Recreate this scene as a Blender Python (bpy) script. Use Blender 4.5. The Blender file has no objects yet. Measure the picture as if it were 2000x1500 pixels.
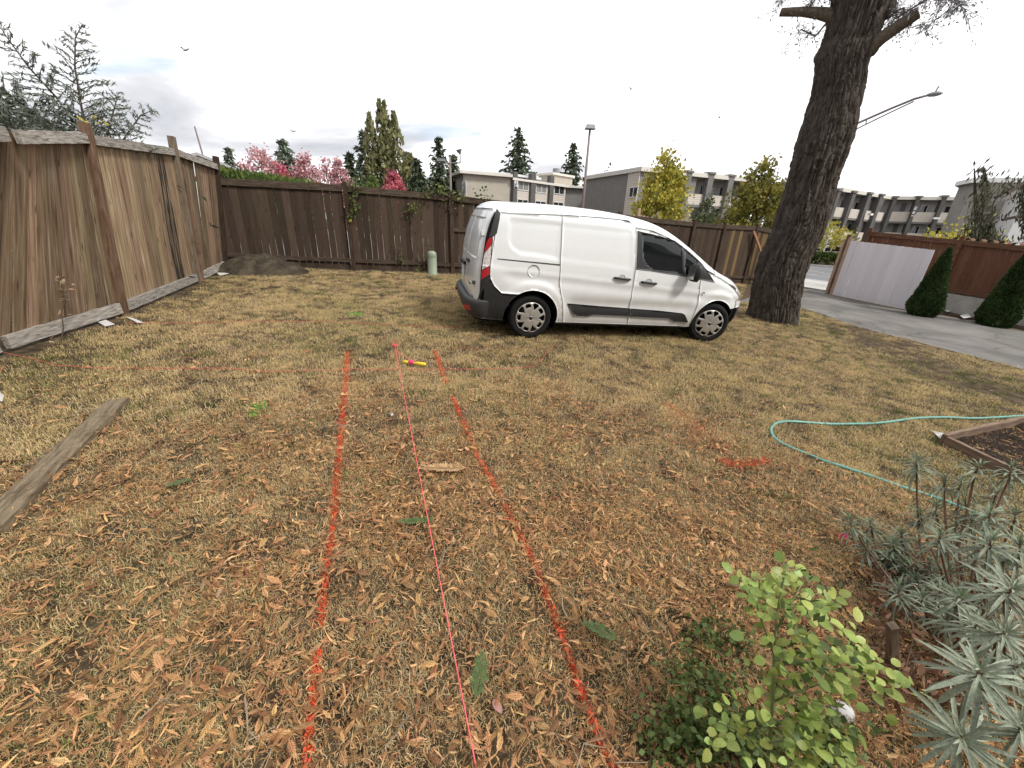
import bpy, bmesh, math, random
import numpy as np
from mathutils import Vector, Matrix
from mathutils.geometry import delaunay_2d_cdt

SC = bpy.context.scene
COL = SC.collection
R = math.radians

# ------------------------------------------------------------------ camera
FPX = 755.0                                   # focal length in pixels of the 2000 px wide photograph
CAM_Z = 1.55
_nad = np.array([-70.0, 1840.0, FPX])
_up = -_nad / np.linalg.norm(_nad)
_fy = np.array([0, 0, 1.0]) - _up * _up[2]
_fy /= np.linalg.norm(_fy)
_rx = np.cross(_fy, _up)
CAMR = np.stack([_rx, _fy, _up])              # photo axes (right, down, forward) -> world
cd = bpy.data.cameras.new('camera')
cam = bpy.data.objects.new('camera', cd)
COL.objects.link(cam)
cd.sensor_fit = 'HORIZONTAL'
cd.sensor_width = 36.0
cd.lens = FPX / 2000.0 * 36.0
cd.clip_start = 0.05
cd.clip_end = 3000.0
m3 = np.stack([CAMR[:, 0], -CAMR[:, 1], -CAMR[:, 2]], 1)
mw = Matrix([list(r) + [0] for r in m3] + [[0, 0, 0, 1]])
mw.translation = (0, 0, CAM_Z)
cam.matrix_world = mw
SC.camera = cam

# ------------------------------------------------------------------ light
SUN_EL, SUN_AZ = R(46), R(122)                # azimuth clockwise from +Y
world = bpy.data.worlds.new('World')
SC.world = world
world.use_nodes = True
wn, wl = world.node_tree.nodes, world.node_tree.links
wn.clear()


def wnode(t, **kw):
    n = wn.new(t)
    for k, v in kw.items():
        setattr(n, k, v)
    return n


def wmath(op, a, b=None, c=None):
    n = wnode('ShaderNodeMath', operation=op)
    for i, x in enumerate((a, b, c)):
        if x is None:
            continue
        if isinstance(x, (int, float)):
            n.inputs[i].default_value = x
        else:
            wl.new(x, n.inputs[i])
    return n.outputs[0]


tc = wnode('ShaderNodeTexCoord')
sep = wnode('ShaderNodeSeparateXYZ')
wl.new(tc.outputs['Generated'], sep.inputs[0])
zz = wmath('ADD', wmath('MAXIMUM', sep.outputs[2], 0.0), 0.22)
cmb = wnode('ShaderNodeCombineXYZ')
wl.new(wmath('DIVIDE', sep.outputs[0], zz), cmb.inputs[0])
wl.new(wmath('DIVIDE', sep.outputs[1], zz), cmb.inputs[1])
cl = wnode('ShaderNodeTexNoise')
cl.inputs['Scale'].default_value = 1.15
cl.inputs['Detail'].default_value = 7
cl.inputs['Roughness'].default_value = 0.55
cl.inputs['Distortion'].default_value = 0.35
mp = wnode('ShaderNodeMapping')
mp.inputs['Location'].default_value = (3.1, 7.7, 0)
mp.inputs['Rotation'].default_value = (0, 0, R(-35))
mp.inputs['Scale'].default_value = (0.75, 1.35, 1)
wl.new(cmb.outputs[0], mp.inputs[0])
wl.new(mp.outputs[0], cl.inputs['Vector'])
cl2 = wnode('ShaderNodeTexNoise')
cl2.inputs['Scale'].default_value = 1.7
cl2.inputs['Detail'].default_value = 5
mp2 = wnode('ShaderNodeMapping')
mp2.inputs['Location'].default_value = (11.4, 2.3, 0)
mp2.inputs['Rotation'].default_value = (0, 0, R(-30))
mp2.inputs['Scale'].default_value = (0.5, 1.6, 1)
wl.new(cmb.outputs[0], mp2.inputs[0])
wl.new(mp2.outputs[0], cl2.inputs['Vector'])
# the cloud deck is thicker towards the west (-X), thinner and broken to the east
west = wmath('MULTIPLY_ADD', sep.outputs[0], -0.21, 0.0)
thick = wmath('ADD', cl.outputs['Fac'], west)
rampc = wnode('ShaderNodeValToRGB')
e = rampc.color_ramp.elements
e[0].position, e[0].color = 0.48, (1.10, 1.10, 1.11, 1)
e[1].position, e[1].color = 0.82, (0.40, 0.415, 0.46, 1)
m_ = rampc.color_ramp.elements.new(0.64)
m_.color = (0.66, 0.67, 0.70, 1)
wl.new(thick, rampc.inputs[0])
sky = wnode('ShaderNodeTexSky', sky_type='NISHITA')
sky.sun_disc = False
sky.sun_elevation = SUN_EL
sky.sun_rotation = SUN_AZ
bg_sky = wnode('ShaderNodeBackground')
bg_sky.inputs[1].default_value = 0.13
wl.new(sky.outputs[0], bg_sky.inputs[0])
bg_cloud = wnode('ShaderNodeBackground')
bg_cloud.inputs[1].default_value = 1.0
wl.new(rampc.outputs[0], bg_cloud.inputs[0])
mr = wnode('ShaderNodeMapRange')
mr.interpolation_type = 'SMOOTHSTEP'
mr.inputs[1].default_value = 0.30
mr.inputs[2].default_value = 0.42
mr.inputs[3].default_value = 0.55
mr.inputs[4].default_value = 1.0
wl.new(cl2.outputs['Fac'], mr.inputs[0])
mix = wnode('ShaderNodeMixShader')
wl.new(mr.outputs[0], mix.inputs[0])
wl.new(bg_sky.outputs[0], mix.inputs[1])
wl.new(bg_cloud.outputs[0], mix.inputs[2])
wo = wnode('ShaderNodeOutputWorld')
wl.new(mix.outputs[0], wo.inputs[0])

sd = bpy.data.lights.new('sun', 'SUN')
sd.energy = 2.6
sd.angle = R(11)
sd.color = (1.0, 0.965, 0.90)
sun = bpy.data.objects.new('sun', sd)
COL.objects.link(sun)
sdir = Vector((math.sin(SUN_AZ) * math.cos(SUN_EL), math.cos(SUN_AZ) * math.cos(SUN_EL), math.sin(SUN_EL)))
sun.rotation_euler = sdir.to_track_quat('Z', 'Y').to_euler()
sun.location = (0, -5, 30)

SC.view_settings.view_transform = 'Standard'
SC.view_settings.look = 'None'
SC.view_settings.exposure = 0.42
SC.view_settings.gamma = 1.0
SC.view_settings.use_curve_mapping = False
SC.cycles.max_bounces = 6
SC.cycles.transparent_max_bounces = 8

# ------------------------------------------------------------------ measuring helpers
CAMP = np.array([0, 0, CAM_Z])


def ray(u, v):
    return CAMR @ np.array([(u - 1000.0) / FPX, (v - 750.0) / FPX, 1.0])


def softcap(t, a, w):
    """t up to a, then levels off over w metres"""
    t = np.asarray(t, float)
    return np.where(t < a, t, a + w * np.tanh((t - a) / w))


def ground(x, y):
    """terrain height: the yard falls gently to the right and rises to the back, then levels off"""
    x = np.asarray(x, float)
    y = np.asarray(y, float)
    xx = softcap(x, 15.0, 6.0)
    xx = -softcap(-xx, 9.0, 6.0)
    yy = softcap(y, 18.0, 8.0)
    yy = -softcap(-yy, 3.0, 3.0)
    return -.0557 * xx + .0251 * yy - .127


def hit(u, v, dz=0.0):
    """the ground point that pixel (u,v) of the photograph shows, dz above the ground"""
    d = ray(u, v)
    t0, t1 = 0.2, 400.0
    f = lambda t: CAM_Z + d[2] * t - float(ground(d[0] * t, d[1] * t)) - dz
    for _ in range(60):
        tm = 0.5 * (t0 + t1)
        if f(tm) > 0:
            t0 = tm
        else:
            t1 = tm
    return CAMP + d * t0


def at_depth(u, v, z):
    return CAMP + ray(u, v) * z


def at_dist(u, v, D):
    d = ray(u, v)
    return CAMP + d * (D / math.hypot(d[0], d[1]))


def on_plane(u, v, P0, P1):
    """pixel -> (s along P0P1, z) on the vertical plane through P0 and P1"""
    P0 = np.asarray(P0, float)[:2]
    P1 = np.asarray(P1, float)[:2]
    dd = (P1 - P0) / np.linalg.norm(P1 - P0)
    nn = np.array([dd[1], -dd[0]])
    r = ray(u, v)
    t = ((P0) @ nn) / (r[:2] @ nn)
    q = CAMP + r * t
    return float((q[:2] - P0) @ dd), float(q[2])


# ------------------------------------------------------------------ mesh helpers
LOC = {}


def tag(o, label=None, cat=None, group=None, kind=None):
    if label:
        o['label'] = label
    if cat:
        o['category'] = cat
    if group:
        o['group'] = group
    if kind:
        o['kind'] = kind
    return o


def thing(name, label, cat, loc=(0, 0, 0), group=None):
    o = bpy.data.objects.new(name, None)
    o.empty_display_size = 0.2
    COL.objects.link(o)
    o.location = [float(c) for c in loc]
    LOC[o.name] = np.array(loc, float)
    return tag(o, label, cat, group)


def put(name, mesh, parent=None, matrix=None):
    o = bpy.data.objects.new(name, mesh)
    COL.objects.link(o)
    if parent is not None:
        o.parent = parent
        LOC[o.name] = LOC.get(parent.name, np.zeros(3))
    if matrix is not None:
        if parent is not None:
            L = LOC.get(parent.name, np.zeros(3))
            o.matrix_local = Matrix.Translation([-float(c) for c in L]) @ matrix
        else:
            o.matrix_local = matrix
    return o


class MB:
    def __init__(self):
        self.v, self.f, self.m, self.n = [], [], [], 0

    def add(self, verts, faces, mi=0):
        verts = np.asarray(verts, float).reshape(-1, 3)
        self.v.append(verts)
        for f in faces:
            self.f.append([i + self.n for i in f])
            self.m.append(mi)
        self.n += len(verts)
        return self

    def box(self, c, s, rot=None, mi=0, taper=1.0):
        c = np.asarray(c, float)
        h = np.asarray(s, float) / 2
        p = np.array([[x, y, z] for z in (-1, 1) for y in (-1, 1) for x in (-1, 1)], float)
        p[4:, :2] *= taper
        p = p * h
        if rot is not None:
            p = p @ np.asarray(rot, float).T
        return self.add(p + c, [(0, 2, 3, 1), (4, 5, 7, 6), (0, 1, 5, 4), (2, 6, 7, 3), (0, 4, 6, 2), (1, 3, 7, 5)], mi)

    def prism(self, poly, z0, z1, mi=0):
        """vertical prism over an xy polygon"""
        n = len(poly)
        a = [(p[0], p[1], z0) for p in poly] + [(p[0], p[1], z1) for p in poly]
        fs = [(i, (i + 1) % n, n + (i + 1) % n, n + i) for i in range(n)]
        fs += [tuple(range(n - 1, -1, -1)), tuple(range(n, 2 * n))]
        return self.add(a, fs, mi)

    def tube(self, path, rad, k=6, mi=0, cap=True):
        path = np.asarray(path, float)
        n = len(path)
        rad = np.broadcast_to(np.asarray(rad, float), (n,))
        t = np.gradient(path, axis=0)
        t /= np.linalg.norm(t, axis=1)[:, None] + 1e-12
        ref = np.array([0.13, 0.21, 0.97]) if abs(t[0][2]) < 0.9 else np.array([0.95, 0.2, 0.1])
        vs = []
        for i in range(n):
            a = np.cross(t[i], ref)
            a /= np.linalg.norm(a) + 1e-12
            b = np.cross(t[i], a)
            ref = np.cross(a, t[i])
            for j in range(k):
                th = 2 * math.pi * j / k
                vs.append(path[i] + rad[i] * (a * math.cos(th) + b * math.sin(th)))
        fs = [(i * k + j, i * k + (j + 1) % k, (i + 1) * k + (j + 1) % k, (i + 1) * k + j)
              for i in range(n - 1) for j in range(k)]
        if cap:
            fs += [tuple(range(k - 1, -1, -1)), tuple((n - 1) * k + j for j in range(k))]
        return self.add(vs, fs, mi)

    def lathe(self, prof, k=32, axis='z', mi=0):
        """prof: (r, h) list"""
        n = len(prof)
        vs = []
        for r, h in prof:
            for j in range(k):
                th = 2 * math.pi * j / k
                c, s = r * math.cos(th), r * math.sin(th)
                vs.append((c, s, h) if axis == 'z' else (c, h, s))
        fs = [(i * k + j, i * k + (j + 1) % k, (i + 1) * k + (j + 1) % k, (i + 1) * k + j)
              for i in range(n - 1) for j in range(k)]
        if axis != 'z':
            fs = [f[::-1] for f in fs]
        return self.add(vs, fs, mi)

    def quads(self, v4, mi=0):
        v4 = np.asarray(v4, float)
        n = len(v4)
        return self.add(v4.reshape(-1, 3), np.arange(n * 4).reshape(n, 4).tolist(), mi)

    def mesh(self, name, mats, smooth=False, origin=None):
        v = np.concatenate(self.v) if self.v else np.zeros((0, 3))
        if origin is not None:
            v = v - np.asarray(origin, float)
        me = bpy.data.meshes.new(name)
        me.from_pydata(v.tolist(), [], self.f)
        if not isinstance(mats, (list, tuple)):
            mats = [mats]
        for m in mats:
            me.materials.append(m)
        me.polygons.foreach_set('material_index', self.m)
        if smooth:
            me.polygons.foreach_set('use_smooth', [True] * len(self.f))
        me.update()
        return me

    def build(self, name, mats, parent=None, smooth=False, local=False):
        if parent is None and not local:
            v = np.concatenate(self.v)
            c = np.array([v[:, 0].mean(), v[:, 1].mean(), v[:, 2].min()])
            o = put(name, self.mesh(name, mats, smooth, c))
            o.location = c.tolist()
            LOC[o.name] = c
            return o
        org = None if local else LOC.get(parent.name)
        return put(name, self.mesh(name, mats, smooth, org), parent)


def rotz(a):
    c, s = math.cos(a), math.sin(a)
    return np.array([[c, -s, 0], [s, c, 0], [0, 0, 1.0]])


def frame_matrix(o, x, z):
    """matrix with local z along z, local x as near x as possible"""
    z = np.asarray(z, float)
    zl = np.linalg.norm(z)
    z = z / zl
    x = np.asarray(x, float) - z * (np.asarray(x, float) @ z)
    x /= np.linalg.norm(x)
    y = np.cross(z, x)
    m = Matrix(((x[0], y[0], z[0], o[0]), (x[1], y[1], z[1], o[1]), (x[2], y[2], z[2], o[2]), (0, 0, 0, 1)))
    return m, zl


# value noise in numpy (for shapes)
_prm = np.random.RandomState(7).rand(32, 32, 32)


def vnoise(p):
    p = np.asarray(p, float)
    i = np.floor(p).astype(int)
    f = p - i
    f = f * f * (3 - 2 * f)
    out = 0
    for dx in (0, 1):
        for dy in (0, 1):
            for dz in (0, 1):
                w = (f[..., 0] if dx else 1 - f[..., 0]) * (f[..., 1] if dy else 1 - f[..., 1]) * (f[..., 2] if dz else 1 - f[..., 2])
                out = out + w * _prm[(i[..., 0] + dx) % 32, (i[..., 1] + dy) % 32, (i[..., 2] + dz) % 32]
    return out


def fbm(p, o=4):
    a, s, t = 0.5, 0.0, 0.0
    p = np.asarray(p, float)
    for k in range(o):
        s = s + a * vnoise(p * 2 ** k + 17.3 * k)
        t += a
        a *= .5
    return s / t


# ------------------------------------------------------------------ materials
def mat_new(name):
    m = bpy.data.materials.new(name)
    m.use_nodes = True
    nt = m.node_tree
    b = nt.nodes['Principled BSDF']
    return m, nt, b


def pmat(name, cols, scale=4.0, stretch=(1, 1, 1), rough=0.7, bump=0.0, bscale=None, objrand=0.0, hue=0.0,
         island=0.0, metal=0.0, coat=0.0, trans=0.0, detail=6, dist=0.3, emis=None, spec=0.5, coords='Object', ramp=None,
         bdist=0.01, stripes=None, knots=None, cracks=None):
    """procedural material: noise through a colour ramp, per-object / per-leaf variation, fine bump"""
    m, nt, b = mat_new(name)
    N, L = nt.nodes, nt.links
    tcn = N.new('ShaderNodeTexCoord')
    vec = tcn.outputs[coords]
    oi = N.new('ShaderNodeObjectInfo')
    if objrand or hue:
        ad = N.new('ShaderNodeVectorMath')
        ad.operation = 'ADD'
        sc_ = N.new('ShaderNodeVectorMath')
        sc_.operation = 'SCALE'
        sc_.inputs[0].default_value = (37.0, 53.0, 71.0)
        L.new(oi.outputs['Random'], sc_.inputs['Scale'])
        L.new(vec, ad.inputs[0])
        L.new(sc_.outputs[0], ad.inputs[1])
        vec = ad.outputs[0]
    mpn = N.new('ShaderNodeMapping')
    mpn.inputs['Scale'].default_value = stretch
    L.new(vec, mpn.inputs[0])
    nz = N.new('ShaderNodeTexNoise')
    nz.inputs['Scale'].default_value = scale
    nz.inputs['Detail'].default_value = detail
    nz.inputs['Roughness'].default_value = 0.6
    nz.inputs['Distortion'].default_value = dist
    L.new(mpn.outputs[0], nz.inputs['Vector'])
    cr = N.new('ShaderNodeValToRGB')
    els = cr.color_ramp.elements
    pos = ramp or ([0.5] if len(cols) == 1 else [0.3 + 0.4 * i / (len(cols) - 1) for i in range(len(cols))])
    while len(els) < len(cols):
        els.new(0.5)
    for i, c in enumerate(cols):
        els[i].position = pos[i]
        els[i].color = (*c, 1)
    if len(cols) == 1:
        els[1].position = 1
        els[1].color = (*cols[0], 1)
    L.new(nz.outputs['Fac'], cr.inputs[0])
    col = cr.outputs[0]
    if objrand or island or hue:
        hs = N.new('ShaderNodeHueSaturation')
        src = oi.outputs['Random']
        amt = objrand
        if island:
            src = N.new('ShaderNodeNewGeometry').outputs['Random Per Island']
            amt = island
        mr_ = N.new('ShaderNodeMapRange')
        mr_.inputs[3].default_value = 1 - amt
        mr_.inputs[4].default_value = 1 + amt
        L.new(src, mr_.inputs[0])
        L.new(mr_.outputs[0], hs.inputs['Value'])
        if hue:
            mh = N.new('ShaderNodeMapRange')
            wn_ = N.new('ShaderNodeTexWhiteNoise')
            wn_.noise_dimensions = '1D'
            L.new(src, wn_.inputs['W'])
            mh.inputs[3].default_value = 0.5 - hue
            mh.inputs[4].default_value = 0.5 + hue
            L.new(wn_.outputs['Value'], mh.inputs[0])
            L.new(mh.outputs[0], hs.inputs['Hue'])
        L.new(col, hs.inputs['Color'])
        col = hs.outputs[0]
    if stripes:
        # horizontal lap-siding joints: a fine dark groove every stripes metres of height
        sp = N.new('ShaderNodeSeparateXYZ')
        L.new(tcn.outputs['Object'], sp.inputs[0])
        md = N.new('ShaderNodeMath')
        md.operation = 'PINGPONG'
        md.inputs[1].default_value = stripes / 2
        L.new(sp.outputs[2], md.inputs[0])
        m2 = N.new('ShaderNodeMapRange')
        m2.inputs[1].default_value = 0.0
        m2.inputs[2].default_value = stripes * 0.13
        m2.inputs[3].default_value = 0.62
        m2.inputs[4].default_value = 1.0
        L.new(md.outputs[0], m2.inputs[0])
        mm = N.new('ShaderNodeVectorMath')
        mm.operation = 'SCALE'
        L.new(col, mm.inputs[0])
        L.new(m2.outputs[0], mm.inputs['Scale'])
        col = mm.outputs[0]
    if knots or cracks:
        # knots and nail stains / cracks: dark marks that belong to the material itself
        vo = N.new('ShaderNodeTexVoronoi')
        vo.feature = 'F1' if knots else 'DISTANCE_TO_EDGE'
        vo.inputs['Scale'].default_value = 1.0
        mk = N.new('ShaderNodeMapping')
        mk.inputs['Scale'].default_value = knots or cracks
        nd = N.new('ShaderNodeVectorMath')
        nd.operation = 'MULTIPLY_ADD'
        nd.inputs[1].default_value = (.35, .35, .35) if cracks else (.12, .12, .12)
        L.new(vec, mk.inputs[0])
        L.new(nz.outputs['Color'], nd.inputs[0])
        L.new(mk.outputs[0], nd.inputs[2])
        L.new(nd.outputs[0], vo.inputs['Vector'])
        mrk = N.new('ShaderNodeMapRange')
        mrk.inputs[1].default_value = .05 if knots else .0
        mrk.inputs[2].default_value = .17 if knots else .012
        mrk.inputs[3].default_value = .35 if knots else .55
        mrk.inputs[4].default_value = 1.0
        L.new(vo.outputs['Distance'], mrk.inputs[0])
        mm2 = N.new('ShaderNodeVectorMath')
        mm2.operation = 'SCALE'
        L.new(col, mm2.inputs[0])
        L.new(mrk.outputs[0], mm2.inputs['Scale'])
        col = mm2.outputs[0]
    L.new(col, b.inputs['Base Color'])
    b.inputs['Roughness'].default_value = rough
    if rough >= .7 and spec == 0.5:
        spec = .12
    b.inputs['Metallic'].default_value = metal
    b.inputs['Specular IOR Level'].default_value = spec
    if coat:
        b.inputs['Coat Weight'].default_value = coat
        b.inputs['Coat Roughness'].default_value = 0.05
    if bump:
        bp = N.new('ShaderNodeBump')
        bp.inputs['Strength'].default_value = bump
        bp.inputs['Distance'].default_value = bdist
        if bscale:
            nb = N.new('ShaderNodeTexNoise')
            nb.inputs['Scale'].default_value = bscale
            nb.inputs['Detail'].default_value = 6
            L.new(mpn.outputs[0], nb.inputs['Vector'])
            L.new(nb.outputs['Fac'], bp.inputs['Height'])
        else:
            L.new(nz.outputs['Fac'], bp.inputs['Height'])
        L.new(bp.outputs[0], b.inputs['Normal'])
    if trans:
        tr = N.new('ShaderNodeBsdfTranslucent')
        L.new(col, tr.inputs[0])
        mx = N.new('ShaderNodeMixShader')
        mx.inputs[0].default_value = trans
        L.new(b.outputs[0], mx.inputs[1])
        L.new(tr.outputs[0], mx.inputs[2])
        L.new(mx.outputs[0], N['Material Output'].inputs[0])
    return m


def plain(name, c, rough=0.5, metal=0.0, coat=0.0, spec=0.5, var=0.08):
    lo = tuple(x * (1 - var) for x in c)
    hi = tuple(min(1, x * (1 + var)) for x in c)
    return pmat(name, [lo, hi], scale=6, rough=rough, metal=metal, coat=coat, spec=spec)


M = {}
M['tan_board'] = pmat('weathered_tan_wood', [(.066, .046, .032), (.165, .110, .066), (.245, .176, .116), (.36, .30, .24)], scale=3.0, stretch=(1.7, 1.7, .8), dist=1.1, rough=.85,
                      bump=.5, bscale=14, objrand=.42, hue=.014, ramp=[.28, .43, .58, .76], detail=10, knots=(1.6, 1.6, 5.5))
M['scorched_board'] = pmat('tan_wood_with_black_scorch_streaks', [(.012, .011, .010), (.03, .026, .022), (.19, .135, .085), (.26, .19, .125)], scale=2.2, stretch=(1.2, 1.2, .9), rough=.9, bump=.4, bscale=14, ramp=[.36, .47, .56, .75])
M['tan_post'] = pmat('red_brown_wood', [(.065, .038, .024), (.13, .076, .048), (.19, .13, .092)], scale=5, stretch=(.8, 6, 6), rough=.85, bump=.4, bscale=9, objrand=.2)
M['dark_post'] = pmat('dark_old_post_wood', [(.09, .065, .045), (.16, .12, .085), (.20, .17, .13)], scale=5, stretch=(.8, 6, 6), rough=.85, bump=.4, bscale=9, objrand=.15)
M['grey_wood'] = pmat('silver_grey_old_wood', [(.075, .065, .058), (.235, .21, .185), (.38, .35, .31)], scale=7, stretch=(1, 8, 8), rough=.9, bump=.6, bscale=10, objrand=.1,
                      ramp=[.3, .45, .65])
M['brown_board'] = pmat('brown_stained_wood', [(.027, .018, .012), (.056, .038, .027), (.092, .066, .049)], scale=5, stretch=(7, 7, .9), rough=.8,
                        bump=.45, bscale=9, objrand=.34, hue=.008, ramp=[.3, .5, .74], knots=(1.5, 1.5, 6.0))
M['brown_rail'] = pmat('brown_stained_rail_wood', [(.030, .021, .015), (.062, .044, .032), (.096, .073, .056)], scale=5, stretch=(1, 7, 7), rough=.8, bump=.4, bscale=9, objrand=.12)
M['brown_post'] = pmat('brown_stained_post_wood', [(.028, .018, .013), (.052, .034, .024), (.078, .055, .041)], scale=5, stretch=(.8, 6, 6), rough=.8, bump=.4, bscale=9, objrand=.15)
M['new_board'] = pmat('golden_unstained_wood', [(.10, .065, .028), (.16, .105, .045), (.20, .14, .07)], scale=5, stretch=(7, 7, .9), rough=.8, bump=.4, bscale=9, objrand=.15)
M['red_board'] = pmat('red_cedar_wood', [(.075, .034, .021), (.13, .060, .037), (.18, .092, .057)], scale=5, stretch=(7, 7, .9), rough=.8, bump=.4, bscale=9, objrand=.15)
M['red_rail'] = pmat('red_cedar_rail_wood', [(.085, .042, .027), (.135, .068, .043), (.18, .10, .066)], scale=5, stretch=(1, 7, 7), rough=.8, bump=.4, bscale=9, objrand=.1)
M['white_board'] = pmat('lilac_white_painted_wood', [(.40, .34, .33), (.70, .65, .675), (.76, .715, .745)], scale=5, stretch=(7, 7, .7), rough=.75, bump=.3, bscale=9, objrand=.06,
                        ramp=[.22, .36, .7])
M['raw_pink'] = pmat('raw_pinkish_wood', [(.32, .21, .15), (.46, .33, .25)], scale=5, stretch=(2, 6, 2), rough=.8, bump=.3, bscale=9, objrand=.15)
M['orange_brace'] = pmat('orange_brown_lumber', [(.20, .09, .045), (.30, .15, .08)], scale=5, stretch=(.9, 6, 6), rough=.8, bump=.3)
M['concrete'] = pmat('aged_concrete', [(.22, .21, .19), (.34, .33, .30), (.42, .41, .38)], scale=2.2, rough=.9, bump=.35, bscale=30)
M['asphalt'] = pmat('worn_grey_asphalt', [(.10, .094, .086), (.15, .141, .131), (.195, .185, .173)], scale=.9, rough=.9, bump=.5, bscale=160, detail=12, coords='Object', cracks=(.38, .62, 1), ramp=[.32, .5, .66])
M['street'] = pmat('street_asphalt', [(.14, .14, .145), (.20, .20, .205)], scale=.5, rough=.9, bump=.3, bscale=90, detail=10)
M['sidewalk'] = pmat('pale_concrete', [(.36, .35, .33), (.46, .45, .43)], scale=.8, rough=.9, bump=.2, bscale=60)
M['road_white'] = plain('road_marking_white', (.66, .66, .65), .8)
M['white_paint'] = plain('white_paint', (.74, .74, .73), .6)
M['dark_plastic'] = plain('dark_plastic', (.02, .02, .021), .45)
M['metal_grey'] = plain('grey_metal', (.25, .25, .26), .45, metal=.6)
M['rust_pole'] = plain('brown_grey_pole_metal', (.17, .13, .12), .6)

# ================================================================== the ground
def axis_pts(lo, hi, fine, k):
    a = [0.0]
    s = fine
    while a[-1] < hi:
        a.append(a[-1] + s)
        if a[-1] > 16:
            s *= k
    b = [0.0]
    s = fine
    while b[-1] > lo:
        b.append(b[-1] - s)
        if b[-1] < -10:
            s *= k
    return np.array(b[::-1][:-1] + a)


gx_, gy_ = axis_pts(-600, 600, .4, 1.25), axis_pts(-300, 900, .4, 1.25)
GX, GY = np.meshgrid(gx_, gy_, indexing='ij')
GZ = ground(GX, GY)
nx, ny = GX.shape
gf = [(i * ny + j, (i + 1) * ny + j, (i + 1) * ny + j + 1, i * ny + j + 1) for i in range(nx - 1) for j in range(ny - 1)]
M['soil'] = pmat('lawn_soil_and_thatch', [(.030, .021, .013), (.060, .043, .026), (.11, .08, .047), (.10, .085, .045)], scale=9, rough=.95,
                 bump=.8, bscale=70, detail=12, ramp=[.32, .45, .58, .72], bdist=.03)
b = MB().add(np.stack([GX, GY, GZ], -1).reshape(-1, 3), gf)
o = put('ground', b.mesh('ground', M['soil'], smooth=True))
tag(o, kind='structure')


def inpoly(px, py, poly):
    px, py = np.asarray(px, float), np.asarray(py, float)
    r = np.zeros(px.shape, bool)
    n = len(poly)
    for i in range(n):
        x0, y0 = poly[i][:2]
        x1, y1 = poly[(i + 1) % n][:2]
        if y0 == y1:
            continue
        c = ((y0 > py) != (y1 > py)) & (px < (x1 - x0) * (py - y0) / (y1 - y0) + x0)
        r ^= c
    return r


def densify(poly, step):
    out = []
    n = len(poly)
    for i in range(n):
        a, c = np.array(poly[i][:2], float), np.array(poly[(i + 1) % n][:2], float)
        k = max(1, int(np.linalg.norm(c - a) / step))
        for j in range(k):
            out.append(tuple(a + (c - a) * j / k))
    return out


def cdt(poly, step, jitter=0.0):
    """triangulate a polygon with interior grid points"""
    poly = densify(poly, step)
    pa = np.array(poly)
    lo, hi = pa.min(0), pa.max(0)
    xs = np.arange(lo[0] + step * .5, hi[0], step)
    ys = np.arange(lo[1] + step * .5, hi[1], step)
    if len(xs) and len(ys):
        g = np.stack(np.meshgrid(xs, ys), -1).reshape(-1, 2)
        g = g[inpoly(g[:, 0], g[:, 1], poly)]
        if len(g):
            # keep clear of the outline
            a, c = pa, np.roll(pa, -1, 0)
            keep = np.ones(len(g), bool)
            for i in range(len(a)):
                ab = c[i] - a[i]
                t = np.clip(((g - a[i]) @ ab) / (ab @ ab + 1e-12), 0, 1)
                keep &= np.linalg.norm(g - a[i] - t[:, None] * ab, axis=1) > step * .35
            g = g[keep]
    else:
        g = np.zeros((0, 2))
    n = len(poly)
    allp = [Vector(p) for p in poly] + [Vector(p) for p in g.tolist()]
    vs, es, fs, ov, oe, of = delaunay_2d_cdt(allp, [(i, (i + 1) % n) for i in range(n)], [list(range(n))], 1, 1e-6)
    return np.array([list(v) for v in vs]), [list(f) for f in fs]


def drape(name, poly, mat, dz, step=1.0, kind='structure', edge=0.0):
    vs, fs = cdt(poly, step)
    z = ground(vs[:, 0], vs[:, 1]) + dz
    me = bpy.data.meshes.new(name)
    me.from_pydata(np.column_stack([vs, z]).tolist(), [], fs)
    me.materials.append(mat)
    o = put(name, me)
    if kind:
        o['kind'] = kind
    return o


SU = np.array([.75, -.66])
SU /= np.linalg.norm(SU)
SN = np.array([-SU[1], SU[0]])
S0 = float(hit(1585, 547)[:2] @ SN)           # kerb line on our side
S1 = float(hit(1605, 522)[:2] @ SN)           # kerb line on the far side


def st(u, n):
    p = SU * u + SN * n
    return (float(p[0]), float(p[1]))


drape('street', [st(-16, S0), st(70, S0), st(70, S1), st(-16, S1)], M['street'], .012, 2.0)
for nme, n_ in (('edge_line', S0 + .25), ('lane_line', (S0 * .45 + S1 * .55)), ('lane_line', (S0 * .7 + S1 * .3))):
    if nme == 'edge_line':
        o = drape('road_marking', [st(-16, n_), st(70, n_), st(70, n_ + .16), st(-16, n_ + .16)], M['road_white'], .020, 2.0)
    else:
        b = MB()
        for k in range(-4, 12):
            q = [st(k * 5, n_), st(k * 5 + 2.6, n_), st(k * 5 + 2.6, n_ + .13), st(k * 5, n_ + .13)]
            b.add([(x, y, float(ground(x, y)) + .022) for x, y in q], [(0, 1, 2, 3)])
        o = b.build('road_marking', M['road_white'])
        o['kind'] = 'structure'
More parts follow.
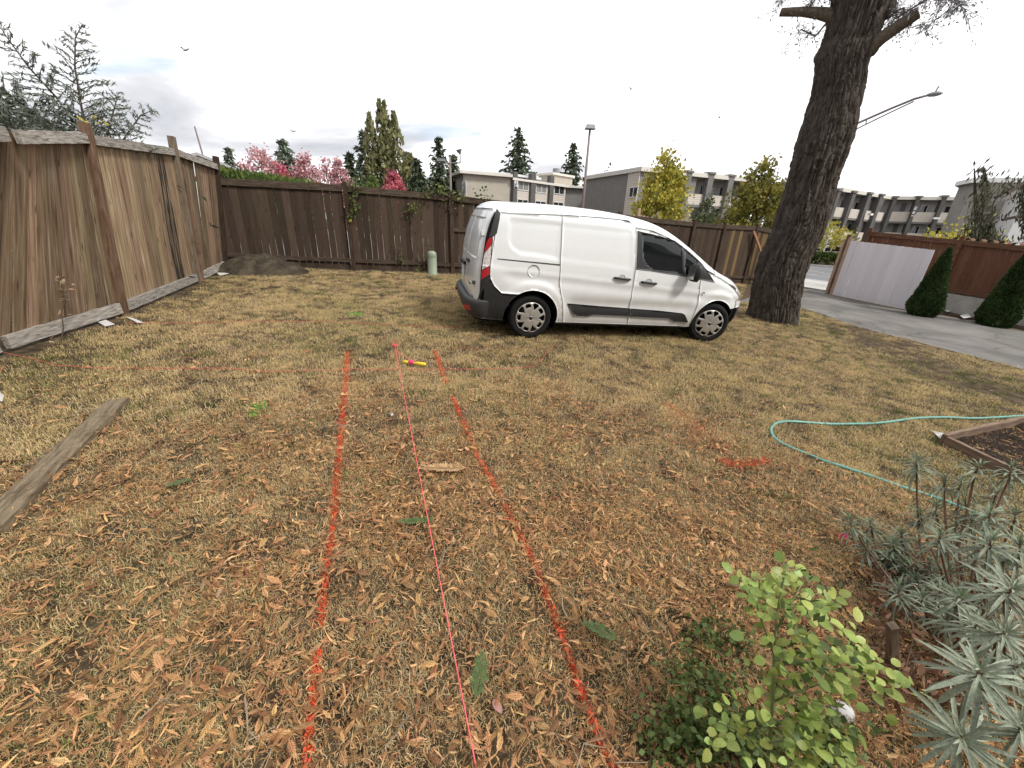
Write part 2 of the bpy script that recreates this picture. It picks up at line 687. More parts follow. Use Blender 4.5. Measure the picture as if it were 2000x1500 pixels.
# far kerb and verge
b = MB()
for k in range(-8, 35):
    q = [st(k * 2, S1), st(k * 2 + 1.98, S1), st(k * 2 + 1.98, S1 + .18), st(k * 2, S1 + .18)]
    zb = float(ground(*q[0]))
    b.prism(q, zb - .1, zb + .15)
o = b.build('kerb', M['sidewalk'])
o['kind'] = 'structure'
SW = float(hit(1603, 566)[:2] @ SN)
drape('pavement', [st(-16, SW), st(40, SW), st(40, S0 - .02), st(-16, S0 - .02)], M['sidewalk'], .016, 2.0)
drive_l = [(1440, 590), (1570, 603), (1610, 616), (1650, 632), (1720, 651), (1800, 671), (1900, 697), (2000, 723), (2140, 765)]
drive_r = [(2140, 682), (2000, 648), (1900, 628), (1845, 618), (1760, 606), (1622, 577)]
DRIVE = [tuple(hit(*p)[:2]) for p in drive_l] + [tuple(hit(*p)[:2]) for p in drive_r] + [tuple(hit(1606, 566.5)[:2]), tuple(hit(1520, 561)[:2])]
drape('driveway', DRIVE, M['asphalt'], .010, .5)
# strip of bare dirt and debris at the foot of the wall
M['dirt'] = pmat('dark_bare_dirt', [(.03, .02, .014), (.065, .043, .028), (.11, .08, .055)], scale=5, rough=.95, bump=1.0, bscale=40, detail=10, bdist=.03)

M['lot'] = pmat('pale_parking_lot_concrete', [(.20, .19, .175), (.26, .25, .235)], scale=.6, rough=.9, cracks=(.2, .2, 1))
# ================================================================== fences
rng = np.random.RandomState(3)


def board_mesh(seed, mat, dog=False):
    r = np.random.RandomState(seed)
    n = 9
    v, f = [], []
    for i in range(n + 1):
        z = i / n
        e0, e1 = r.uniform(-.025, .025, 2)
        cup = r.uniform(-.0015, .0015)
        for (x, y) in ((-.5 + e0, -.009), (.5 + e1, -.009), (.5 + e1, .002), (.455 + e1, .009), (-.455 + e0, .009), (-.5 + e0, .002)):
            zz = z + (r.uniform(-.004, .004) if i == 0 else 0)
            v.append((x, y + cup, zz))
    for i in range(n):
        a, c = i * 6, i * 6 + 6
        for j in range(6):
            f.append((a + j, a + (j + 1) % 6, c + (j + 1) % 6, c + j))
    f.append((5, 4, 3, 2, 1, 0))
    f.append(tuple(n * 6 + j for j in range(6)))
    me = bpy.data.meshes.new('board')
    me.from_pydata(v, [], f)
    me.materials.append(mat)
    return me


def boards(mat, k=4, s=1):
    return [board_mesh(s * 10 + i, mat) for i in range(k)]


def place_board(parent, meshes, base, top, xdir, width, name='board', off=0.0, yscale=1.0):
    base, top = np.asarray(base, float), np.asarray(top, float)
    m, L = frame_matrix(base, xdir, top - base)
    if off:
        m = m @ Matrix.Translation((0, off, 0))
    me = meshes if not isinstance(meshes, list) else meshes[rng.randint(len(meshes))]
    o = put(name, me, parent, m @ Matrix.Diagonal((width, yscale, L, 1)))
    return o


def beam(name, mat, parent, P0, P1, h, t, up=(0, 0, 1), jit=.004, seg=12, local=False):
    """squared timber from P0 to P1 (ends' centres), h along 'up', t across"""
    P0, P1 = np.asarray(P0, float), np.asarray(P1, float)
    x = P1 - P0
    L = np.linalg.norm(x)
    x /= L
    z = np.asarray(up, float) - x * (np.asarray(up, float) @ x)
    z /= np.linalg.norm(z)
    y = np.cross(z, x)
    r = np.random.RandomState(int(abs(P0[0] * 97 + P1[1] * 31 + h * 1000)) % 10000)
    v, f = [], []
    for i in range(seg + 1):
        jz, jy = r.uniform(-jit, jit, 2)
        for (a, c) in ((-t / 2, -h / 2), (t / 2, -h / 2), (t / 2, h / 2), (-t / 2, h / 2)):
            v.append((L * i / seg, a + jy * .5, c + jz + (r.uniform(-jit, jit) if c > 0 else 0)))
    for i in range(seg):
        a, c = i * 4, i * 4 + 4
        for j in range(4):
            f.append((a + j, a + (j + 1) % 4, c + (j + 1) % 4, c + j))
    f.append((3, 2, 1, 0))
    f.append(tuple(seg * 4 + j for j in range(4)))
    f = [q[::-1] for q in f]
    me = bpy.data.meshes.new(name)
    me.from_pydata(v, [], f)
    me.materials.append(mat)
    mt = Matrix(((x[0], y[0], z[0], P0[0]), (x[1], y[1], z[1], P0[1]), (x[2], y[2], z[2], P0[2]), (0, 0, 0, 1)))
    return put(name, me, parent, mt)


# ---- left fence: weathered tan boards, leaning into the yard
lf_base = [np.array([-4.62, 2.30, 0]), hit(0, 692), hit(235, 615), hit(383, 552), hit(437, 526)]
lf_base[0] = lf_base[1] + (lf_base[1] - lf_base[2]) * .8
lf_base[0][2] = float(ground(*lf_base[0][:2])) + .02
_t = [(0, 240), (160, 253), (333, 285), (418, 316)]


def top_of(px, z):
    d = ray(*px)
    return CAMP + d * ((z - CAM_Z) / d[2])


lf_top = [None] + [top_of(p, z) for p, z in zip(_t, (2.218, 2.40, 2.565, 2.52))]
lf_top[0] = lf_top[1] + (lf_top[1] - lf_top[2]) * .8
LD = (lf_base[4] - lf_base[1])
LD[2] = 0
LD /= np.linalg.norm(LD)
LNRM = np.array([LD[1], -LD[0], 0])            # towards the yard
t = thing('board_fence', 'tall weathered tan board fence leaning inward along the left side of the yard', 'fence', lf_base[2])
LF = t
bm_ = boards(M['tan_board'], 5, 1)
bm_sc = boards(M['scorched_board'], 1, 7)
nb = [8, 10, 13, 9]
for i in range(4):
    b0, b1, t0, t1 = lf_base[i], lf_base[i + 1], lf_top[i], lf_top[i + 1]
    # panel 3 (last) is broken away from its neighbour: start a little later
    n = nb[i]
    W_ = np.linalg.norm(b1 - b0)
    for k in range(n):
        s = (k + .5) / n
        bb = b0 + (b1 - b0) * s + np.array([0, 0, .10])
        tt = t0 + (t1 - t0) * s - np.array([0, 0, .06])
        tt = tt + LD * rng.uniform(-.012, .012)
        if i == 2 and k == n - 1:
            tt = tt - LD * .05
        wd = W_ / n * (.985 if rng.rand() < .5 else .925)
        ob = place_board(t, bm_sc if (i, k) in ((2, 9), (2, 10)) else bm_, bb, tt, LD, wd, off=rng.uniform(-.011, .011))
        if (i, k) == (2, 9):
            ob['label'] = 'board blackened by a scorch streak near the double post'
for i in range(4):
    # face-mounted top rail and rotten kick board
    a = lf_top[i] + LD * .06 + LNRM * .045 - np.array([0, 0, .09])
    c = lf_top[i + 1] - LD * .06 + LNRM * .045 - np.array([0, 0, .09])
    beam('top_rail', M['grey_wood'], t, a, c, .105, .045, jit=.0035)
    a = lf_top[i] + LD * .05 + LNRM * .0 - np.array([0, 0, .0])
    a = lf_base[i] + LD * .05 + LNRM * .045 + np.array([0, 0, .10])
    c = lf_base[i + 1] - LD * .05 + LNRM * .045 + np.array([0, 0, .10])
    beam('kick_board', M['grey_wood'], t, a, c, .125, .05, jit=.004)
post_m = [M['tan_post'], M['tan_post'], M['tan_post'], M['dark_post'], M['brown_post']]
for i in (1, 2, 3, 4):
    up = lf_top[i] - lf_base[i]
    up /= np.linalg.norm(up)
    ext = [.0, .0, .07, .14, .10][i]
    if i == 1:
        continue
    beam('post', post_m[i], t, lf_base[i] + LNRM * .035 - up * .1, lf_top[i] + LNRM * .035 + up * ext, .085, .09, up=LD, jit=.003)
    if i == 3:
        beam('post', M['tan_post'], t, lf_base[i] + LNRM * .05 + LD * .13 - up * .1, lf_top[i] + LD * .13 + LNRM * .05 - up * .25, .06, .06, up=LD, jit=.003)

o = beam('plank', plain('dark_red_wood', (.07, .03, .022), .8), None, hit(384, 549) + np.array([.10, -.05, 0]), at_depth(364, 459, 6.9) + np.array([0, 0, 0]), .035, .05, up=LNRM)
tag(o, 'narrow dark red plank leaning against the left fence by its double post', 'plank')

# ---- back fence: dark brown stained boards behind rails
P0, P1 = hit(440, 520), hit(1460, 555)
BD = (P1 - P0) * np.array([1, 1, 0])
BD /= np.linalg.norm(BD)
BN = np.array([BD[1], -BD[0], 0])               # towards the yard


def bf(s, z=0.0):
    p = P0 + BD * s
    p = np.array([p[0], p[1], float(ground(p[0], p[1]))])
    return p + np.array([0, 0, z])


drape('parking_lot', [tuple((bf(-4) - BN * .9)[:2]), tuple((bf(15.5) - BN * .9)[:2]), tuple((bf(15) - BN * 9)[:2]), tuple((bf(-6) - BN * 16)[:2])], M['lot'], .01, 1.0)
t = thing('board_fence', 'long dark brown stained board fence across the back of the yard behind the van', 'fence', bf(5))
bm_ = boards(M['brown_board'], 5, 2)
bm_new = boards(M['new_board'], 2, 3)
posts = [0.05, 2.70, 5.23, 7.85, 10.5, 13.55, 14.95, 16.55, 17.9]
tops = [1.80, 1.93, 1.97, 1.95, 1.95, 1.97, 2.0, 2.06, 2.0]
for i in range(len(posts) - 1):
    s0, s1, z0, z1 = posts[i], posts[i + 1], tops[i], tops[i + 1]
    n = max(2, int(round((s1 - s0 - .1) / .142)))
    for k in range(n):
        s = s0 + .05 + (s1 - s0 - .1) * (k + .5) / n
        zt_ = z0 + (z1 - z0) * (k + .5) / n
        new = (i >= 5) and (i, k) in {(6, 3), (6, 6), (7, 1), (7, 3), (7, 4), (7, 7)}
        lean = rng.uniform(-.010, .010)
        gap = .002 if rng.rand() < .7 else .0055
        place_board(t, bm_new if new else bm_, bf(s, .05), bf(s, zt_ - .07) + BD * lean, BD, (s1 - s0 - .1) / n - gap)
    up = np.array([0, 0, 1.0])
    beam('top_rail', M['brown_rail'], t, bf(s0 + .05, z0 - .07) + BN * .032, bf(s1 - .05, z1 - .07) + BN * .032, .14, .045)
    beam('bottom_rail', M['brown_rail'], t, bf(s0 + .05, .25) + BN * .032, bf(s1 - .05, .25) + BN * .032, .09, .045)
    if i == 2:
        beam('middle_rail', M['brown_rail'], t, bf(s0 + .05, 1.15) + BN * .032, bf(s1 - .05, 1.15) + BN * .032, .10, .045)
for s, z in zip(posts, tops):
    ln = rng.uniform(-.02, .02)
    beam('post', M['brown_post'], t, bf(s, -.15) + BN * .03, bf(s, z + .07) + BN * .03 + BD * ln, .10, .10, up=BD, jit=.003)
o = beam('brace', M['orange_brace'], None, bf(17.2, .55) + BN * .45, bf(16.35, 1.88) + BN * .10, .09, .04, up=BD)
tag(o, 'orange brown timber leaning diagonally against the dark fence beside the big trunk', 'timber')
# pale offcut panels of a fence beyond
t = thing('picket_panel', 'short pale pinkish fence panel showing above the dark fence right of the van', 'fence panel', bf(13.0) - BN * 3)
Q0, Q1 = bf(13.2) - BN * 2.5, bf(15.1) - BN * 2.2
bmp = boards(M['raw_pink'], 2, 4)
for k in range(12):
    s = (k + .5) / 12
    q = Q0 + (Q1 - Q0) * s
    place_board(t, bmp, q, q + np.array([0, 0, 2.20 - .22 * s]), BD, .135)
for s in (0, 1):
    q = Q0 + (Q1 - Q0) * s
    beam('post', M['raw_pink'], t, q, q + np.array([0, 0, 2.42 - .22 * s]), .09, .09, up=BD)

# ---- lilac white panel by the driveway
W0, W1 = hit(1625, 577), hit(1765, 606)
WD = (W1 - W0) * np.array([1, 1, 0])
Lw = np.linalg.norm(WD)
WD /= Lw
WN = np.array([WD[1], -WD[0], 0])
if WN @ (CAMP - W0) < 0:
    WN = -WN
s_, ztl = on_plane(1664, 470, W0, W1)
s2_, ztr = on_plane(1815, 488, W0, W1)
print('white panel', Lw, s_, ztl - W0[2], s2_, ztr - W1[2])
t = thing('painted_gate_panel', 'lilac white painted board panel standing at the edge of the driveway', 'gate panel', W0)
bmw = boards(M['white_board'], 4, 5)
n = 12
skew = s_ * .5
Lx = Lw + .12
for k in range(n):
    s = (k + .5) / n
    if k == 1:
        gapk = .06
    base = W0 + WD * (Lx * s)
    base[2] = float(ground(base[0], base[1])) + .03
    top = base + WD * (skew) * (1 - s * .2)
    top[2] = ztl + (ztr - ztl) * s
    place_board(t, bmw, base, top, WD, Lx / n + (-.018 if k == 1 else .006), off=.007 * (k % 2))
for z in (.4, 1.5):
    a = W0 + WD * (.1 + skew * z / 2) - WN * .04
    c = W0 + WD * (Lx - .1 + skew * z / 2) - WN * .04
    beam('back_rail', M['raw_pink'], t, a + np.array([0, 0, z]), c + np.array([0, 0, z + W1[2] - W0[2]]), .09, .04)
for k, (s0, dz, mt) in enumerate([(-.07, .10, 'raw_pink'), (-.17, .20, 'tan_post'), (-.28, .04, 'raw_pink')]):
    base = W0 + WD * s0 - WN * (.05 + .03 * k)
    base[2] = float(ground(base[0], base[1]))
    top = base + WD * skew
    top[2] = ztl + dz
    o = beam('plank', M[mt], None, base, top, .12, .03, up=WD)
    tag(o, ['pinkish plank leaning right at the end of the lilac white panel',
            'brown plank standing second from the end of the lilac white panel',
            'short pale plank outermost in the stack beside the lilac white panel'][k], 'plank', 'loose planks by the white panel')

# ---- right fence of red cedar boards on a concrete wall
R0, R1 = hit(1648, 574.5), hit(2000, 640)
RD = (R1 - R0) * np.array([1, 1, 0])
RD /= np.linalg.norm(RD)
RN = np.array([RD[1], -RD[0], 0])
if RN @ (CAMP - R0) < 0:
    RN = -RN
R0 = R0 - RN * .25
L_R = float(np.linalg.norm((R1 - R0)[:2])) + 4.0
t = thing('retaining_wall', 'low pale concrete wall under the red brown fence right of the driveway', 'wall', R0)
_, wz0 = on_plane(1850, 573, R0, R0 + RD)
_, wz1 = on_plane(2000, 597, R0, R0 + RD)
sa, _ = on_plane(1850, 573, R0, R0 + RD)
sb, _ = on_plane(2000, 597, R0, R0 + RD)
wzf = lambda s: wz0 + (wz1 - wz0) * (s - sa) / (sb - sa)
b = MB()
for k in range(10):
    s0, s1 = L_R * k / 10, L_R * (k + 1) / 10
    q = [R0 + RD * s0, R0 + RD * s1, R0 + RD * s1 - RN * .2, R0 + RD * s0 - RN * .2]
    z = [float(wzf(x)) for x in (s0, s1, s1, s0)]
    b.add([(p[0], p[1], float(ground(p[0], p[1])) - .3) for p in q] + [(p[0], p[1], zz) for p, zz in zip(q, z)],
          [(0, 1, 5, 4), (2, 3, 7, 6), (4, 5, 6, 7)] + ([(3, 0, 4, 7)] if k == 0 else []) + ([(1, 2, 6, 5)] if k == 9 else []))
b.build('wall_body', M['concrete'], t)
sc_, zc_ = on_plane(1840, 466, R0, R0 + RD)
sd_, zd_ = on_plane(2000, 481, R0, R0 + RD)
print('right fence', sa, wz0, sb, wz1, sc_, zc_, sd_, zd_, 'L', L_R)
ztf = lambda s: zc_ + (zd_ - zc_) * (s - sc_) / (sd_ - sc_)
RF = R0 - RN * .1
t = thing('board_fence', 'red brown cedar board fence standing on the concrete wall at far right', 'fence', RF)
bmr = boards(M['red_board'], 4, 6)
n = int(L_R / .145)
for k in range(n):
    s = (k + .5) / n * L_R
    p = RF + RD * s
    place_board(t, bmr, (p[0], p[1], wzf(s) + .06), (p[0], p[1], ztf(s) - .1), RD, L_R / n - .004)
for s0 in np.arange(0, L_R - .1, 2.45):
    s1 = min(s0 + 2.4, L_R)
    for dz, fn, h in ((-.06, ztf, .14), (.10, wzf, .12)):
        a, c = RF + RD * (s0 + .05) + RN * .035, RF + RD * s1 + RN * .035
        beam('rail', M['red_rail'], t, (a[0], a[1], fn(s0) + dz), (c[0], c[1], fn(s1) + dz), h, .045)
    p = RF + RD * s0 + RN * .03
    beam('post', M['red_board'], t, (p[0], p[1], wzf(s0)), (p[0], p[1], ztf(s0) + .12), .11, .11, up=RD)
# wavy row of coping tiles beyond the fence
t = thing('tile_coping', 'row of small red brown roof tiles showing above the red fence', 'coping', RF - RN * .6)
tm = MB().lathe([(.10, -.2), (.10, .2)], k=10, axis='y').mesh('tile', M['red_rail'], smooth=True)
for k in range(20):
    s = 2.2 + k * .26
    p = RF + RD * s - RN * .55
    x = np.array([RD[0], RD[1], 0])
    m_, _ = frame_matrix((p[0], p[1], ztf(s) - .02), RD, (0, 0, 1))
    put('tile', tm, t, m_)
b = MB()
q = [RF + RD * 2.1 - RN * .35, RF + RD * 7.4 - RN * .35, RF + RD * 7.4 - RN * .75, RF + RD * 2.1 - RN * .75]
b.prism([(p[0], p[1]) for p in q], -1.0, float(ztf(4.6)) - .04)
b.build('coping_wall', M['concrete'], t)

# ================================================================== buildings
M['tan_wall'] = pmat('tan_stucco_wall', [(.36, .325, .275), (.41, .375, .32)], scale=1.5, rough=.95, bump=.15, bscale=40)
M['grey_wall'] = pmat('warm_grey_siding', [(.19, .18, .168), (.225, .213, .20)], scale=1.2, rough=.9, stripes=.22)
M['taupe_wall'] = pmat('taupe_stucco_wall', [(.26, .245, .225), (.31, .29, .27)], scale=1.2, rough=.95)
M['back_wall'] = pmat('pale_grey_balcony_wall', [(.33, .32, .31), (.38, .37, .355)], scale=1.2, rough=.95)
M['siding'] = pmat('cream_lap_siding', [(.50, .455, .40), (.56, .51, .455)], scale=1.0, rough=.85, stripes=.24)
M['pilaster'] = pmat('dark_grey_pilaster', [(.095, .09, .086), (.12, .113, .108)], scale=1.0, rough=.9)
M['pilaster2'] = pmat('grey_pilaster', [(.15, .145, .14), (.185, .178, .172)], scale=1.0, rough=.9)
M['fascia'] = pmat('cream_fascia', [(.55, .52, .47), (.61, .58, .53)], scale=1.0, rough=.8)
M['roof_white'] = pmat('pale_flat_roof', [(.50, .51, .52), (.60, .61, .62)], scale=.4, rough=.9)
M['win_frame'] = plain('white_window_frame', (.60, .60, .59), .6)
M['glass'] = pmat('dark_window_glass', [(.012, .013, .015), (.035, .037, .04)], scale=.7, rough=.06, spec=.8)
M['glass_pale'] = pmat('curtained_window_glass', [(.16, .16, .155), (.30, .295, .28)], scale=.9, stretch=(3, 3, .4), rough=.08, spec=.8)
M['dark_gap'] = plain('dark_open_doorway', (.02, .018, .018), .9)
M['sign_white'] = plain('white_sign_board', (.62, .62, .62), .6)
M['sign_ink'] = plain('dark_sign_lettering', (.06, .06, .065), .6)


class Facade:
    """vertical plane between two ground points; boxes are placed by (s, z) and depth towards the viewer"""

    def __init__(self, P0, P1):
        self.P0 = np.array([P0[0], P0[1], 0.0])
        d = np.array([P1[0] - P0[0], P1[1] - P0[1], 0.0])
        self.L = float(np.linalg.norm(d))
        self.d = d / self.L
        n = np.array([self.d[1], -self.d[0], 0])
        self.n = n if n @ (-self.P0) > 0 else -n

    def sz(self, u, v):
        return on_plane(u, v, self.P0, self.P0 + self.d)

    def rot(self):
        return np.stack([self.d, self.n, np.array([0, 0, 1.0])], 1)

    def box(self, mb, s0, s1, z0, z1, d0, d1, mi=0):
        c = self.P0 + self.d * (s0 + s1) / 2 + self.n * (d0 + d1) / 2
        c[2] = (z0 + z1) / 2
        return mb.box(c, (abs(s1 - s0), abs(d1 - d0), abs(z1 - z0)), self.rot(), mi)

    def part(self, name, mat, parent, s0, s1, z0, z1, d0, d1):
        return self.box(MB(), s0, s1, z0, z1, d0, d1).build(name, mat, parent)

    def window(self, parent, s0, s1, z0, z1, d=0.0, pane='glass', mull=1):
        f = .09
        b = MB()
        self.box(b, s0, s1, z1 - f, z1, d, d + .06)
        self.box(b, s0, s1, z0, z0 + f, d, d + .07)
        for k in range(mull + 2):
            s = s0 + (s1 - s0 - f) * k / (mull + 1)
            self.box(b, s, s + f, z0 + f + .002, z1 - f - .002, d, d + .055)
        w = b.build('window', M['win_frame'], parent)
        for k in range(mull + 1):
            a = s0 + (s1 - s0 - f) * k / (mull + 1) + f
            c = s0 + (s1 - s0 - f) * (k + 1) / (mull + 1)
            self.part('pane', M[pane], w, a, c, z0 + f, z1 - f, d + .012, d + .03)
        return w


def solid(parent, name, mat, pts, z0, z1):
    return MB().prism(pts, z0, z1).build(name, mat, parent)


ZG = -1.6
# ---- building with the tan end wall (left of the grey one)
a0, a1, a2, a3, a4 = (-16.9, 77.9), (-7.0, 54.0), (-1.2, 56.3), (6.8, 63.7), (8.8, 62.6)
t = thing('apartment_building', 'tan end walled apartment block with lettered dark pilaster behind the fence', 'building', (-4, 58, ZG))
ZR = 7.3
fa, fb, fc = Facade(a0, a1), Facade(a1, a2), Facade(a2, a3)
solid(t, 'tan_wall', M['tan_wall'], [a1, a2, (-8.2, 74), (-13.5, 72)], ZG, ZR - .05)
solid(t, 'rear_wall', M['taupe_wall'], [a0, (-13.55, 72), (-8.2, 74.05), (-10, 85)], ZG, ZR - .08)
solid(t, 'grey_wall', M['grey_wall'], [a2, a3, (20, 66), (14, 78), (-8.1, 74)], ZG, ZR - .35)
b = MB()
b.prism([(-7.3, 53.2), (-0.9, 55.8), (-7.8, 75), (-18, 79.5), (-17.4, 77.2)], ZR - .05, ZR + .27)
b.build('roof_slab', M['fascia'], t)
solid(t, 'roof_slab', M['fascia'], [(-0.85, 55.75), (7.1, 63.2), (20, 65.5), (14, 78), (-7.75, 75)], ZR - .35, ZR - .08)
solid(t, 'roof', M['roof_white'], [(-1.2, 57), (3, 61), (2, 66), (-4, 66), (-6.5, 56)], ZR + .28, ZR + .55)
# pilasters and siding bays on the front
pil = []
for (x0, x1, yt) in ((998.5, 1006, 337), (1033, 1042, 341), (1070, 1077.5, 345)):
    s0, zt_ = fc.sz(x0, yt)
    s1, _ = fc.sz(x1, yt)
    pil.append((s0, s1))
    fc.part('pilaster', M['pilaster'], t, s0, s1, ZG, zt_ + .1, -.1, .55)
s_end, _ = fc.sz(1104, 357)
bays = [(pil[0][1], pil[1][0]), (pil[1][1], pil[2][0]), (pil[2][1], s_end)]
wins = [((1009.5, 349), (1031, 365), (1007.5, 388)), ((1045, 354.5), (1065.5, 369), (1043, 391.5)), ((1081, 358), (1100, 371.5), (1078, 393.5))]
for (s0, s1), (wa, wb, wc), pn in zip(bays, wins, ('glass_pale', 'glass_pale', 'glass')):
    fc.part('siding_bay', M['siding'], t, s0 + .003, s1 - .003, ZG, ZR - .36, -.1, .2)
    sa_, z1_ = fc.sz(*wa)
    sb_, z0_ = fc.sz(*wb)
    sc2, z3_ = fc.sz(*wc)
    z0_ = z1_ - 1.35
    sa_, sb_ = max(sa_, s0 + .15), min(sb_, s1 - .15)
    fc.window(t, sa_, sb_, z0_, z1_, .203, pn)
    fc.window(t, sa_, sb_, z3_ - 1.35, z3_, .203, 'glass')
# lettered sign on the first pilaster
sg0, sgz1 = fc.sz(999.3, 349)
sg1, sgz0 = fc.sz(1005.2, 366.5)
sgn = fc.part('sign', M['sign_white'], t, sg0, sg1, sgz0, sgz1, .553, .60)
b = MB()
w_ = sg1 - sg0
for k in range(2):
    s_ = sg0 + w_ * (.40 + .2 * k)
    fc.box(b, s_, s_ + .05, sgz0 + (sgz1 - sgz0) * .50, sgz1 - .15, .60, .62)
cc = fc.P0 + fc.d * (sg0 + w_ * .5) + fc.n * .61
for k in range(9):
    a = R(45 + 270 * k / 9)
    a2_ = R(45 + 270 * (k + 1) / 9)
    r_ = w_ * .30
    am = (a + a2_) / 2
    c_ = cc + fc.d * math.cos(am) * r_ + np.array([0, 0, sgz0 + (sgz1 - sgz0) * .22 + math.sin(am) * r_])
    b.box(c_, (.13, .02, .13), fc.rot())
b.build('lettering', M['sign_ink'], sgn)
# balconies and openings on the receding left wall
for k, (u, dz) in enumerate([(878, 0), (866, 0), (853, 0), (843, 0)]):
    s_, _ = fa.sz(u, 370)
    w2 = [2.4, 2.8, 3.0, 3.0][k]
    fa.part('balcony_parapet', M['pilaster2' if k == 0 else 'taupe_wall'], t, s_ - w2 / 2, s_ + w2 / 2, 2.6, 4.1, .0, 1.2)
    fa.part('opening', M['dark_gap'], t, s_ + .2, s_ + w2 / 2, 4.2, ZR - .5, .0, .06)
    fa.part('post', M['fascia'], t, s_ - w2 / 2, s_ - w2 / 2 + .5, 4.1, ZR - .1, .5, .9)
    fa.part('opening', M['dark_gap'], t, s_ - w2 / 2, s_ + w2 / 2, 0.4, 2.4, .0, .06)
s_, _ = fa.sz(903, 350)
fa.window(t, s_, s_ + 1.8, 4.6, 6.4, .0, 'glass_pale')
fa.window(t, s_, s_ + 1.8, 1.4, 3.0, .0, 'glass')
# penthouse box, vents
fp = Facade((a2[0] + 2, a2[1] + 6), (a3[0] + 2, a3[1] + 6))
s0, z1_ = fp.sz(1080, 337.5)
s1, _ = fp.sz(1119, 340)
fp.part('stair_tower', M['tan_wall'], t, s0, s1, ZR - .3, z1_ - .25, -3, 0)
fp.part('tower_cap', M['fascia'], t, s0 - .25, s1 + .25, z1_ - .248, z1_ + .05, -3.2, .25)
sv, zv = fp.sz(1101, 328)
b = MB()
c_ = fp.P0 + fp.d * sv - fp.n * 1.5
b.tube([(c_[0], c_[1], z1_), (c_[0], c_[1], zv)], .55, 10)
b.build('roof_vent', M['metal_grey'], t)
sl, zl0 = fc.sz(1131, 372)
fc.part('louver', M['fascia'], t, sl - .1, sl + .5, zl0 - 1.2, zl0 + 1.4, 0.0, .08)

# ---- grey building with corner window, and its balcony wing
c0, c1, c2, c3 = (8.7, 57.1), (13.0, 47.4), (31.0, 54.7), (45.7, 62.1)
ZR = 7.45
t = thing('apartment_building', 'grey apartment block with a cream corner bay and balconies behind the yellow trees', 'building', (22, 55, ZG))
gl, gr = Facade(c0, c1), Facade(c1, c2)


def off(P, Q, d):
    return (P[0] + Q[0] * d, P[1] + Q[1] * d)


s_bay, _ = gl.sz(1229, 340)
pb = gl.P0 + gl.d * s_bay
sR, _ = gr.sz(1362, 345)                      # where the balconies begin
pr_ = gr.P0 + gr.d * sR
deep = -gr.n * 1.5
solid(t, 'grey_wall', M['grey_wall'], [c0, (pb[0], pb[1]), c1, (pr_[0], pr_[1]), (pr_[0] + deep[0] * 6, pr_[1] + deep[1] * 6), (14, 66)], ZG, ZR - .05)
solid(t, 'recessed_wall', M['back_wall'], [(pr_[0] + deep[0], pr_[1] + deep[1]), (c2[0] + deep[0], c2[1] + deep[1]), (c2[0] + deep[0] * 6, c2[1] + deep[1] * 6), (pr_[0] + deep[0] * 6.01, pr_[1] + deep[1] * 6.01)], ZG, ZR - .06)
gl.part('siding_bay', M['siding'], t, s_bay, gl.L - .003, ZG, ZR - .06, -.05, .12)
rf = [off(c0, (-.3, 0), 1), off(c1, (-.1, -.45), 1), (c2[0] + .1, c2[1] - .5), (c2[0] - 3, c2[1] + 10), (14, 66.5)]
solid(t, 'roof_slab', M['fascia'], rf, ZR - .045, ZR + .38)
sw0, zw1 = gl.sz(1229.5, 366)
sw1, zw0 = gl.sz(1246, 385.5)
gl.window(t, sw0 + .25, sw1, zw0, zw1, .123, 'glass')
gl.window(t, sw0 + .25, sw1, zw0 - 3.0, zw1 - 3.0, .123, 'glass')
sq, zq = gr.sz(1251, 409)
gr.window(t, .25, 1.3, zq - 2.0, zq, .0, 'glass_pale', 0)
# balcony bays
px_p = [(1336, 1345, 338), (1377.5, 1388, 341), (1417, 1427, 345.5), (1454.5, 1464, 350.5), (1490, 1499, 355), (1524, 1533, 359)]
pp = []
for (x0, x1, yt) in px_p:
    s0, zt_ = gr.sz(x0, yt + 8)
    s1, _ = gr.sz(x1, yt + 8)
    _, zt_ = gr.sz((x0 + x1) / 2, yt)
    pp.append((s0, s1))
    gr.part('pilaster', M['pilaster2'], t, s0, s1, ZG, zt_, -.2, .5)
    gr.part('pilaster_cap', M['pilaster2'], t, s0 - .12, s1 + .12, zt_ + .003, zt_ + .22, -.3, .6)
_, zb1 = gr.sz(1376, 380.5)
_, zb0 = gr.sz(1376, 401.5)
print('balcony band', zb0, zb1, 'ZR', ZR, [round(p[0], 2) for p in pp], gr.L)
FLOOR = 2.95
for i in range(len(pp) - 1):
    s0, s1 = pp[i][1] + .003, pp[i + 1][0] - .003
    for k in range(3):
        gr.part('balcony_parapet', M['siding'], t, s0, s1, zb0 - FLOOR * k, zb1 - FLOOR * k, .0, .15)
        gr.part('balcony_floor', M['pilaster2'], t, s0, s1, zb0 - .25 - FLOOR * k, zb0 - .003 - FLOOR * k, -1.49, .12)
        mid = s0 + (s1 - s0) * .62
        gr.window(t, mid - .9, mid + .9, zb1 - .35 - FLOOR * k, zb1 + 1.0 - FLOOR * k, -1.49, 'glass' if (i + k) % 2 else 'glass_pale')
        gr.part('doorway', M['dark_gap'], t, s0 + .3, s0 + 1.3, zb1 - 1.1 - FLOOR * k, zb1 + 1.1 - FLOOR * k, -1.49, -1.44)

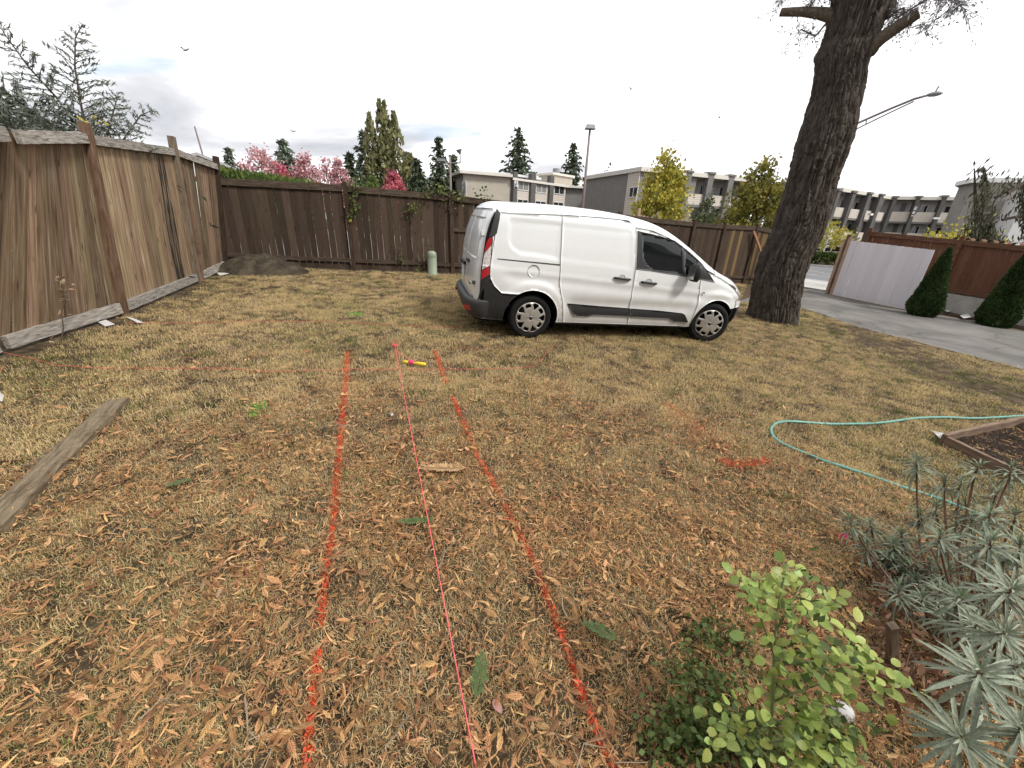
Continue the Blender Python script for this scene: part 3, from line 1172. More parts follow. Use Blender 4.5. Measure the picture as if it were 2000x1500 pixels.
# ---- long building across the street right of the trunk
ZR = 7.3
e0, e1, e2 = (43.0, 58.5), (57.2, 67.0), (66.5, 63.8)
t = thing('apartment_building', 'long curved apartment block with cream balconies across the street right of the trunk', 'building', (55, 62, ZG))
f1, f2 = Facade(e0, e1), Facade(e1, e2)
for F_, nm in ((f1, 'a'), (f2, 'b')):
    dp = -F_.n * 1.5
    A_, B_ = F_.P0, F_.P0 + F_.d * F_.L
    solid(t, 'recessed_wall', M['back_wall'], [(A_ + dp)[:2], (B_ + dp)[:2], (B_ + dp * 6)[:2], (A_ + dp * 6)[:2]], ZG - .8, ZR - (.05 if nm == 'a' else .055))
    ex = F_.n * .35
    solid(t, 'roof_slab', M['fascia'], [(A_ + ex)[:2], (B_ + ex)[:2], (B_ + dp * 6)[:2], (A_ + dp * 6)[:2]], ZR - (0 if nm == 'a' else .003), ZR + .45)
pil_px = [(1626, 1634, 371, f1), (1655, 1664, 374.5, f1), (1686, 1695, 377, f1), (1709, 1718, 380, f1), (1740.5, 1750, 384, f2), (1786, 1796, 383.5, f2), (1836, 1847, 382.5, f2)]
sp = []
for x0, x1, yt, F_ in pil_px:
    s0, _ = F_.sz(x0, yt + 8)
    s1, zt_ = F_.sz(x1, yt)
    sp.append((F_, s0, s1))
    F_.part('pilaster', M['pilaster'], t, s0, s1, ZG - .8, zt_ - .2, -.3, .6)
    F_.part('pilaster_cap', M['pilaster2'], t, s0 - .15, s1 + .15, zt_ - .197, zt_ + .05, -.4, .7)
_, z1a = f1.sz(1637, 405)
_, z0a = f1.sz(1637, 424)
_, z1b = f2.sz(1800, 414.5)
_, z0b = f2.sz(1800, 434)
print('C bands', z1a, z0a, z1b, z0b)
ends = [(f1, -1.0, sp[0][1]), (f1, sp[0][2], sp[1][1]), (f1, sp[1][2], sp[2][1]), (f1, sp[2][2], sp[3][1]), (f1, sp[3][2], f1.L - .2),
        (f2, 0.1, sp[4][1] - .01), (f2, sp[4][2], sp[5][1]), (f2, sp[5][2], sp[6][1]), (f2, sp[6][2], f2.L)]
FL = 3.0
for i, (F_, s0, s1) in enumerate(ends):
    if s1 - s0 < .5:
        continue
    zb0_, zb1_ = (z0a, z1a) if F_ is f1 else (z0b, z1b)
    for k in range(3):
        F_.part('balcony_parapet', M['siding'], t, s0 + .003, s1 - .003, zb0_ - FL * k, zb1_ - FL * k, .0, .15)
        F_.part('balcony_floor', M['pilaster2'], t, s0 + .003, s1 - .003, zb0_ - .25 - FL * k, zb0_ - .003 - FL * k, -1.49, .12)
        w2 = s1 - s0
        if k < 2 and w2 > 2:
            if i in (0, 5, 6):
                F_.part('wall_panel', M['pilaster2'], t, s0 + w2 * .7, s1 - .1, zb0_ - FL * k, ZR - .4 - FL * k, -1.49, -1.42)
            if i in (1, 2, 3, 8):
                F_.part('doorway', M['dark_gap'], t, s0 + w2 * .42, s0 + w2 * .42 + min(1.9, w2 * .4), zb0_ - FL * k, zb0_ + 2.3 - FL * k, -1.49, -1.40)
            if i in (7, 8):
                F_.window(t, s0 + w2 * (.5 if i == 7 else .82), s0 + w2 * (.85 if i == 7 else .99), zb1_ - .1 - FL * k, zb1_ + 1.1 - FL * k, -1.49, 'glass')
# round lettered sign on one pilaster
F_, s0, s1 = sp[5]
_, zs1 = F_.sz(1783, 404)
_, zs0 = F_.sz(1776, 423)
sgn = F_.part('sign', M['sign_white'], t, s0 + .05, s1 - .05, zs0, zs1, .603, .66)
b = MB()
cc = F_.P0 + F_.d * (s0 + s1) / 2 + F_.n * .67
for k in range(12):
    a = 2 * math.pi * k / 12
    b.box(cc + F_.d * math.cos(a) * .26 + np.array([0, 0, zs0 + .55 + .30 * math.sin(a)]), (.16, .02, .16), F_.rot())
for k in range(4):
    F_.box(b, (s0 + s1) / 2 - .14, (s0 + s1) / 2 + .14, zs0 + 1.15 + k * .24, zs0 + 1.23 + k * .24, .66, .68)
b.build('lettering', M['sign_ink'], sgn)
# floodlights on brackets
for (u, v, F_) in ((1682, 419, f1), (1820, 427, f2), (1805, 464, f2)):
    s_, z_ = F_.sz(u, v)
    F_.part('floodlight', M['white_paint'], t, s_ - .4, s_ + .4, z_ - .12, z_ + .14, .9, 1.3)
# end tower
t = thing('apartment_building', 'tall taupe end wall with white cornice at the far right behind the weeping tree', 'building', (49, 45, ZG))
d0, d1 = at_dist(1888, 390, 62), at_dist(2040, 395, 64)
d0, d1 = (float(d0[0]), float(d0[1])), (float(d1[0]), float(d1[1]))
ft = Facade(d0, d1)
_, zt_ = ft.sz(1907, 352)
bk = -ft.n * 14
solid(t, 'end_wall', M['taupe_wall'], [d0, d1, (d1[0] + bk[0], d1[1] + bk[1]), (d0[0] + bk[0] * .2 - 0, d0[1] + bk[1] * .2)], ZG - 1, zt_ - .25)
solid(t, 'cornice', M['white_paint'], [(d0[0] + ft.n[0] * .4 - ft.d[0] * .4, d0[1] + ft.n[1] * .4 - ft.d[1] * .4), (d1[0] + ft.n[0] * .4, d1[1] + ft.n[1] * .4), (d1[0] + bk[0], d1[1] + bk[1]), (d0[0] + bk[0] * .2 - ft.d[0] * .4, d0[1] + bk[1] * .2 - ft.d[1] * .4)], zt_ - .247, zt_ + .15)
sq, zq = ft.sz(1965, 390)
ft.part('white_wing', M['white_paint'], t, sq, sq + 14, ZG - 1, zq, .003, 3.0)

# ---- white gabled house far left beyond the fence
t = thing('house', 'pale grey gabled house roof showing over the left corner of the fences', 'house', (-21, 30, 0))
ap = at_dist(384, 297, 36)
hd = np.array([.80, .60, 0])
hn = np.array([.60, -.80, 0])
zr = ap[2]
M['grey_roof'] = pmat('pale_grey_shingle_roof', [(.30, .30, .30), (.38, .38, .375)], scale=6, stretch=(1, 1, 4), rough=.9)
zg = 1.0
lft, rgt = ap - hd * 8, ap + hd * 8
slope = .36
b = MB()
v = []
for q in (ap, ap - hn * 14):
    for dd, zz in ((-8, zr - 8 * slope), (0, zr), (8, zr - 8 * slope)):
        v.append((q[0] + hd[0] * dd, q[1] + hd[1] * dd, zz))
b.add(v, [(0, 1, 4, 3), (1, 2, 5, 4)])
b.add(np.array(v) - np.array([0, 0, .18]), [(3, 4, 1, 0), (4, 5, 2, 1)])
b.add([v[0], v[1], v[2], tuple(np.array(v[0]) - [0, 0, .18]), tuple(np.array(v[1]) - [0, 0, .18]), tuple(np.array(v[2]) - [0, 0, .18])], [(0, 3, 4, 1), (1, 4, 5, 2)])
b.build('roof', M['grey_roof'], t)
w0 = [np.array(v[i]) * 1.0 - hn * .4 - np.array([0, 0, .2]) for i in range(3)]
b = MB()
zb = zg - 2
b.add([w0[0], w0[1], w0[2], (w0[2][0], w0[2][1], zb), (w0[0][0], w0[0][1], zb)], [(0, 4, 3, 2, 1)])
w1 = [p - hn * 13 for p in w0]
b.add([w0[2], w1[2], (w1[2][0], w1[2][1], zb), (w0[2][0], w0[2][1], zb), w0[0], w1[0], (w1[0][0], w1[0][1], zb), (w0[0][0], w0[0][1], zb)], [(0, 1, 2, 3), (7, 6, 5, 4)])
b.build('wall', M['white_paint'], t)
q = ap - hn * 3 - hd * 3
b = MB().box((q[0], q[1], zr - 3 * slope + .15), (.5, .5, .5))
b.build('roof_vent', M['metal_grey'], t)
# ---- unseen house behind the camera, added and sized to mirror in the van's windows
M['house_wall'] = pmat('beige_house_siding', [(.36, .33, .29), (.42, .39, .34)], scale=1.0, rough=.85, stripes=.2)
M['dark_roof'] = pmat('dark_shingle_roof', [(.04, .038, .036), (.07, .066, .062)], scale=8, rough=.9)
t = thing('house', 'unseen beige house with dark gabled roof behind the viewer, added to mirror in the windows of the van', 'house', (1, -4, -.2))
MB().box((5.5, -7.4, 2.4), (26, 8, 5.4)).build('wall', M['house_wall'], t)
b = MB()
rv = [(-8.2, -2.9, 4.95), (19.2, -2.9, 4.95), (19.2, -7.4, 7.4), (-8.2, -7.4, 7.4), (19.2, -11.9, 4.95), (-8.2, -11.9, 4.95)]
b.add(rv, [(0, 1, 2, 3), (3, 2, 4, 5)])
b.add([(x, y, z - .16) for x, y, z in rv], [(3, 2, 1, 0), (5, 4, 2, 3)])
b.add([rv[0], rv[1], (19.2, -2.9, 4.79), (-8.2, -2.9, 4.79)], [(3, 2, 1, 0)])
b.build('roof', M['dark_roof'], t)
fh = Facade((-6.5, -3.4), (8.5, -3.4))
for s0_ in (1.0, 4.6, 11.0, 15.5, 19.0):
    fh.window(t, s0_, s0_ + 1.8, .9, 2.1, .0, 'glass')
fh.part('door', M['white_paint'], t, 8.2, 9.2, -.1, 2.0, .002, .06)
# ---- poles and lamps
def pole_lamp(u, v, D, label, r0=.09, head='box', side=0.0, group=None):
    p = at_dist(u, v, D)
    zb = float(ground(p[0], p[1])) - .3
    t = thing('street_lamp', label, 'street lamp', (p[0], p[1], zb), group)
    MB().tube([(p[0], p[1], zb), (p[0], p[1], p[2])], [r0 * 1.25, r0 * .8], 8).build('pole', M['rust_pole'], t, smooth=True)
    x = np.array([CAMR[0][0], 0, 0])
    q = np.array([p[0] + side, p[1], p[2]])
    if head == 'box':
        MB().box(q + [0.0, 0, .05], (.62, .45, .22), taper=.75).build('lamp_head', M['metal_grey'], t)
    else:
        MB().tube([(p[0] - .9, p[1], p[2] - .55), (p[0] + .9, p[1], p[2] - .45)], .05, 6).build('cross_arm', M['metal_grey'], t)
        MB().tube([(p[0] + .9, p[1], p[2] - .5), (p[0] + .9, p[1], p[2] + .2), (p[0] + .8, p[1], p[2] + .55)], [.05, .05, .28], 8).build('lamp_head', M['metal_grey'], t)
        MB().box((p[0] - .8, p[1], p[2] - .3), (.7, .5, .22)).build('lamp_head', M['metal_grey'], t)
    return t


pole_lamp(1152.5, 250, 28, 'tall brown lamp post rising behind the roof of the white van', .085)
pole_lamp(879, 306, 40, 'grey lamp post with twin heads beside the tan apartment block', .10, 'twin')
p1 = at_dist(380, 247, 44)
b = MB().tube([(p1[0] + .35, p1[1], p1[2] - 5.5), tuple(p1)], [.09, .05], 6)
tag(b.build('mast', M['rust_pole']), 'thin mast standing behind the pale gabled house roof', 'mast')
p1 = at_dist(33, 172, 16)
t = thing('street_lamp', 'small lamp on a thin post above the left fence behind the cedar boughs', 'street lamp', (p1[0], p1[1], 0))
MB().tube([(p1[0] + .1, p1[1], -.1), (p1[0], p1[1], p1[2])], [.05, .04], 6).build('pole', M['metal_grey'], t)
MB().box((p1[0] + .02, p1[1], p1[2] + .05), (.15, .12, .07)).build('lamp_head', M['metal_grey'], t)
# cobra-head street lamp whose post is behind the trunk
DA = 23.0
pa, pb_, pe = at_dist(1640, 256, DA), at_dist(1640, 268, DA), at_dist(1815, 185, DA)
t = thing('street_lamp', 'street lamp arm with a long flat head reaching out right of the big trunk', 'street lamp', (pa[0], pa[1], float(ground(pa[0], pa[1]))))
pt = at_dist(1632, 259, DA)
MB().tube([(pt[0], pt[1], float(ground(pt[0], pt[1])) - .1), (pt[0], pt[1], pt[2] + .4)], [.14, .09], 10).build('pole', M['metal_grey'], t, smooth=True)
mid = at_dist(1740, 212, DA)
M['arm'] = plain('dull_metal_arm', (.20, .17, .18), .6)
b = MB().tube([pt, pa, mid, at_dist(1785, 193.5, DA), pe], .045, 8)
b.tube([pt - [0, 0, .4], pb_, at_dist(1740, 219, DA), at_dist(1785, 198, DA)], .025, 6)
u1, u2 = at_dist(1693, 231, DA), at_dist(1691, 243, DA)
b.tube([u1, u2], .02, 6)
b.build('arm', M['arm'], t, smooth=True)
e1_, e2_ = at_dist(1812, 185.5, DA), at_dist(1842, 181.5, DA)
ax = e2_ - e1_
b = MB()
b.tube([e1_ - ax * .05, e1_ + ax * .15, e1_ + ax * .5, e1_ + ax * .85, e2_], [.04, .07, .085, .06, .02], 10)
b.build('lamp_head', M['metal_grey'], t, smooth=True)
q = e1_ + ax * .45
MB().tube([q + [0, 0, .05], q + [.05, 0, .24]], .03, 6).build('photocell', M['metal_grey'], t)

# ---- parked car and hedge across the street
def st3(u, n):
    x, y = st(u, n)
    return np.array([x, y, float(ground(x, y))])


hu = float(hit(1605, 521)[:2] @ SU)
M['car_white'] = plain('white_car_paint', (.70, .71, .72), .3, coat=.6)
t = thing('parked_car', 'white car parked behind the hedge across the street', 'car', st3(hu - .2, S1 + 5.5))
fcr = Facade(st(hu - 3.0, S1 + 4.8), st(hu + 3.0, S1 + 4.8))
zc = float(st3(hu, S1 + 5)[2]) + .25
prof = [(0.1, .35), (0.0, .65), (.15, .85), (1.0, .98), (1.7, 1.42), (3.0, 1.47), (3.9, 1.02), (4.5, .92), (4.6, .6), (4.5, .35)]
b = MB()
vv = []
for dd in (0.0, -1.7):
    for (x, z) in prof:
        p = fcr.P0 + fcr.d * (x + .6) + fcr.n * dd
        vv.append((p[0], p[1], z + zc - .15))
n_ = len(prof)
b.add(vv, [tuple(range(n_)), tuple(range(2 * n_ - 1, n_ - 1, -1))] + [(i, n_ + i, n_ + (i + 1) % n_, (i + 1) % n_) for i in range(n_)])
b.build('body', M['car_white'], t)
for xs_ in ([(1.25, 1.0), (1.78, 1.36), (2.3, 1.38), (2.3, 1.0)], [(2.4, 1.0), (2.4, 1.38), (2.95, 1.39), (3.6, 1.02)]):
    b = MB()
    vv = [tuple((fcr.P0 + fcr.d * (x + .6) + fcr.n * dd + np.array([0, 0, z + zc - .15]))) for dd in (.012, .002) for x, z in xs_]
    b.add(vv, [(0, 1, 2, 3), (7, 6, 5, 4), (0, 4, 5, 1), (1, 5, 6, 2), (2, 6, 7, 3), (3, 7, 4, 0)])
    b.build('window', M['glass'], t)
for xx in (.95, 3.7):
    p = fcr.P0 + fcr.d * (xx + .6)
    b = MB().tube([p + fcr.n * .03 + [0, 0, zc + .17], p - fcr.n * .2 + [0, 0, zc + .17]], .32, 18)
    b.build('wheel', M['dark_plastic'], t)

# ================================================================== trees and shrubs
def leafmat(name, cols, trans=.25, isl=.35, hue=.02, rough=.75, scale=1.2):
    return pmat(name, cols, scale=scale, rough=rough, island=isl, hue=hue, trans=trans, spec=.25)


M['conifer'] = leafmat('dark_conifer_foliage', [(.030, .042, .024), (.055, .072, .040), (.08, .095, .055)], .08, .4)
M['fir'] = leafmat('blue_green_fir_foliage', [(.06, .075, .054), (.10, .12, .084), (.14, .155, .11)], .08, .4)
M['poplar'] = leafmat('olive_poplar_foliage', [(.12, .13, .055), (.20, .20, .09), (.29, .27, .13)], .25, .4)
M['maple_pink'] = leafmat('pink_red_autumn_foliage', [(.34, .16, .17), (.50, .27, .285), (.62, .40, .40)], .3, .35)
M['maple_red'] = leafmat('deep_red_autumn_foliage', [(.30, .055, .085), (.46, .115, .15), (.58, .21, .24)], .3, .35)
M['hedge'] = leafmat('bright_green_hedge_foliage', [(.035, .06, .012), (.07, .105, .02), (.10, .14, .035)], .15, .4)
M['yellow'] = leafmat('yellow_green_autumn_foliage', [(.17, .18, .035), (.38, .34, .06), (.56, .46, .08)], .3, .3, .015)
M['yellow2'] = leafmat('olive_yellow_autumn_foliage', [(.09, .10, .025), (.19, .18, .04), (.36, .29, .06)], .3, .3, .015)
M['green'] = leafmat('mid_green_foliage', [(.045, .06, .022), (.08, .10, .04), (.12, .14, .06)], .2, .35)
M['cone'] = leafmat('deep_green_cedar_shrub_foliage', [(.022, .042, .013), (.045, .078, .023), (.075, .112, .036)], .08, .4)
M['weep'] = leafmat('grey_olive_drooping_foliage', [(.05, .052, .032), (.09, .09, .055), (.14, .135, .085)], .1, .35)
M['whip'] = leafmat('soft_green_cedar_sprays', [(.11, .135, .105), (.20, .225, .185), (.30, .32, .285)], .2, .3)
M['trunk'] = pmat('brown_tree_bark', [(.05, .04, .032), (.09, .075, .06)], scale=6, stretch=(3, 3, .5), rough=.95, bump=.6)


def cards(rs, C, size, aspect=.6, up=None, spread=1.0, droop=0.0):
    """leaf-shaped quads centred on C with random orientation; up biases the long axis"""
    C = np.asarray(C, float)
    n = len(C)
    size = np.broadcast_to(np.asarray(size, float), (n,)) * rs.uniform(.65, 1.35, n)
    a = rs.normal(size=(n, 3)) * spread
    if up is not None:
        a = a + np.asarray(up)
    a /= np.linalg.norm(a, axis=1)[:, None]
    c = np.cross(a, rs.normal(size=(n, 3)))
    c /= np.linalg.norm(c, axis=1)[:, None] + 1e-9
    a = a * size[:, None] * .5
    c = c * size[:, None] * .5 * aspect
    return np.stack([C - a, C + c - a * .1, C + a, C - c - a * .1], 1)


def crown_tree(name, label, cat, base, H, crown, mat, n, size, seed, group=None, trunk_r=.12, clear=.25, gaps=.45, trunkmat=None, aspect=.7):
    """round-ish crown: crown(h in 0..1) -> radius; clumped leaves with gaps"""
    rs = np.random.RandomState(seed)
    base = np.asarray(base, float)
    t = thing(name, label, cat, base, group)
    # limbs
    b = MB()
    k = 7
    path = [base + np.array([.03 * H * math.sin(i * 1.3 + seed) * i / k * .3, 0, H * .92 * i / k]) for i in range(k + 1)]
    b.tube(path, [trunk_r * (1 - .85 * i / k) for i in range(k + 1)], 7)
    tips = []
    for i in range(22):
        h = clear + (1 - clear) * (i + rs.rand()) / 22 * .92
        z0 = base + np.array([0, 0, H * h * .85])
        r = crown(h) * rs.uniform(.6, .98)
        a = rs.uniform(0, 6.28)
        z1 = base + np.array([math.cos(a) * r, math.sin(a) * r, H * min(h * 1.0 + .06, .98)])
        mid = (z0 + z1) / 2 - np.array([0, 0, .02 * H])
        b.tube([z0, mid, z1], [trunk_r * .3, trunk_r * .2, trunk_r * .06], 4, cap=False)
        tips.append(z1)
    b.build('trunk', trunkmat or M['trunk'], t)
    # clumps
    cl = []
    while len(cl) < 110:
        h = clear + (1 - clear) * rs.rand()
        r = crown(h)
        if rs.rand() * 1.05 > r / max(crown(x) for x in np.linspace(clear, 1, 9)) + .08:
            continue
        rr = r * math.sqrt(rs.uniform(.12, 1))
        a = rs.uniform(0, 6.28)
        cl.append(base + np.array([math.cos(a) * rr, math.sin(a) * rr, H * h]))
    cl = np.array(cl)
    rad = max(crown(x) for x in np.linspace(clear, 1, 9)) * gaps * .55
    idx = rs.randint(len(cl), size=n)
    P = cl[idx] + rs.normal(size=(n, 3)) * rad * np.array([.62, .62, .5])
    b = MB().quads(cards(rs, P, size, aspect))
    b.build('crown', mat, t)
    return t


def conifer(name, label, base, H, Rb, mat, seed, n_b=70, size=.5, group=None, droop=.25, clear=.06, trunk_r=.14, power=.9, cat='tree'):
    rs = np.random.RandomState(seed)
    base = np.asarray(base, float)
    t = thing(name, label, cat, base, group)
    MB().tube([base, base + [0, 0, H * .6], base + [0, 0, H * .985]], [trunk_r, trunk_r * .55, .015], 6).build('trunk', M['trunk'], t)
    C, up = [], []
    for i in range(n_b):
        h = clear + (1 - clear) * ((i + rs.rand()) / n_b)
        L = Rb * (1 - h) ** power * rs.uniform(.62, 1.08) + .02 * Rb
        a = i * 2.4 + rs.uniform(-.4, .4)
        d = np.array([math.cos(a), math.sin(a), 0])
        k = max(4, int(L / size * 5))
        for j in range(k):
            f = (j + rs.rand()) / k
            p = base + [0, 0, H * h] + d * L * f + np.array([0, 0, -droop * L * f * f + .1 * L * f])
            p = p + rs.normal(size=3) * np.array([.28, .28, .12]) * size
            C.append(p)
            up.append(d * .9 + [0, 0, -.45])
    for j in range(14):
        C.append(base + [0, 0, H * (.90 + .10 * j / 14)])
        up.append([0, 0, 1.2])
    b = MB().quads(cards(rs, C, size, .42, up=np.array(up), spread=.45))
    b.build('crown', mat, t)
    return t


def tree_at(u, v_top, D, u_base=None):
    top = at_dist(u, v_top, D)
    base = np.array([top[0], top[1], float(ground(top[0], top[1])) - .1])
    return base, float(top[2] - base[2])


def px2m(D, u=1000):
    return D / FPX * 1.0


# conifers on the skyline: (u, v_top, D, half-width px at base, mat, label)
con = [
    (446, 290, 62, 24, 'fir', 'small distant fir just right of the gabled roof', .3, 3),
    (552, 274, 48, 46, 'fir', 'broad layered cedar rising between the pink trees', -.05, 4),
    (682, 300, 44, 22, 'conifer', 'thin dark conifer left of the tall poplar cluster', .2, 5),
    (708, 256, 52, 44, 'fir', 'drooping fir against the left side of the tall poplar', .35, 6),
    (793, 300, 56, 40, 'fir', 'loose fir tucked behind the right side of the poplar', .3, 12),
    (814, 312, 46, 36, 'conifer', 'dark green spruce behind the round red tree', .15, 7),
    (856, 270, 56, 38, 'conifer', 'pointed conifer left of the twin headed lamp post', .2, 8),
    (886, 304, 60, 22, 'conifer', 'small conifer right of the twin headed lamp post', .2, 9),
    (1013, 250, 82, 44, 'conifer', 'tall dark conifer rising behind the tan apartment block', .2, 10),
    (1121, 281, 85, 36, 'conifer', 'dark bushy conifer left of the tall brown lamp post', .1, 11),
]
for (u, v, D, hw, mt, lb, dr, sd_) in con:
    bs, H = tree_at(u, v, D)
    w = hw * D / FPX * 1.05
    conifer('conifer_tree', lb, bs, H, w * 1.35, M[mt], sd_, n_b=int(95 + H * 4), size=.26 + D * .0075, droop=dr, group='conifers on the skyline',
            clear=.12 if mt == 'conifer' else .1, power=.75 if u in (1121, 1013) else .9)
# tall poplar cluster
bs, H = tree_at(742, 194, 50)
t = thing('poplar_tree', 'tall olive green columnar poplar cluster standing above the back fence', 'tree', bs)
rs = np.random.RandomState(21)
cols_ = [(-1.3, 0, .90, .95), (-.25, .4, 1.0, .85), (.45, -.3, .985, .8), (1.25, .2, .92, 1.0), (2.7, .5, .60, 1.2), (-2.2, .3, .5, .8), (3.6, .2, .45, 1.0)]
b, P, UP = MB(), [], []
for (dx, dy, hh, rr) in cols_:
    x0 = bs + np.array([dx * .5, dy, 0])
    b.tube([x0, bs + [dx * .8, dy, H * hh * .5], bs + [dx, dy, H * hh * .97]], [.16, .09, .02], 5)
    for i in range(700):
        h = rs.uniform(.12, 1.0)
        r = rr * min(1, (1 - h) * 3.2 + .12) * math.sqrt(rs.rand()) * (.75 + .5 * fbm(np.array([h * 14, dx * 3, 1.0]), 2))
        a = rs.uniform(0, 6.28)
        P.append(bs + [dx + math.cos(a) * r, dy + math.sin(a) * r, H * hh * h])
        UP.append([math.cos(a) * .3, math.sin(a) * .3, 1.0])
b.build('trunk', M['trunk'], t)
MB().quads(cards(rs, P, .55, .55, up=np.array(UP), spread=.5)).build('crown', M['poplar'], t)

oval = lambda w, lo=.15: (lambda h: w * max(0.05, math.sin(math.pi * min(1, max(0, (h - lo) / (1.02 - lo))) ** .75)))
pink = [
    (504, 288, 34, 34, 'maple_pink', 'pink leaved tree nearest the green hedge', 31),
    (478, 322, 36, 18, 'maple_pink', 'faint pink shrubby tree at the left end of the hedge', 37),
    (548, 325, 33, 22, 'maple_red', 'low dusky red tree right of the layered cedar trunk', 32),
    (592, 300, 36, 26, 'maple_pink', 'pink leaved tree standing right of the layered cedar', 33),
    (634, 310, 38, 22, 'maple_pink', 'thin airy pink tree behind the middle of the fence', 34),
    (661, 311, 38, 18, 'maple_pink', 'slim pink tree left of the vine covered fence post', 35),
    (768, 338, 30, 24, 'maple_red', 'round deep red tree below the tall poplar', 36),
]
for (u, v, D, hw, mt, lb, sd_) in pink:
    bs, H = tree_at(u, v, D)
    w = hw * D / FPX
    crown_tree('autumn_tree', lb, 'tree', bs, H, oval(w, .05), M[mt], 3000 if sd_ != 34 else 1300, .19, sd_, 'pink and red autumn trees', trunk_r=.08, clear=.2, gaps=.5)
for (u, v, D, hw, mt, n, sz, lb, sd_) in [
    (1308, 295, 24, 46, 'yellow', 7000, .17, 'yellow leaved street tree in front of the grey block corner', 41),
    (1500, 308, 24, 48, 'yellow2', 6500, .17, 'olive yellow tree just left of the big trunk', 42),
    (1386, 380, 30, 22, 'green', 1300, .16, 'small green tree between the two yellow trees', 43),
    (1190, 318, 88, 22, 'green', 260, .45, 'tiny sparse tree on the skyline right of the lamp post', 44),
    (1627, 434, 42, 36, 'yellow', 1100, .20, 'young yellow tree with a white stem beyond the street', 45),
    (722, 346, 26, 34, 'hedge', 1500, .15, 'dull green rounded bush below the poplar', 46),
]:
    bs, H = tree_at(u, v, D)
    w = hw * D / FPX
    crown_tree('street_tree' if sd_ != 46 else 'garden_bush', lb, 'tree' if sd_ != 46 else 'bush', bs, H, oval(w, .02 if sd_ in (41, 42, 46) else .1), M[mt], n, sz, sd_, None, trunk_r=.09, clear=.25 if sd_ != 45 else .45, gaps=.42,
               trunkmat=M['white_paint'] if sd_ == 45 else None)
bs, H = tree_at(1885, 437, 34)
crown_tree('garden_bush', 'yellow green bush showing over the red fence below the taupe wall', 'bush', bs, H, oval(2.3, .0), M['yellow'], 1500, .20, 47, clear=.3)

# clipped hedge behind the back fence
h0, h1 = at_dist(424, 332, 16.2), at_dist(604, 357, 21.5)
t = thing('hedge', 'row of clipped bright green hedging behind the left end of the dark fence', 'hedge', (h0[0], h0[1], .4))
rs = np.random.RandomState(51)
P, UP = [], []
for i in range(15000):
    f = rs.rand()
    c = h0 + (h1 - h0) * f
    bump_ = .10 * math.sin(f * 60) + .08 * math.sin(f * 23 + 1)
    z = rs.uniform(.9, 1.0) ** 1 if rs.rand() < .5 else rs.uniform(.3, 1)
    P.append([c[0] + rs.normal() * .30, c[1] + rs.normal() * .30, .4 + (c[2] - .4 + bump_) * z - abs(rs.normal()) * .12])
    UP.append([0, 0, 1.6])
MB().quads(cards(rs, P, .15, .45, up=np.array(UP), spread=.5)).build('foliage', M['hedge'], t)
b = MB()
dd = (h1 - h0) * [1, 1, 0]
dn = np.array([dd[1], -dd[0], 0]) / np.linalg.norm(dd) * .25
b.add([h0 - dn - [0, 0, h0[2] - .3], h1 - dn - [0, 0, h1[2] - .3], h1 + dn - [0, 0, h1[2] - .3], h0 + dn - [0, 0, h0[2] - .3],
       h0 - dn - [0, 0, .3], h1 - dn - [0, 0, .3], h1 + dn - [0, 0, .3], h0 + dn - [0, 0, .3]],
      [(0, 1, 5, 4), (1, 2, 6, 5), (2, 3, 7, 6), (3, 0, 4, 7), (4, 5, 6, 7)])
b.build('stems', M['trunk'], t)
# low hedge across the street
P = []
for i in range(5000):
    p = st3(hu + rs.uniform(-6, 4), S1 + 1.2 + rs.uniform(0, 1.6))
    P.append(p + [0, 0, .95 * math.sqrt(rs.rand()) + .1])
t = tag(MB().quads(cards(rs, P, .22, .6)).build('hedge', M['hedge']), 'low green hedge along the far kerb of the street', 'hedge')

# dense cone shrubs by the driveway
def cone_shrub(ubase, vbase, vtop, wpx, label, seed, n=15000):
    rs = np.random.RandomState(seed)
    bs = hit(ubase, vbase)
    z = float((CAMR.T @ (bs - CAMP))[2])
    s_, zt_ = on_plane(ubase + (vbase - vtop) * .42, vtop, bs, bs + np.array([CAMR[0][0], -.6, 0]))
    H = zt_ - bs[2]
    w = wpx * z / FPX / 2 * .86
    t = thing('cone_shrub', label, 'shrub', bs, 'dense cone shaped shrubs by the driveway')
    w *= .74
    P, UP = [], []
    prof = lambda h: w * (1 - h) ** .8 * (1 - .35 * max(0, .12 - h) / .12)
    for i in range(n):
        h = 1 - math.sqrt(rs.rand()) if rs.rand() < .75 else rs.rand()
        a = rs.uniform(0, 6.28)
        lump = .82 + .36 * fbm(np.array([math.cos(a) * 2.2, math.sin(a) * 2.2, h * 5 + seed]), 3)
        r = prof(h) * lump * (1 - .22 * rs.rand() ** 2)
        P.append(bs + [math.cos(a) * r, math.sin(a) * r, H * h + .03])
        UP.append([math.cos(a) * .7, math.sin(a) * .7, .9])
    MB().quads(cards(rs, P, .13, .4, up=np.array(UP), spread=.42)).build('foliage', M['cone'], t)
    pr = [(prof(h) * .72 + .004, H * h) for h in np.linspace(0, .96, 10)]
    b = MB().lathe(pr, 14)
    b.v[0] = b.v[0] + bs
    b.build('stem', M['cone'], t)


cone_shrub(1797, 617, 488, 84, 'dark green cone shrub at the end of the lilac white panel', 61)
cone_shrub(1937, 637, 490, 96, 'dark green cone shrub nearest the right edge by the wall', 62)

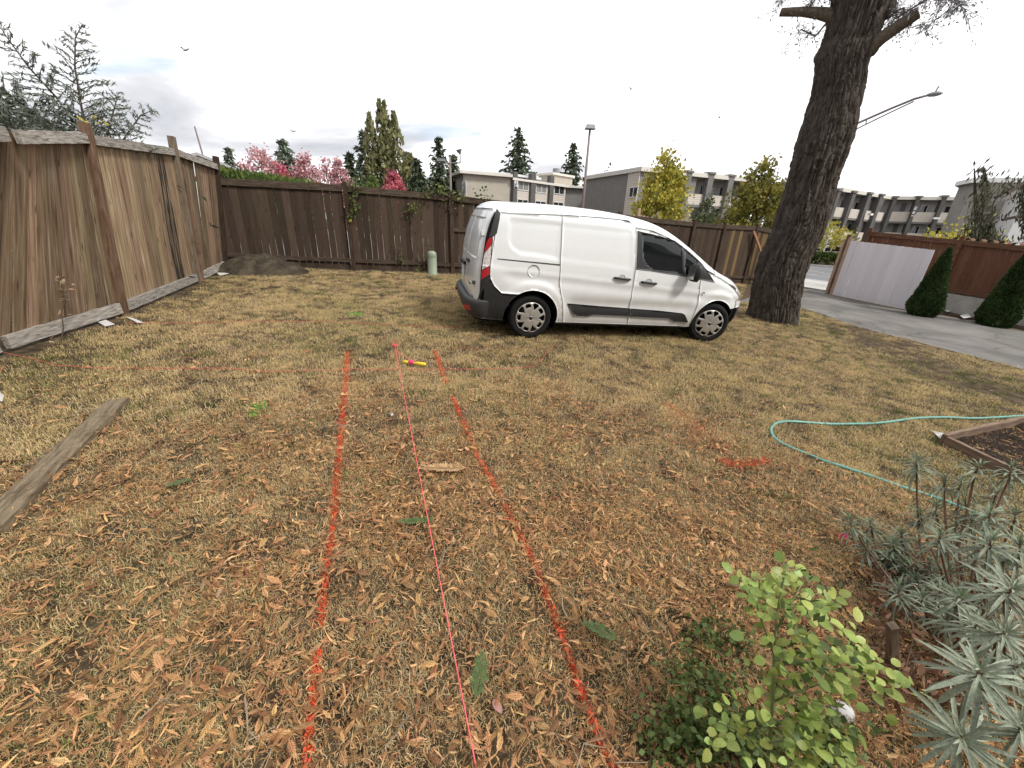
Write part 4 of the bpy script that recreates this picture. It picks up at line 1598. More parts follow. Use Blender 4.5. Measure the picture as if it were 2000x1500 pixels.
# weeping conifer behind the red fence
bs, H = tree_at(2072, 322, 23)
t = thing('weeping_tree', 'drooping grey green weeping conifer behind the red fence at far right', 'tree', bs)
rs = np.random.RandomState(71)
lead = [bs, bs + [-.2, 0, H * .45], bs + [-.15, .1, H * .8], bs + [-.25, 0, H]]
b = MB().tube(lead, [.12, .09, .06, .02], 6)
P, UP = [], []
arms = [(0, 1.0, -.35, 2.6), (1.5, .92, .55, 1.9), (1.75, .95, .8, 2.2), (.6, .55, .9, 2.0), (-.35, .5, -.7, 2.0), (.1, .7, .3, 2.0), (2.3, .75, .9, 1.8), (.9, .4, .2, 1.6), (-.2, .35, .1, 1.2), (.4, .3, .3, 1.2)]
for (dx, hh, dr, ln) in arms:
    s0 = bs + [dx * .35, rs.uniform(-.3, .3), H * hh * .88]
    s1 = bs + [dx, rs.uniform(-.4, .4), H * hh]
    e = s1 + [dr * .35, 0, -ln * .55]
    e2 = s1 + [dr * .6, 0, -ln]
    b.tube([s0, s1, e, e2], [.05, .04, .03, .01], 5)
    for i in range(750):
        f = rs.rand() ** .8
        p = s1 * (1 - f) + e2 * f if f > .15 else s0 * (1 - f / .15) + s1 * f / .15
        P.append(p + rs.normal(size=3) * [.16, .16, .2])
        UP.append([.3 * dr, 0, -1.3])
for i in range(2600):
    f = rs.rand()
    P.append(bs + [.1 + rs.normal() * .45 * (1.15 - f), rs.normal() * .4 * (1.1 - f), H * f * .62])
    UP.append([.1, 0, -1.3])
wperp = np.array([.69, -.72, 0]) * 1.75
lean_ = lambda A: A - np.clip((A[:, 2:3] - bs[2]) / H, 0, 1.1) * wperp
b.v = [lean_(np.asarray(a)) for a in b.v]
P = lean_(np.array(P))
b.build('trunk', M['trunk'], t)
MB().quads(cards(rs, P, .20, .24, up=np.array(UP), spread=.4)).build('crown', M['weep'], t)

# ---- cedar boughs behind the left fence: arching leaders with feathery side sprays
def feather(b, Q, rs, pts, length, n, size, drop=.3):
    """one leader: pts polyline; sprays on both sides, in the plane facing the yard"""
    pts = np.asarray(pts, float)
    seg = np.linalg.norm(np.diff(pts, axis=0), axis=1)
    cum = np.concatenate([[0], np.cumsum(seg)])
    b.tube(pts, np.linspace(.016, .003, len(pts)), 5)
    for i in range(n):
        f = (i + rs.rand()) / n
        s = f * cum[-1]
        k = min(len(seg) - 1, int(np.searchsorted(cum, s) - 1))
        k = max(k, 0)
        p = pts[k] + (pts[k + 1] - pts[k]) * ((s - cum[k]) / seg[k])
        d = (pts[k + 1] - pts[k]) / seg[k]
        side = np.array([.82, .28, 0]) * (1 if i % 2 else -1) + rs.normal(size=3) * .25
        side = side - d * (side @ d)
        side /= np.linalg.norm(side)
        L = length * (1 - f) ** .7 * rs.uniform(.6, 1.1) + .04
        m = max(4, int(L / size * 3.0))
        ddir = side * .9 + d * .5
        b.tube([p, p + ddir * L * .5, p + ddir * L - np.array([0, 0, drop * L * .4])], [.005, .004, .0015], 4, cap=False)
        for j in range(m):
            g = (j + .6) / m
            q = p + ddir * L * g - np.array([0, 0, drop * L * .4 * g * g])
            for sgn in (-1, 1):
                Q.append((q + rs.normal(size=3) * .01, ddir + d * .9 * sgn * (1 if rs.rand() < .7 else .2) + rs.normal(size=3) * .25))


t = thing('cedar_sapling', 'feathery cedar boughs rising behind the left fence against the sky', 'tree', (-5.6, 5.6, .3))
rs = np.random.RandomState(81)
b, Q = MB(), []
Dw = 8.3
pp_ = lambda L: [at_dist(u, v, Dw + dz) for (u, v, dz) in L]
leaders = [
    ([(185, 300, 0), (160, 215, 0), (146, 130, 0), (147, 75, 0), (160, 48, 0)], .62, 40),
    ([(180, 290, .2), (110, 190, .2), (55, 130, .2), (15, 75, .2), (-5, 45, .2)], .5, 36),
    ([(205, 280, -.1), (218, 230, -.1), (232, 180, -.1)], .36, 20),
    ([(225, 300, .1), (250, 260, .1), (275, 225, .1), (303, 213, .1)], .30, 20),
    ([(190, 300, .3), (130, 240, .3), (80, 200, .3)], .45, 22),
    ([(240, 310, .2), (268, 290, .2), (305, 292, .2)], .22, 12),
    ([(170, 320, 0), (185, 270, 0), (195, 215, 0)], .40, 20),
    ([(120, 290, .4), (60, 215, .4), (0, 170, .4), (-40, 150, .4)], .5, 28),
    ([(60, 280, .3), (20, 240, .3), (-40, 195, .3)], .5, 24),
]
for L, ln, n in leaders:
    feather(b, Q, rs, pp_(L), ln, n, .075)
root = np.array([-6.5, 6.6, .3])
for L, ln, n in leaders[:3]:
    p0 = pp_(L)[0]
    b.tube([root + rs.normal(size=3) * [.1, .1, 0], (root + p0) / 2, p0], [.04, .03, .016], 6)
b.build('branches', M['trunk'], t)
C = np.array([q[0] for q in Q])
U_ = np.array([q[1] for q in Q]) * 1.6
MB().quads(cards(rs, C, .075, .20, up=U_, spread=.3)).build('foliage', M['whip'], t)
# darker mass low on the left
t = thing('cedar_bush', 'dark green cedar bush filling the gap above the nearest end of the left fence', 'bush', (-7.5, 5.5, .3))
P, UP = [], []
for i in range(1900):
    f = rs.rand()
    u = -60 + 320 * f
    v = 250 + (u / 260) * 65 - rs.rand() ** 1.6 * max(6, 78 - max(u, 0) * .42)
    p = at_dist(u, v, 9.6 + rs.uniform(-.5, .6))
    P.append(p)
    UP.append([.9, .3, -.5])
for i in range(1500):
    p = at_dist(rs.uniform(-60, 250), 300, 9.6)
    P.append([p[0] + rs.normal() * .4, p[1] + rs.normal() * .4, rs.uniform(.4, 2.3)])
    UP.append([.9, .3, -.5])
MB().quads(cards(rs, P, .13, .3, up=np.array(UP), spread=.5)).build('foliage', M['conifer'], t)
MB().tube([(-7.5, 5.5, .2), (-7.6, 5.6, 2.6)], [.1, .03], 6).build('trunk', M['trunk'], t)
# a few big yellow leaves caught among the boughs
t = thing('yellow_leaf_spray', 'small spray of yellow leaves beside the second post of the left fence', 'leaves', at_dist(175, 240, 7.9))
P = [at_dist(u, v, 7.9) for u, v in ((158, 232), (168, 238), (180, 232), (190, 240), (176, 246), (200, 236), (208, 242), (186, 228))]
for p in P:
    MB().quads(cards(rs, [p], .085, .6, up=np.array([[1.0, .2, -.3]]), spread=.3)).build('leaf', M['yellow'], t)

# ================================================================== the big trunk
M['bark'] = pmat('thick_furrowed_grey_brown_bark', [(.036, .029, .024), (.073, .060, .050), (.115, .097, .081), (.155, .134, .114)], scale=7, stretch=(2.2, 2.2, .55), rough=.95,
                 bump=1.0, bscale=40, ramp=[.25, .42, .6, .8], bdist=.03, detail=12)
edge = [(640, 1455, 1566), (625, 1458, 1560), (590, 1464, 1566), (544, 1471, 1573), (500, 1483, 1586), (453, 1506, 1612), (410, 1520, 1622), (362, 1536, 1633), (315, 1546, 1651), (272, 1556, 1667),
        (225, 1571, 1676), (181, 1586, 1684), (145, 1591, 1691), (113, 1593, 1699), (98, 1598, 1706), (81, 1608, 1712), (50, 1618, 1722), (0, 1627, 1742), (-60, 1637, 1770)]
TB = hit(1511, 625)
zc_cam = float((CAMR.T @ (TB - CAMP))[2])
# vertical plane through the foot, facing the camera
view = np.array([TB[0], TB[1]]) / np.linalg.norm(TB[:2])
pd = np.array([view[1], -view[0]])
cen, rad, hz = [], [], []
for (v, ul, ur) in edge:
    sl_, zl_ = on_plane(ul, v, TB, TB + np.array([pd[0], pd[1], 0]))
    sr_, zr_ = on_plane(ur, v, TB, TB + np.array([pd[0], pd[1], 0]))
    cen.append((sl_ + sr_) / 2)
    rad.append((sr_ - sl_) / 2 * .97)
    hz.append((zl_ + zr_) / 2)
o_ = np.argsort(hz)
hz, cen, rad = np.array(hz)[o_], np.array(cen)[o_], np.array(rad)[o_]
print('trunk', hz.round(2), cen.round(2), rad.round(2))
ztop = hz[-1] + 6
nz_, na_ = 760, 300
zsv = np.concatenate([np.linspace(hz[0] - .25, hz[-1], nz_ - 40), np.linspace(hz[-1] + .05, ztop, 40)])
slope_ = (cen[-1] - cen[-4]) / (hz[-1] - hz[-4])
cz = np.where(zsv <= hz[-1], np.interp(zsv, hz, cen), cen[-1] + (zsv - hz[-1]) * slope_ * .5)
rz = np.where(zsv <= hz[-1], np.interp(zsv, hz, rad), rad[-1] * (1 - .08 * (zsv - hz[-1])))
th = np.linspace(0, 2 * np.pi, na_, endpoint=False)
TH, ZZ = np.meshgrid(th, zsv, indexing='xy')
CC, RR = np.repeat(cz[:, None], na_, 1), np.repeat(rz[:, None], na_, 1)
tw = TH + .12 * ZZ * .3
Px = np.stack([np.cos(tw) * 3.2, np.sin(tw) * 3.2, ZZ * .42], -1)
warp = fbm(Px * .8 + 5, 3) - .5
P2 = Px * 1.9 + warp[..., None] * np.array([1.6, 1.6, .5])
n1 = 1 - np.abs(2 * fbm(P2, 3) - 1) * 2.2            # ridges
P3 = np.stack([np.cos(tw) * 9, np.sin(tw) * 9, ZZ * 1.3], -1) + warp[..., None] * 3
n2 = 1 - np.abs(2 * vnoise(P3) - 1) * 1.6
P4 = np.stack([np.cos(tw) * 20, np.sin(tw) * 20, ZZ * 5.5], -1) + warp[..., None] * 4
n3 = vnoise(P4)
big = fbm(np.stack([np.cos(TH) * 1.4, np.sin(TH) * 1.4, ZZ * .8], -1), 3) - .5
q1 = np.abs(2 * vnoise(np.stack([np.cos(tw) * 6, np.sin(tw) * 6, ZZ * 1.5], -1) + warp[..., None] * 3.5) - 1)
q2 = np.abs(2 * vnoise(np.stack([np.cos(tw) * 13, np.sin(tw) * 13, ZZ * 3.4], -1) + warp[..., None] * 5) - 1)
q3 = np.abs(2 * vnoise(np.stack([np.cos(tw) * 7, np.sin(tw) * 7, ZZ * 8], -1) + warp[..., None] * 4) - 1)
crack = .038 * np.exp(-(q1 / .16) ** 2) + .030 * np.exp(-(q2 / .2) ** 2) + .014 * np.exp(-(q3 / .14) ** 2)
n5 = vnoise(np.stack([np.cos(tw) * 34, np.sin(tw) * 34, ZZ * 16], -1))
RR = RR * (1 + .12 * big) + .018 * (n1 - .4) + .022 * (n3 - .5) + .014 * (n5 - .5) + .022 - crack
flare = np.clip((hz[0] + .45 - ZZ) / .7, 0, 1)
RR = RR * (1 + .10 * flare * (1 + .8 * np.cos(TH * 5 + 1)))
# knots
def knot(zk, off, amp, r):
    global RR
    # angle on the camera side: theta with (pd, -view) axes
    th0 = math.asin(max(-1, min(1, -off)))
    d2 = ((TH - th0 + np.pi) % (2 * np.pi) - np.pi) ** 2 * .28 + (ZZ - zk) ** 2
    g_ = np.exp(-d2 / (r * r))
    ring = np.exp(-((np.sqrt(d2) - r * .9) / (r * .35)) ** 2)
    RR = RR + amp * ring - amp * .8 * np.exp(-d2 / (r * r * .25))


for (u, v, amp, r) in ((1637, 181, .03, .10), (1583, 296, .025, .09), (1596, 326, .03, .10), (1513, 508, .02, .07), (1633, 225, .018, .13)):
    s_, z_ = on_plane(u, v, TB, TB + np.array([pd[0], pd[1], 0]))
    c_ = float(np.interp(z_, hz, cen))
    r_ = float(np.interp(z_, hz, rad))
    knot(z_, -(s_ - c_) / r_, amp, r)
vec = np.array([pd[0], pd[1], 0])
bvec = np.array([-view[0], -view[1], 0])
# theta=0 faces the camera
V = TB * [1, 1, 0] + (CC + RR * np.sin(TH))[..., None] * vec + (RR * np.cos(TH))[..., None] * bvec
V[..., 2] = ZZ
fs = [(i * na_ + j, i * na_ + (j + 1) % na_, (i + 1) * na_ + (j + 1) % na_, (i + 1) * na_ + j) for i in range(nz_ - 1) for j in range(na_)]
fs.append(tuple((nz_ - 1) * na_ + j for j in range(na_)))
t = thing('large_tree', 'massive dark furrowed tree trunk with sawn branch stubs beside the driveway', 'tree', TB)
b = MB().add(V.reshape(-1, 3), fs)
b.build('trunk', M['bark'], t, smooth=True)


def on_trunk(u, v, fwd=0.0):
    s_, z_ = on_plane(u, v, TB, TB + vec)
    p = TB + vec * s_ + bvec * fwd
    return np.array([p[0], p[1], z_])


M['stub'] = pmat('grey_brown_branch_bark', [(.075, .062, .045), (.125, .10, .075), (.16, .135, .105)], scale=6, stretch=(4, 4, 4), rough=.9, bump=.5)
M['cut'] = plain('pale_sawn_wood', (.30, .24, .16), .8)
for pts, rr in ([[(1640, 36), (1600, 29), (1568, 27), (1526, 29)], [.12, .085, .072, .062]], [[(1690, 100), (1722, 76), (1752, 56), (1788, 32)], [.14, .105, .095, .092]]):
    path = [on_trunk(u, v, .05 + .02 * i) for i, (u, v) in enumerate(pts)]
    br = MB().tube(path, rr, 12, cap=False).build('branch_stub', M['stub'], t, smooth=True)
    d = (path[-1] - path[-2]) / np.linalg.norm(path[-1] - path[-2])
    MB().tube([path[-1] - d * .01, path[-1] + d * .012], rr[-1] * .985, 12).build('sawn_end', M['cut'], br)
for (u, v, r_) in ((1602, 112, .10), (1704, 92, .11), (1736, 18, .11)):
    p = on_trunk(u, v, .0)
    bb = MB().lathe([(.001, -1), (.55, -.85), (.9, -.4), (1, 0), (.9, .45), (.5, .85), (.001, 1)], 14)
    vv = bb.v[0] * r_ * np.array([1, 1, 1.35])
    vv = vv * (1 + .3 * (fbm(vv * 9 + u, 3) - .5))[:, None]
    bb.v[0] = vv + p
    bb.build('burl', M['bark'], t, smooth=True)
# thin twigs with fine dark foliage hanging into view from above
M['twig'] = leafmat('fine_dull_violet_grey_twigs', [(.19, .18, .19), (.29, .275, .29), (.37, .35, .365)], .15, .3)
rs = np.random.RandomState(91)
b, P, UP = MB(), [], []
limbs = [([(1730, -70), (1800, -40), (1850, -22), (1905, -10)], 46), ([(1725, -30), (1765, 6), (1800, 20), (1845, 12), (1880, 2)], 60), ([(1740, 10), (1760, 25), (1785, 36), (1830, 40)], 40),
         ([(1640, -20), (1610, 0), (1580, 12), (1545, 10)], 26), ([(1625, -50), (1570, -20), (1530, -10)], 20), ([(1622, 38), (1595, 46), (1565, 52), (1548, 58)], 22), ([(1720, -80), (1780, -60), (1850, -50)], 30)]
for pts, n in limbs:
    path = np.array([on_trunk(u, v, rs.uniform(-.6, .6)) for u, v in pts])
    b.tube(path, np.linspace(.022, .004, len(path)), 5)
    for i in range(n):
        k = rs.randint(len(path) - 1)
        p = path[k] + (path[k + 1] - path[k]) * rs.rand()
        d = (path[k + 1] - path[k])
        d = d / np.linalg.norm(d) * rs.uniform(.2, 1) + rs.normal(size=3) * .55 + np.array([0, 0, -.25])
        L = rs.uniform(.12, .42)
        e_ = p + d * L
        b.tube([p, (p + e_) / 2 + rs.normal(size=3) * .015, e_], [.004, .003, .0015], 3, cap=False)
        for j in range(9):
            f = rs.rand()
            q = p + (e_ - p) * f
            dv = d + rs.normal(size=3) * .7
            ql = q + dv / np.linalg.norm(dv) * rs.uniform(.04, .13)
            b.tube([q, ql], [.002, .001], 3, cap=False)
            P.append(ql)
            UP.append(dv)
M['twig_bark'] = plain('grey_violet_twig_bark', (.13, .115, .12), .9)
b.build('twigs', M['twig_bark'], t)
MB().quads(cards(rs, P, .055, .35, up=np.array(UP), spread=.4)).build('crown', M['twig'], t)

# ================================================================== the van
VO = np.array([0.21842679, 5.55502046, 0.00021908])
VA = np.array([[0.9697278236250556, -0.23775596609406172, 0.055678080732837976],
               [0.2394061615226561, 0.9705968164395885, -0.025030176633887753],
               [-0.04808989407766394, 0.037602134301327986, 0.9981349816450599]])
YC = .9175
WB = 3.062


def sstep(a, b_, x):
    t_ = np.clip((x - a) / (b_ - a), 0, 1)
    return t_ * t_ * (3 - 2 * t_)


HW_Z = [.20, .30, .45, .65, .80, .95, 1.10, 1.30, 1.50, 1.65, 1.75, 1.90]
HW_W = [.835, .868, .898, .915, .9175, .913, .900, .872, .835, .800, .775, .73]
ZT_X = [-1.2, -.75, -.60, -.35, .0, .5, 1.0, 1.4, 1.7, 1.95, 2.2, 2.45, 2.7, 2.95, 3.1, 3.25, 3.45, 3.65, 3.8, 3.95, 4.2]
ZT_Z = [1.78, 1.80, 1.81, 1.825, 1.84, 1.85, 1.842, 1.815, 1.775, 1.715, 1.615, 1.49, 1.345, 1.205, 1.14, 1.095, 1.03, .955, .885, .80, .62]
XF_Z = [.15, .30, .45, .60, .75, .85, .95, 1.05, 1.2, 1.9]
XF_X = [3.66, 3.76, 3.83, 3.86, 3.85, 3.81, 3.74, 3.66, 3.6, 3.4]
XR_Z = [.15, .30, .45, .60, .80, 1.0, 1.2, 1.4, 1.6, 1.72, 1.8, 1.9]
XR_X = [-.80, -.845, -.855, -.86, -.86, -.855, -.838, -.80, -.735, -.68, -.63, -.56]


def smooth_interp(x, xs, ys):
    """interpolation of a table with rounded corners"""
    x = np.asarray(x, float)
    h = (xs[-1] - xs[0]) * .018
    return (np.interp(x - h, xs, ys) + 2 * np.interp(x, xs, ys) + np.interp(x + h, xs, ys)) / 4


def smax(a, b_, k):
    h = np.maximum(k - np.abs(a - b_), 0) / k
    return np.maximum(a, b_) + h * h * k * .25


def polydist(x, z, poly):
    """signed distance to a polygon, negative inside"""
    d = np.full(np.shape(x), 9.0)
    n = len(poly)
    for i in range(n):
        ax, az = poly[i]
        bx, bz = poly[(i + 1) % n]
        ex, ez = bx - ax, bz - az
        t_ = np.clip(((x - ax) * ex + (z - az) * ez) / (ex * ex + ez * ez), 0, 1)
        d = np.minimum(d, np.hypot(x - ax - t_ * ex, z - az - t_ * ez))
    return np.where(inpoly(x, z, poly), -d, d)


RECESS = [(-.38, 1.60), (.30, 1.605), (.30, 1.165), (-.25, 1.20), (-.36, 1.26), (-.40, 1.34), (-.40, 1.55)]
RECESS2 = [(.285, 1.60), (1.37, 1.60), (1.45, 1.10), (.32, 1.155)]


def vF(x, y, z):
    w = np.abs(y - YC)
    hw = smooth_interp(z, HW_Z, HW_W)
    hw = hw - .115 * np.clip((x - 2.7) / 1.15, 0, 2) ** 2 - .035 * np.clip(-x / .85, 0, 2) ** 2
    hw = hw - .035 * np.clip((x - 1.2) / 1.2, 0, 1) * np.clip((z - 1.1) / .5, 0, 1)
    # shoulder crease, wheel arch flares, pressed panels
    line = 1.00 - (x + .6) * .052
    hw = hw + .010 * sstep(line + .012, line - .012, z) - .016 * np.exp(-((z - line + .10) / .07) ** 2) * sstep(-.55, -.3, x)
    for wx in (0.0, WB):
        rr = np.hypot(x - wx, (z - .32) * 1.0)
        hw = hw + .020 * sstep(.56, .47, rr) * sstep(.15, .35, z)
    hw = hw - .022 * np.exp(-((z - .55) / .09) ** 2) * sstep(.45, .65, x) * sstep(2.75, 2.55, x)
    if np.ndim(x):
        hw = hw - .013 * sstep(.016, -.012, polydist(x, z, RECESS))
        hw = hw - .006 * sstep(.016, -.012, polydist(x, z, RECESS2))
    fs_ = w - hw
    ft_ = (z - (smooth_interp(x, ZT_X, ZT_Z) - .055 * (w / .85) ** 2.4)) * .9
    ff_ = (x - (smooth_interp(z, XF_Z, XF_X) - .30 * (w / .9) ** 3)) * .92
    fr_ = (smooth_interp(z, XR_Z, XR_X) + .055 * (w / .9) ** 4) - x
    fb_ = .22 - z
    f = smax(fs_, ft_, .17)
    f = smax(f, ff_, .22)
    f = smax(f, fr_, .13)
    return smax(f, fb_, .05)


def vsolve(O_, D_, tmax):
    """distance along D_ from inside point O_ to the skin"""
    O_, D_ = np.asarray(O_, float), np.asarray(D_, float)
    lo = np.zeros(len(O_))
    hi = np.full(len(O_), tmax, float)
    for _ in range(26):
        m_ = (lo + hi) / 2
        p = O_ + D_ * m_[:, None]
        ins = vF(p[:, 0], p[:, 1], p[:, 2]) < 0
        lo = np.where(ins, m_, lo)
        hi = np.where(ins, hi, m_)
    return lo


def vnorm(P):
    e_ = 2e-3
    g_ = np.stack([vF(P[:, 0] + e_, P[:, 1], P[:, 2]) - vF(P[:, 0] - e_, P[:, 1], P[:, 2]),
                   vF(P[:, 0], P[:, 1] + e_, P[:, 2]) - vF(P[:, 0], P[:, 1] - e_, P[:, 2]),
                   vF(P[:, 0], P[:, 1], P[:, 2] + e_) - vF(P[:, 0], P[:, 1], P[:, 2] - e_)], 1)
    return g_ / (np.linalg.norm(g_, axis=1)[:, None] + 1e-12)


VAN = thing('cargo_van', 'white panel van with black lower trim parked on the dry lawn', 'van', VO)
VAN.rotation_euler = Matrix(VA.tolist()).to_euler()


def vbuild(mb, name, mats, parent=VAN, smooth=True):
    me = mb.mesh(name, mats, smooth)
    o = bpy.data.objects.new(name, me)
    COL.objects.link(o)
    o.parent = parent
    return o


def thick(P, N_, faces, out, inn):
    """skin patch with a turned-in rim"""
    top, bot = P + N_ * out, P - N_ * inn
    n = len(P)
    ed = {}
    for f in faces:
        for i in range(len(f)):
            a, c = f[i], f[(i + 1) % len(f)]
            if (c, a) in ed:
                del ed[(c, a)]
            else:
                ed[(a, c)] = 1
    be = list(ed)
    rim = sorted({i for e_ in be for i in e_})
    mp_ = {i: n + k for k, i in enumerate(rim)}
    V = np.concatenate([top, bot[rim]])
    F_ = [list(f) for f in faces] + [[a, mp_[a], mp_[c], c][::-1] for a, c in be]
    return V, F_


def orient(P, faces, N_):
    out = []
    for f in faces:
        g_ = np.cross(P[f[1]] - P[f[0]], P[f[2]] - P[f[0]])
        out.append(f if g_ @ N_[f[0]] > 0 else f[::-1])
    return out


def side_patch(poly, step=.03, out=.0, inn=.012, left=False):
    vs, fs = cdt(poly, step)
    n = len(vs)
    O_ = np.stack([vs[:, 0], np.full(n, YC), vs[:, 1]], 1)
    D_ = np.tile([0, 1.0 if left else -1.0, 0], (n, 1))
    t_ = vsolve(O_, D_, 1.2)
    P = O_ + D_ * t_[:, None]
    N_ = vnorm(P)
    fs = orient(P, fs, N_)
    return thick(P, N_, fs, out, inn)


def grid_patch(O_, D_, shape, tmax, out=.0, inn=.012):
    t_ = vsolve(O_, D_, tmax)
    P = O_ + D_ * t_[:, None]
    N_ = vnorm(P)
    a, c = shape
    fs = [[i * c + j, (i + 1) * c + j, (i + 1) * c + j + 1, i * c + j + 1] for i in range(a - 1) for j in range(c - 1)]
    fs = orient(P, fs, N_)
    return thick(P, N_, fs, out, inn)


VCAM = VA.T @ (CAMP - VO)


def vpx(zx, zy, scale=3.125, ox=860.0, oy=360.0):
    """a measured point of the photograph -> (x, z) on the van's side skin"""
    d = VA.T @ ray(ox + zx / scale, oy + zy / scale)
    t_ = (0.3 - VCAM[1]) / d[1]
    lo, hi = t_ * .6, t_ * 1.02
    lo = (-.1 - VCAM[1]) / d[1]
    hi = (.9 - VCAM[1]) / d[1]
    # first crossing from outside
    ts = np.linspace(lo, hi, 220)
    p = VCAM + d * ts[:, None]
    f = vF(p[:, 0], p[:, 1], p[:, 2])
    k = int(np.argmax(f < 0)) if (f < 0).any() else int(np.argmin(f))
    if k > 0 and f[k] < 0 <= f[k - 1]:
        w_ = f[k - 1] / (f[k - 1] - f[k])
        q = p[k - 1] * (1 - w_) + p[k] * w_
        return (float(q[0]), float(q[2]))
    return (float(p[k, 0]), float(p[k, 2]))


def vpts(L, **k):
    return [vpx(a, c, **k) for a, c in L]


M['van_white'] = plain('white_van_paint', (.70, .71, .715), .28, coat=.7, var=.012)
_m = M['van_white'].node_tree
_b = _m.nodes['Principled BSDF']
_src = _b.inputs['Base Color'].links[0].from_socket
_tc, _sp, _nz = _m.nodes.new('ShaderNodeTexCoord'), _m.nodes.new('ShaderNodeSeparateXYZ'), _m.nodes.new('ShaderNodeTexNoise')
_nz.inputs['Scale'].default_value = 7
_nz.inputs['Detail'].default_value = 8
_m.links.new(_tc.outputs['Object'], _sp.inputs[0])
_m.links.new(_tc.outputs['Object'], _nz.inputs['Vector'])
_mr, _ml, _mx = _m.nodes.new('ShaderNodeMapRange'), _m.nodes.new('ShaderNodeMath'), _m.nodes.new('ShaderNodeMix')
_mr.inputs[1].default_value, _mr.inputs[2].default_value, _mr.inputs[3].default_value, _mr.inputs[4].default_value = .25, 1.0, .55, .06
_m.links.new(_sp.outputs[2], _mr.inputs[0])
_ml.operation = 'MULTIPLY'
_m.links.new(_mr.outputs[0], _ml.inputs[0])
_m.links.new(_nz.outputs['Fac'], _ml.inputs[1])
_mx.data_type = 'RGBA'
_mx.inputs[7].default_value = (.30, .25, .19, 1)
_m.links.new(_ml.outputs[0], _mx.inputs[0])
_m.links.new(_src, _mx.inputs[6])
_m.links.new(_mx.outputs[2], _b.inputs['Base Color'])
M['van_black'] = plain('black_textured_plastic', (.016, .016, .017), .55)
M['van_grey'] = plain('dark_grey_bumper_plastic', (.035, .035, .038), .5)
M['van_shell'] = plain('dark_inner_shell', (.012, .012, .012), .9)
M['van_glass'] = pmat('tinted_van_glass', [(.004, .005, .006), (.010, .012, .013)], scale=2, rough=.03, spec=.55)
M['lamp_red'] = pmat('red_tail_lamp_lens', [(.28, .006, .010), (.45, .015, .02)], scale=30, rough=.12, coat=.8)
M['lamp_clear'] = pmat('clear_silver_lamp_lens', [(.30, .27, .25), (.62, .58, .56), (.16, .13, .12)], scale=24, rough=.12, coat=.8)
M['tyre'] = pmat('black_tyre_rubber', [(.006, .006, .006), (.011, .0105, .010)], scale=12, rough=.85, bump=.3, spec=.25)
M['hubcap'] = plain('silver_hubcap', (.42, .40, .37), .36, metal=.55)
M['chrome'] = plain('bright_metal', (.6, .6, .6), .2, metal=.9)
M['plate'] = plain('pale_number_plate', (.55, .57, .60), .5)
M['badge_dark'] = plain('dark_badge', (.012, .016, .03), .3)

ARR, ARF = .405, .390                          # wheel arch radii
ARCZ = .315


def arch(cx, r, a0, a1, n=14):
    return [(cx + r * math.cos(R(a)), ARCZ + r * math.sin(R(a))) for a in np.linspace(a0, a1, n)]


# ---- inner dark shell with wheel openings
zs_ = np.concatenate([np.linspace(.235, 1.70, 44), np.linspace(1.72, 1.80, 6)])
ths = np.linspace(0, 2 * np.pi, 220, endpoint=False)
V = []
for z in zs_:
    # elongated plan: shoot from the nearest point of the spine
    c_, s_ = np.cos(ths), np.sin(ths)
    sx = 1.3 + 1.55 * np.clip(c_ * 1.6, -1, 1)
    sx = np.minimum(sx, np.interp(z, [.2, .9, 1.1, 1.35, 1.6, 1.8], [2.9, 2.7, 2.3, 1.9, 1.5, 1.0]))
    sx = np.maximum(sx, -.35)
    O_ = np.stack([sx, np.full_like(sx, YC), np.full_like(sx, z)], 1)
    D_ = np.stack([c_, s_, 0 * c_], 1)
    t_ = vsolve(O_, D_, 3.0)
    V.append(O_ + D_ * np.maximum(t_ - .016, .01)[:, None])
V = np.array(V)
na = len(ths)
fs = []
for i in range(len(zs_) - 1):
    for j in range(na):
        q = [(i, j), (i, (j + 1) % na), (i + 1, (j + 1) % na), (i + 1, j)]
        cc = np.mean([V[a, c] for a, c in q], 0)
        cut = any((math.hypot(cc[0] - wx, cc[2] - ARCZ) < r + .01) and abs(cc[1] - YC) > .55 for wx, r in ((0, ARR), (3.09, ARF)))
        if not cut:
            fs.append([a * na + c for a, c in q])
fs.append([(len(zs_) - 1) * na + j for j in range(na)])
fs.append([j for j in range(na)][::-1])
b = MB().add(V.reshape(-1, 3), fs)
# wheel wells
for wx, r in ((0, ARR), (3.09, ARF)):
    for sg in (-1, 1):
        pr = []
        n = 20
        for yy in (.905, .60):
            for k in range(n + 1):
                a = R(-25 + 230 * k / n)
                hwz = float(vsolve(np.array([[wx + (r + .008) * math.cos(a), YC, max(.24, ARCZ + (r + .008) * math.sin(a))]]), np.array([[0, sg, 0]], float), 1.2)[0]) - .016 if yy > .7 else yy
                pr.append((wx + (r + .008) * math.cos(a), YC + sg * hwz, ARCZ + (r + .008) * math.sin(a)))
        b.add(pr, [(k, k + 1, n + 2 + k, n + 1 + k) for k in range(n)] + [tuple(range(n + 1, 2 * n + 2))])
vbuild(b, 'inner_shell', M['van_shell'])

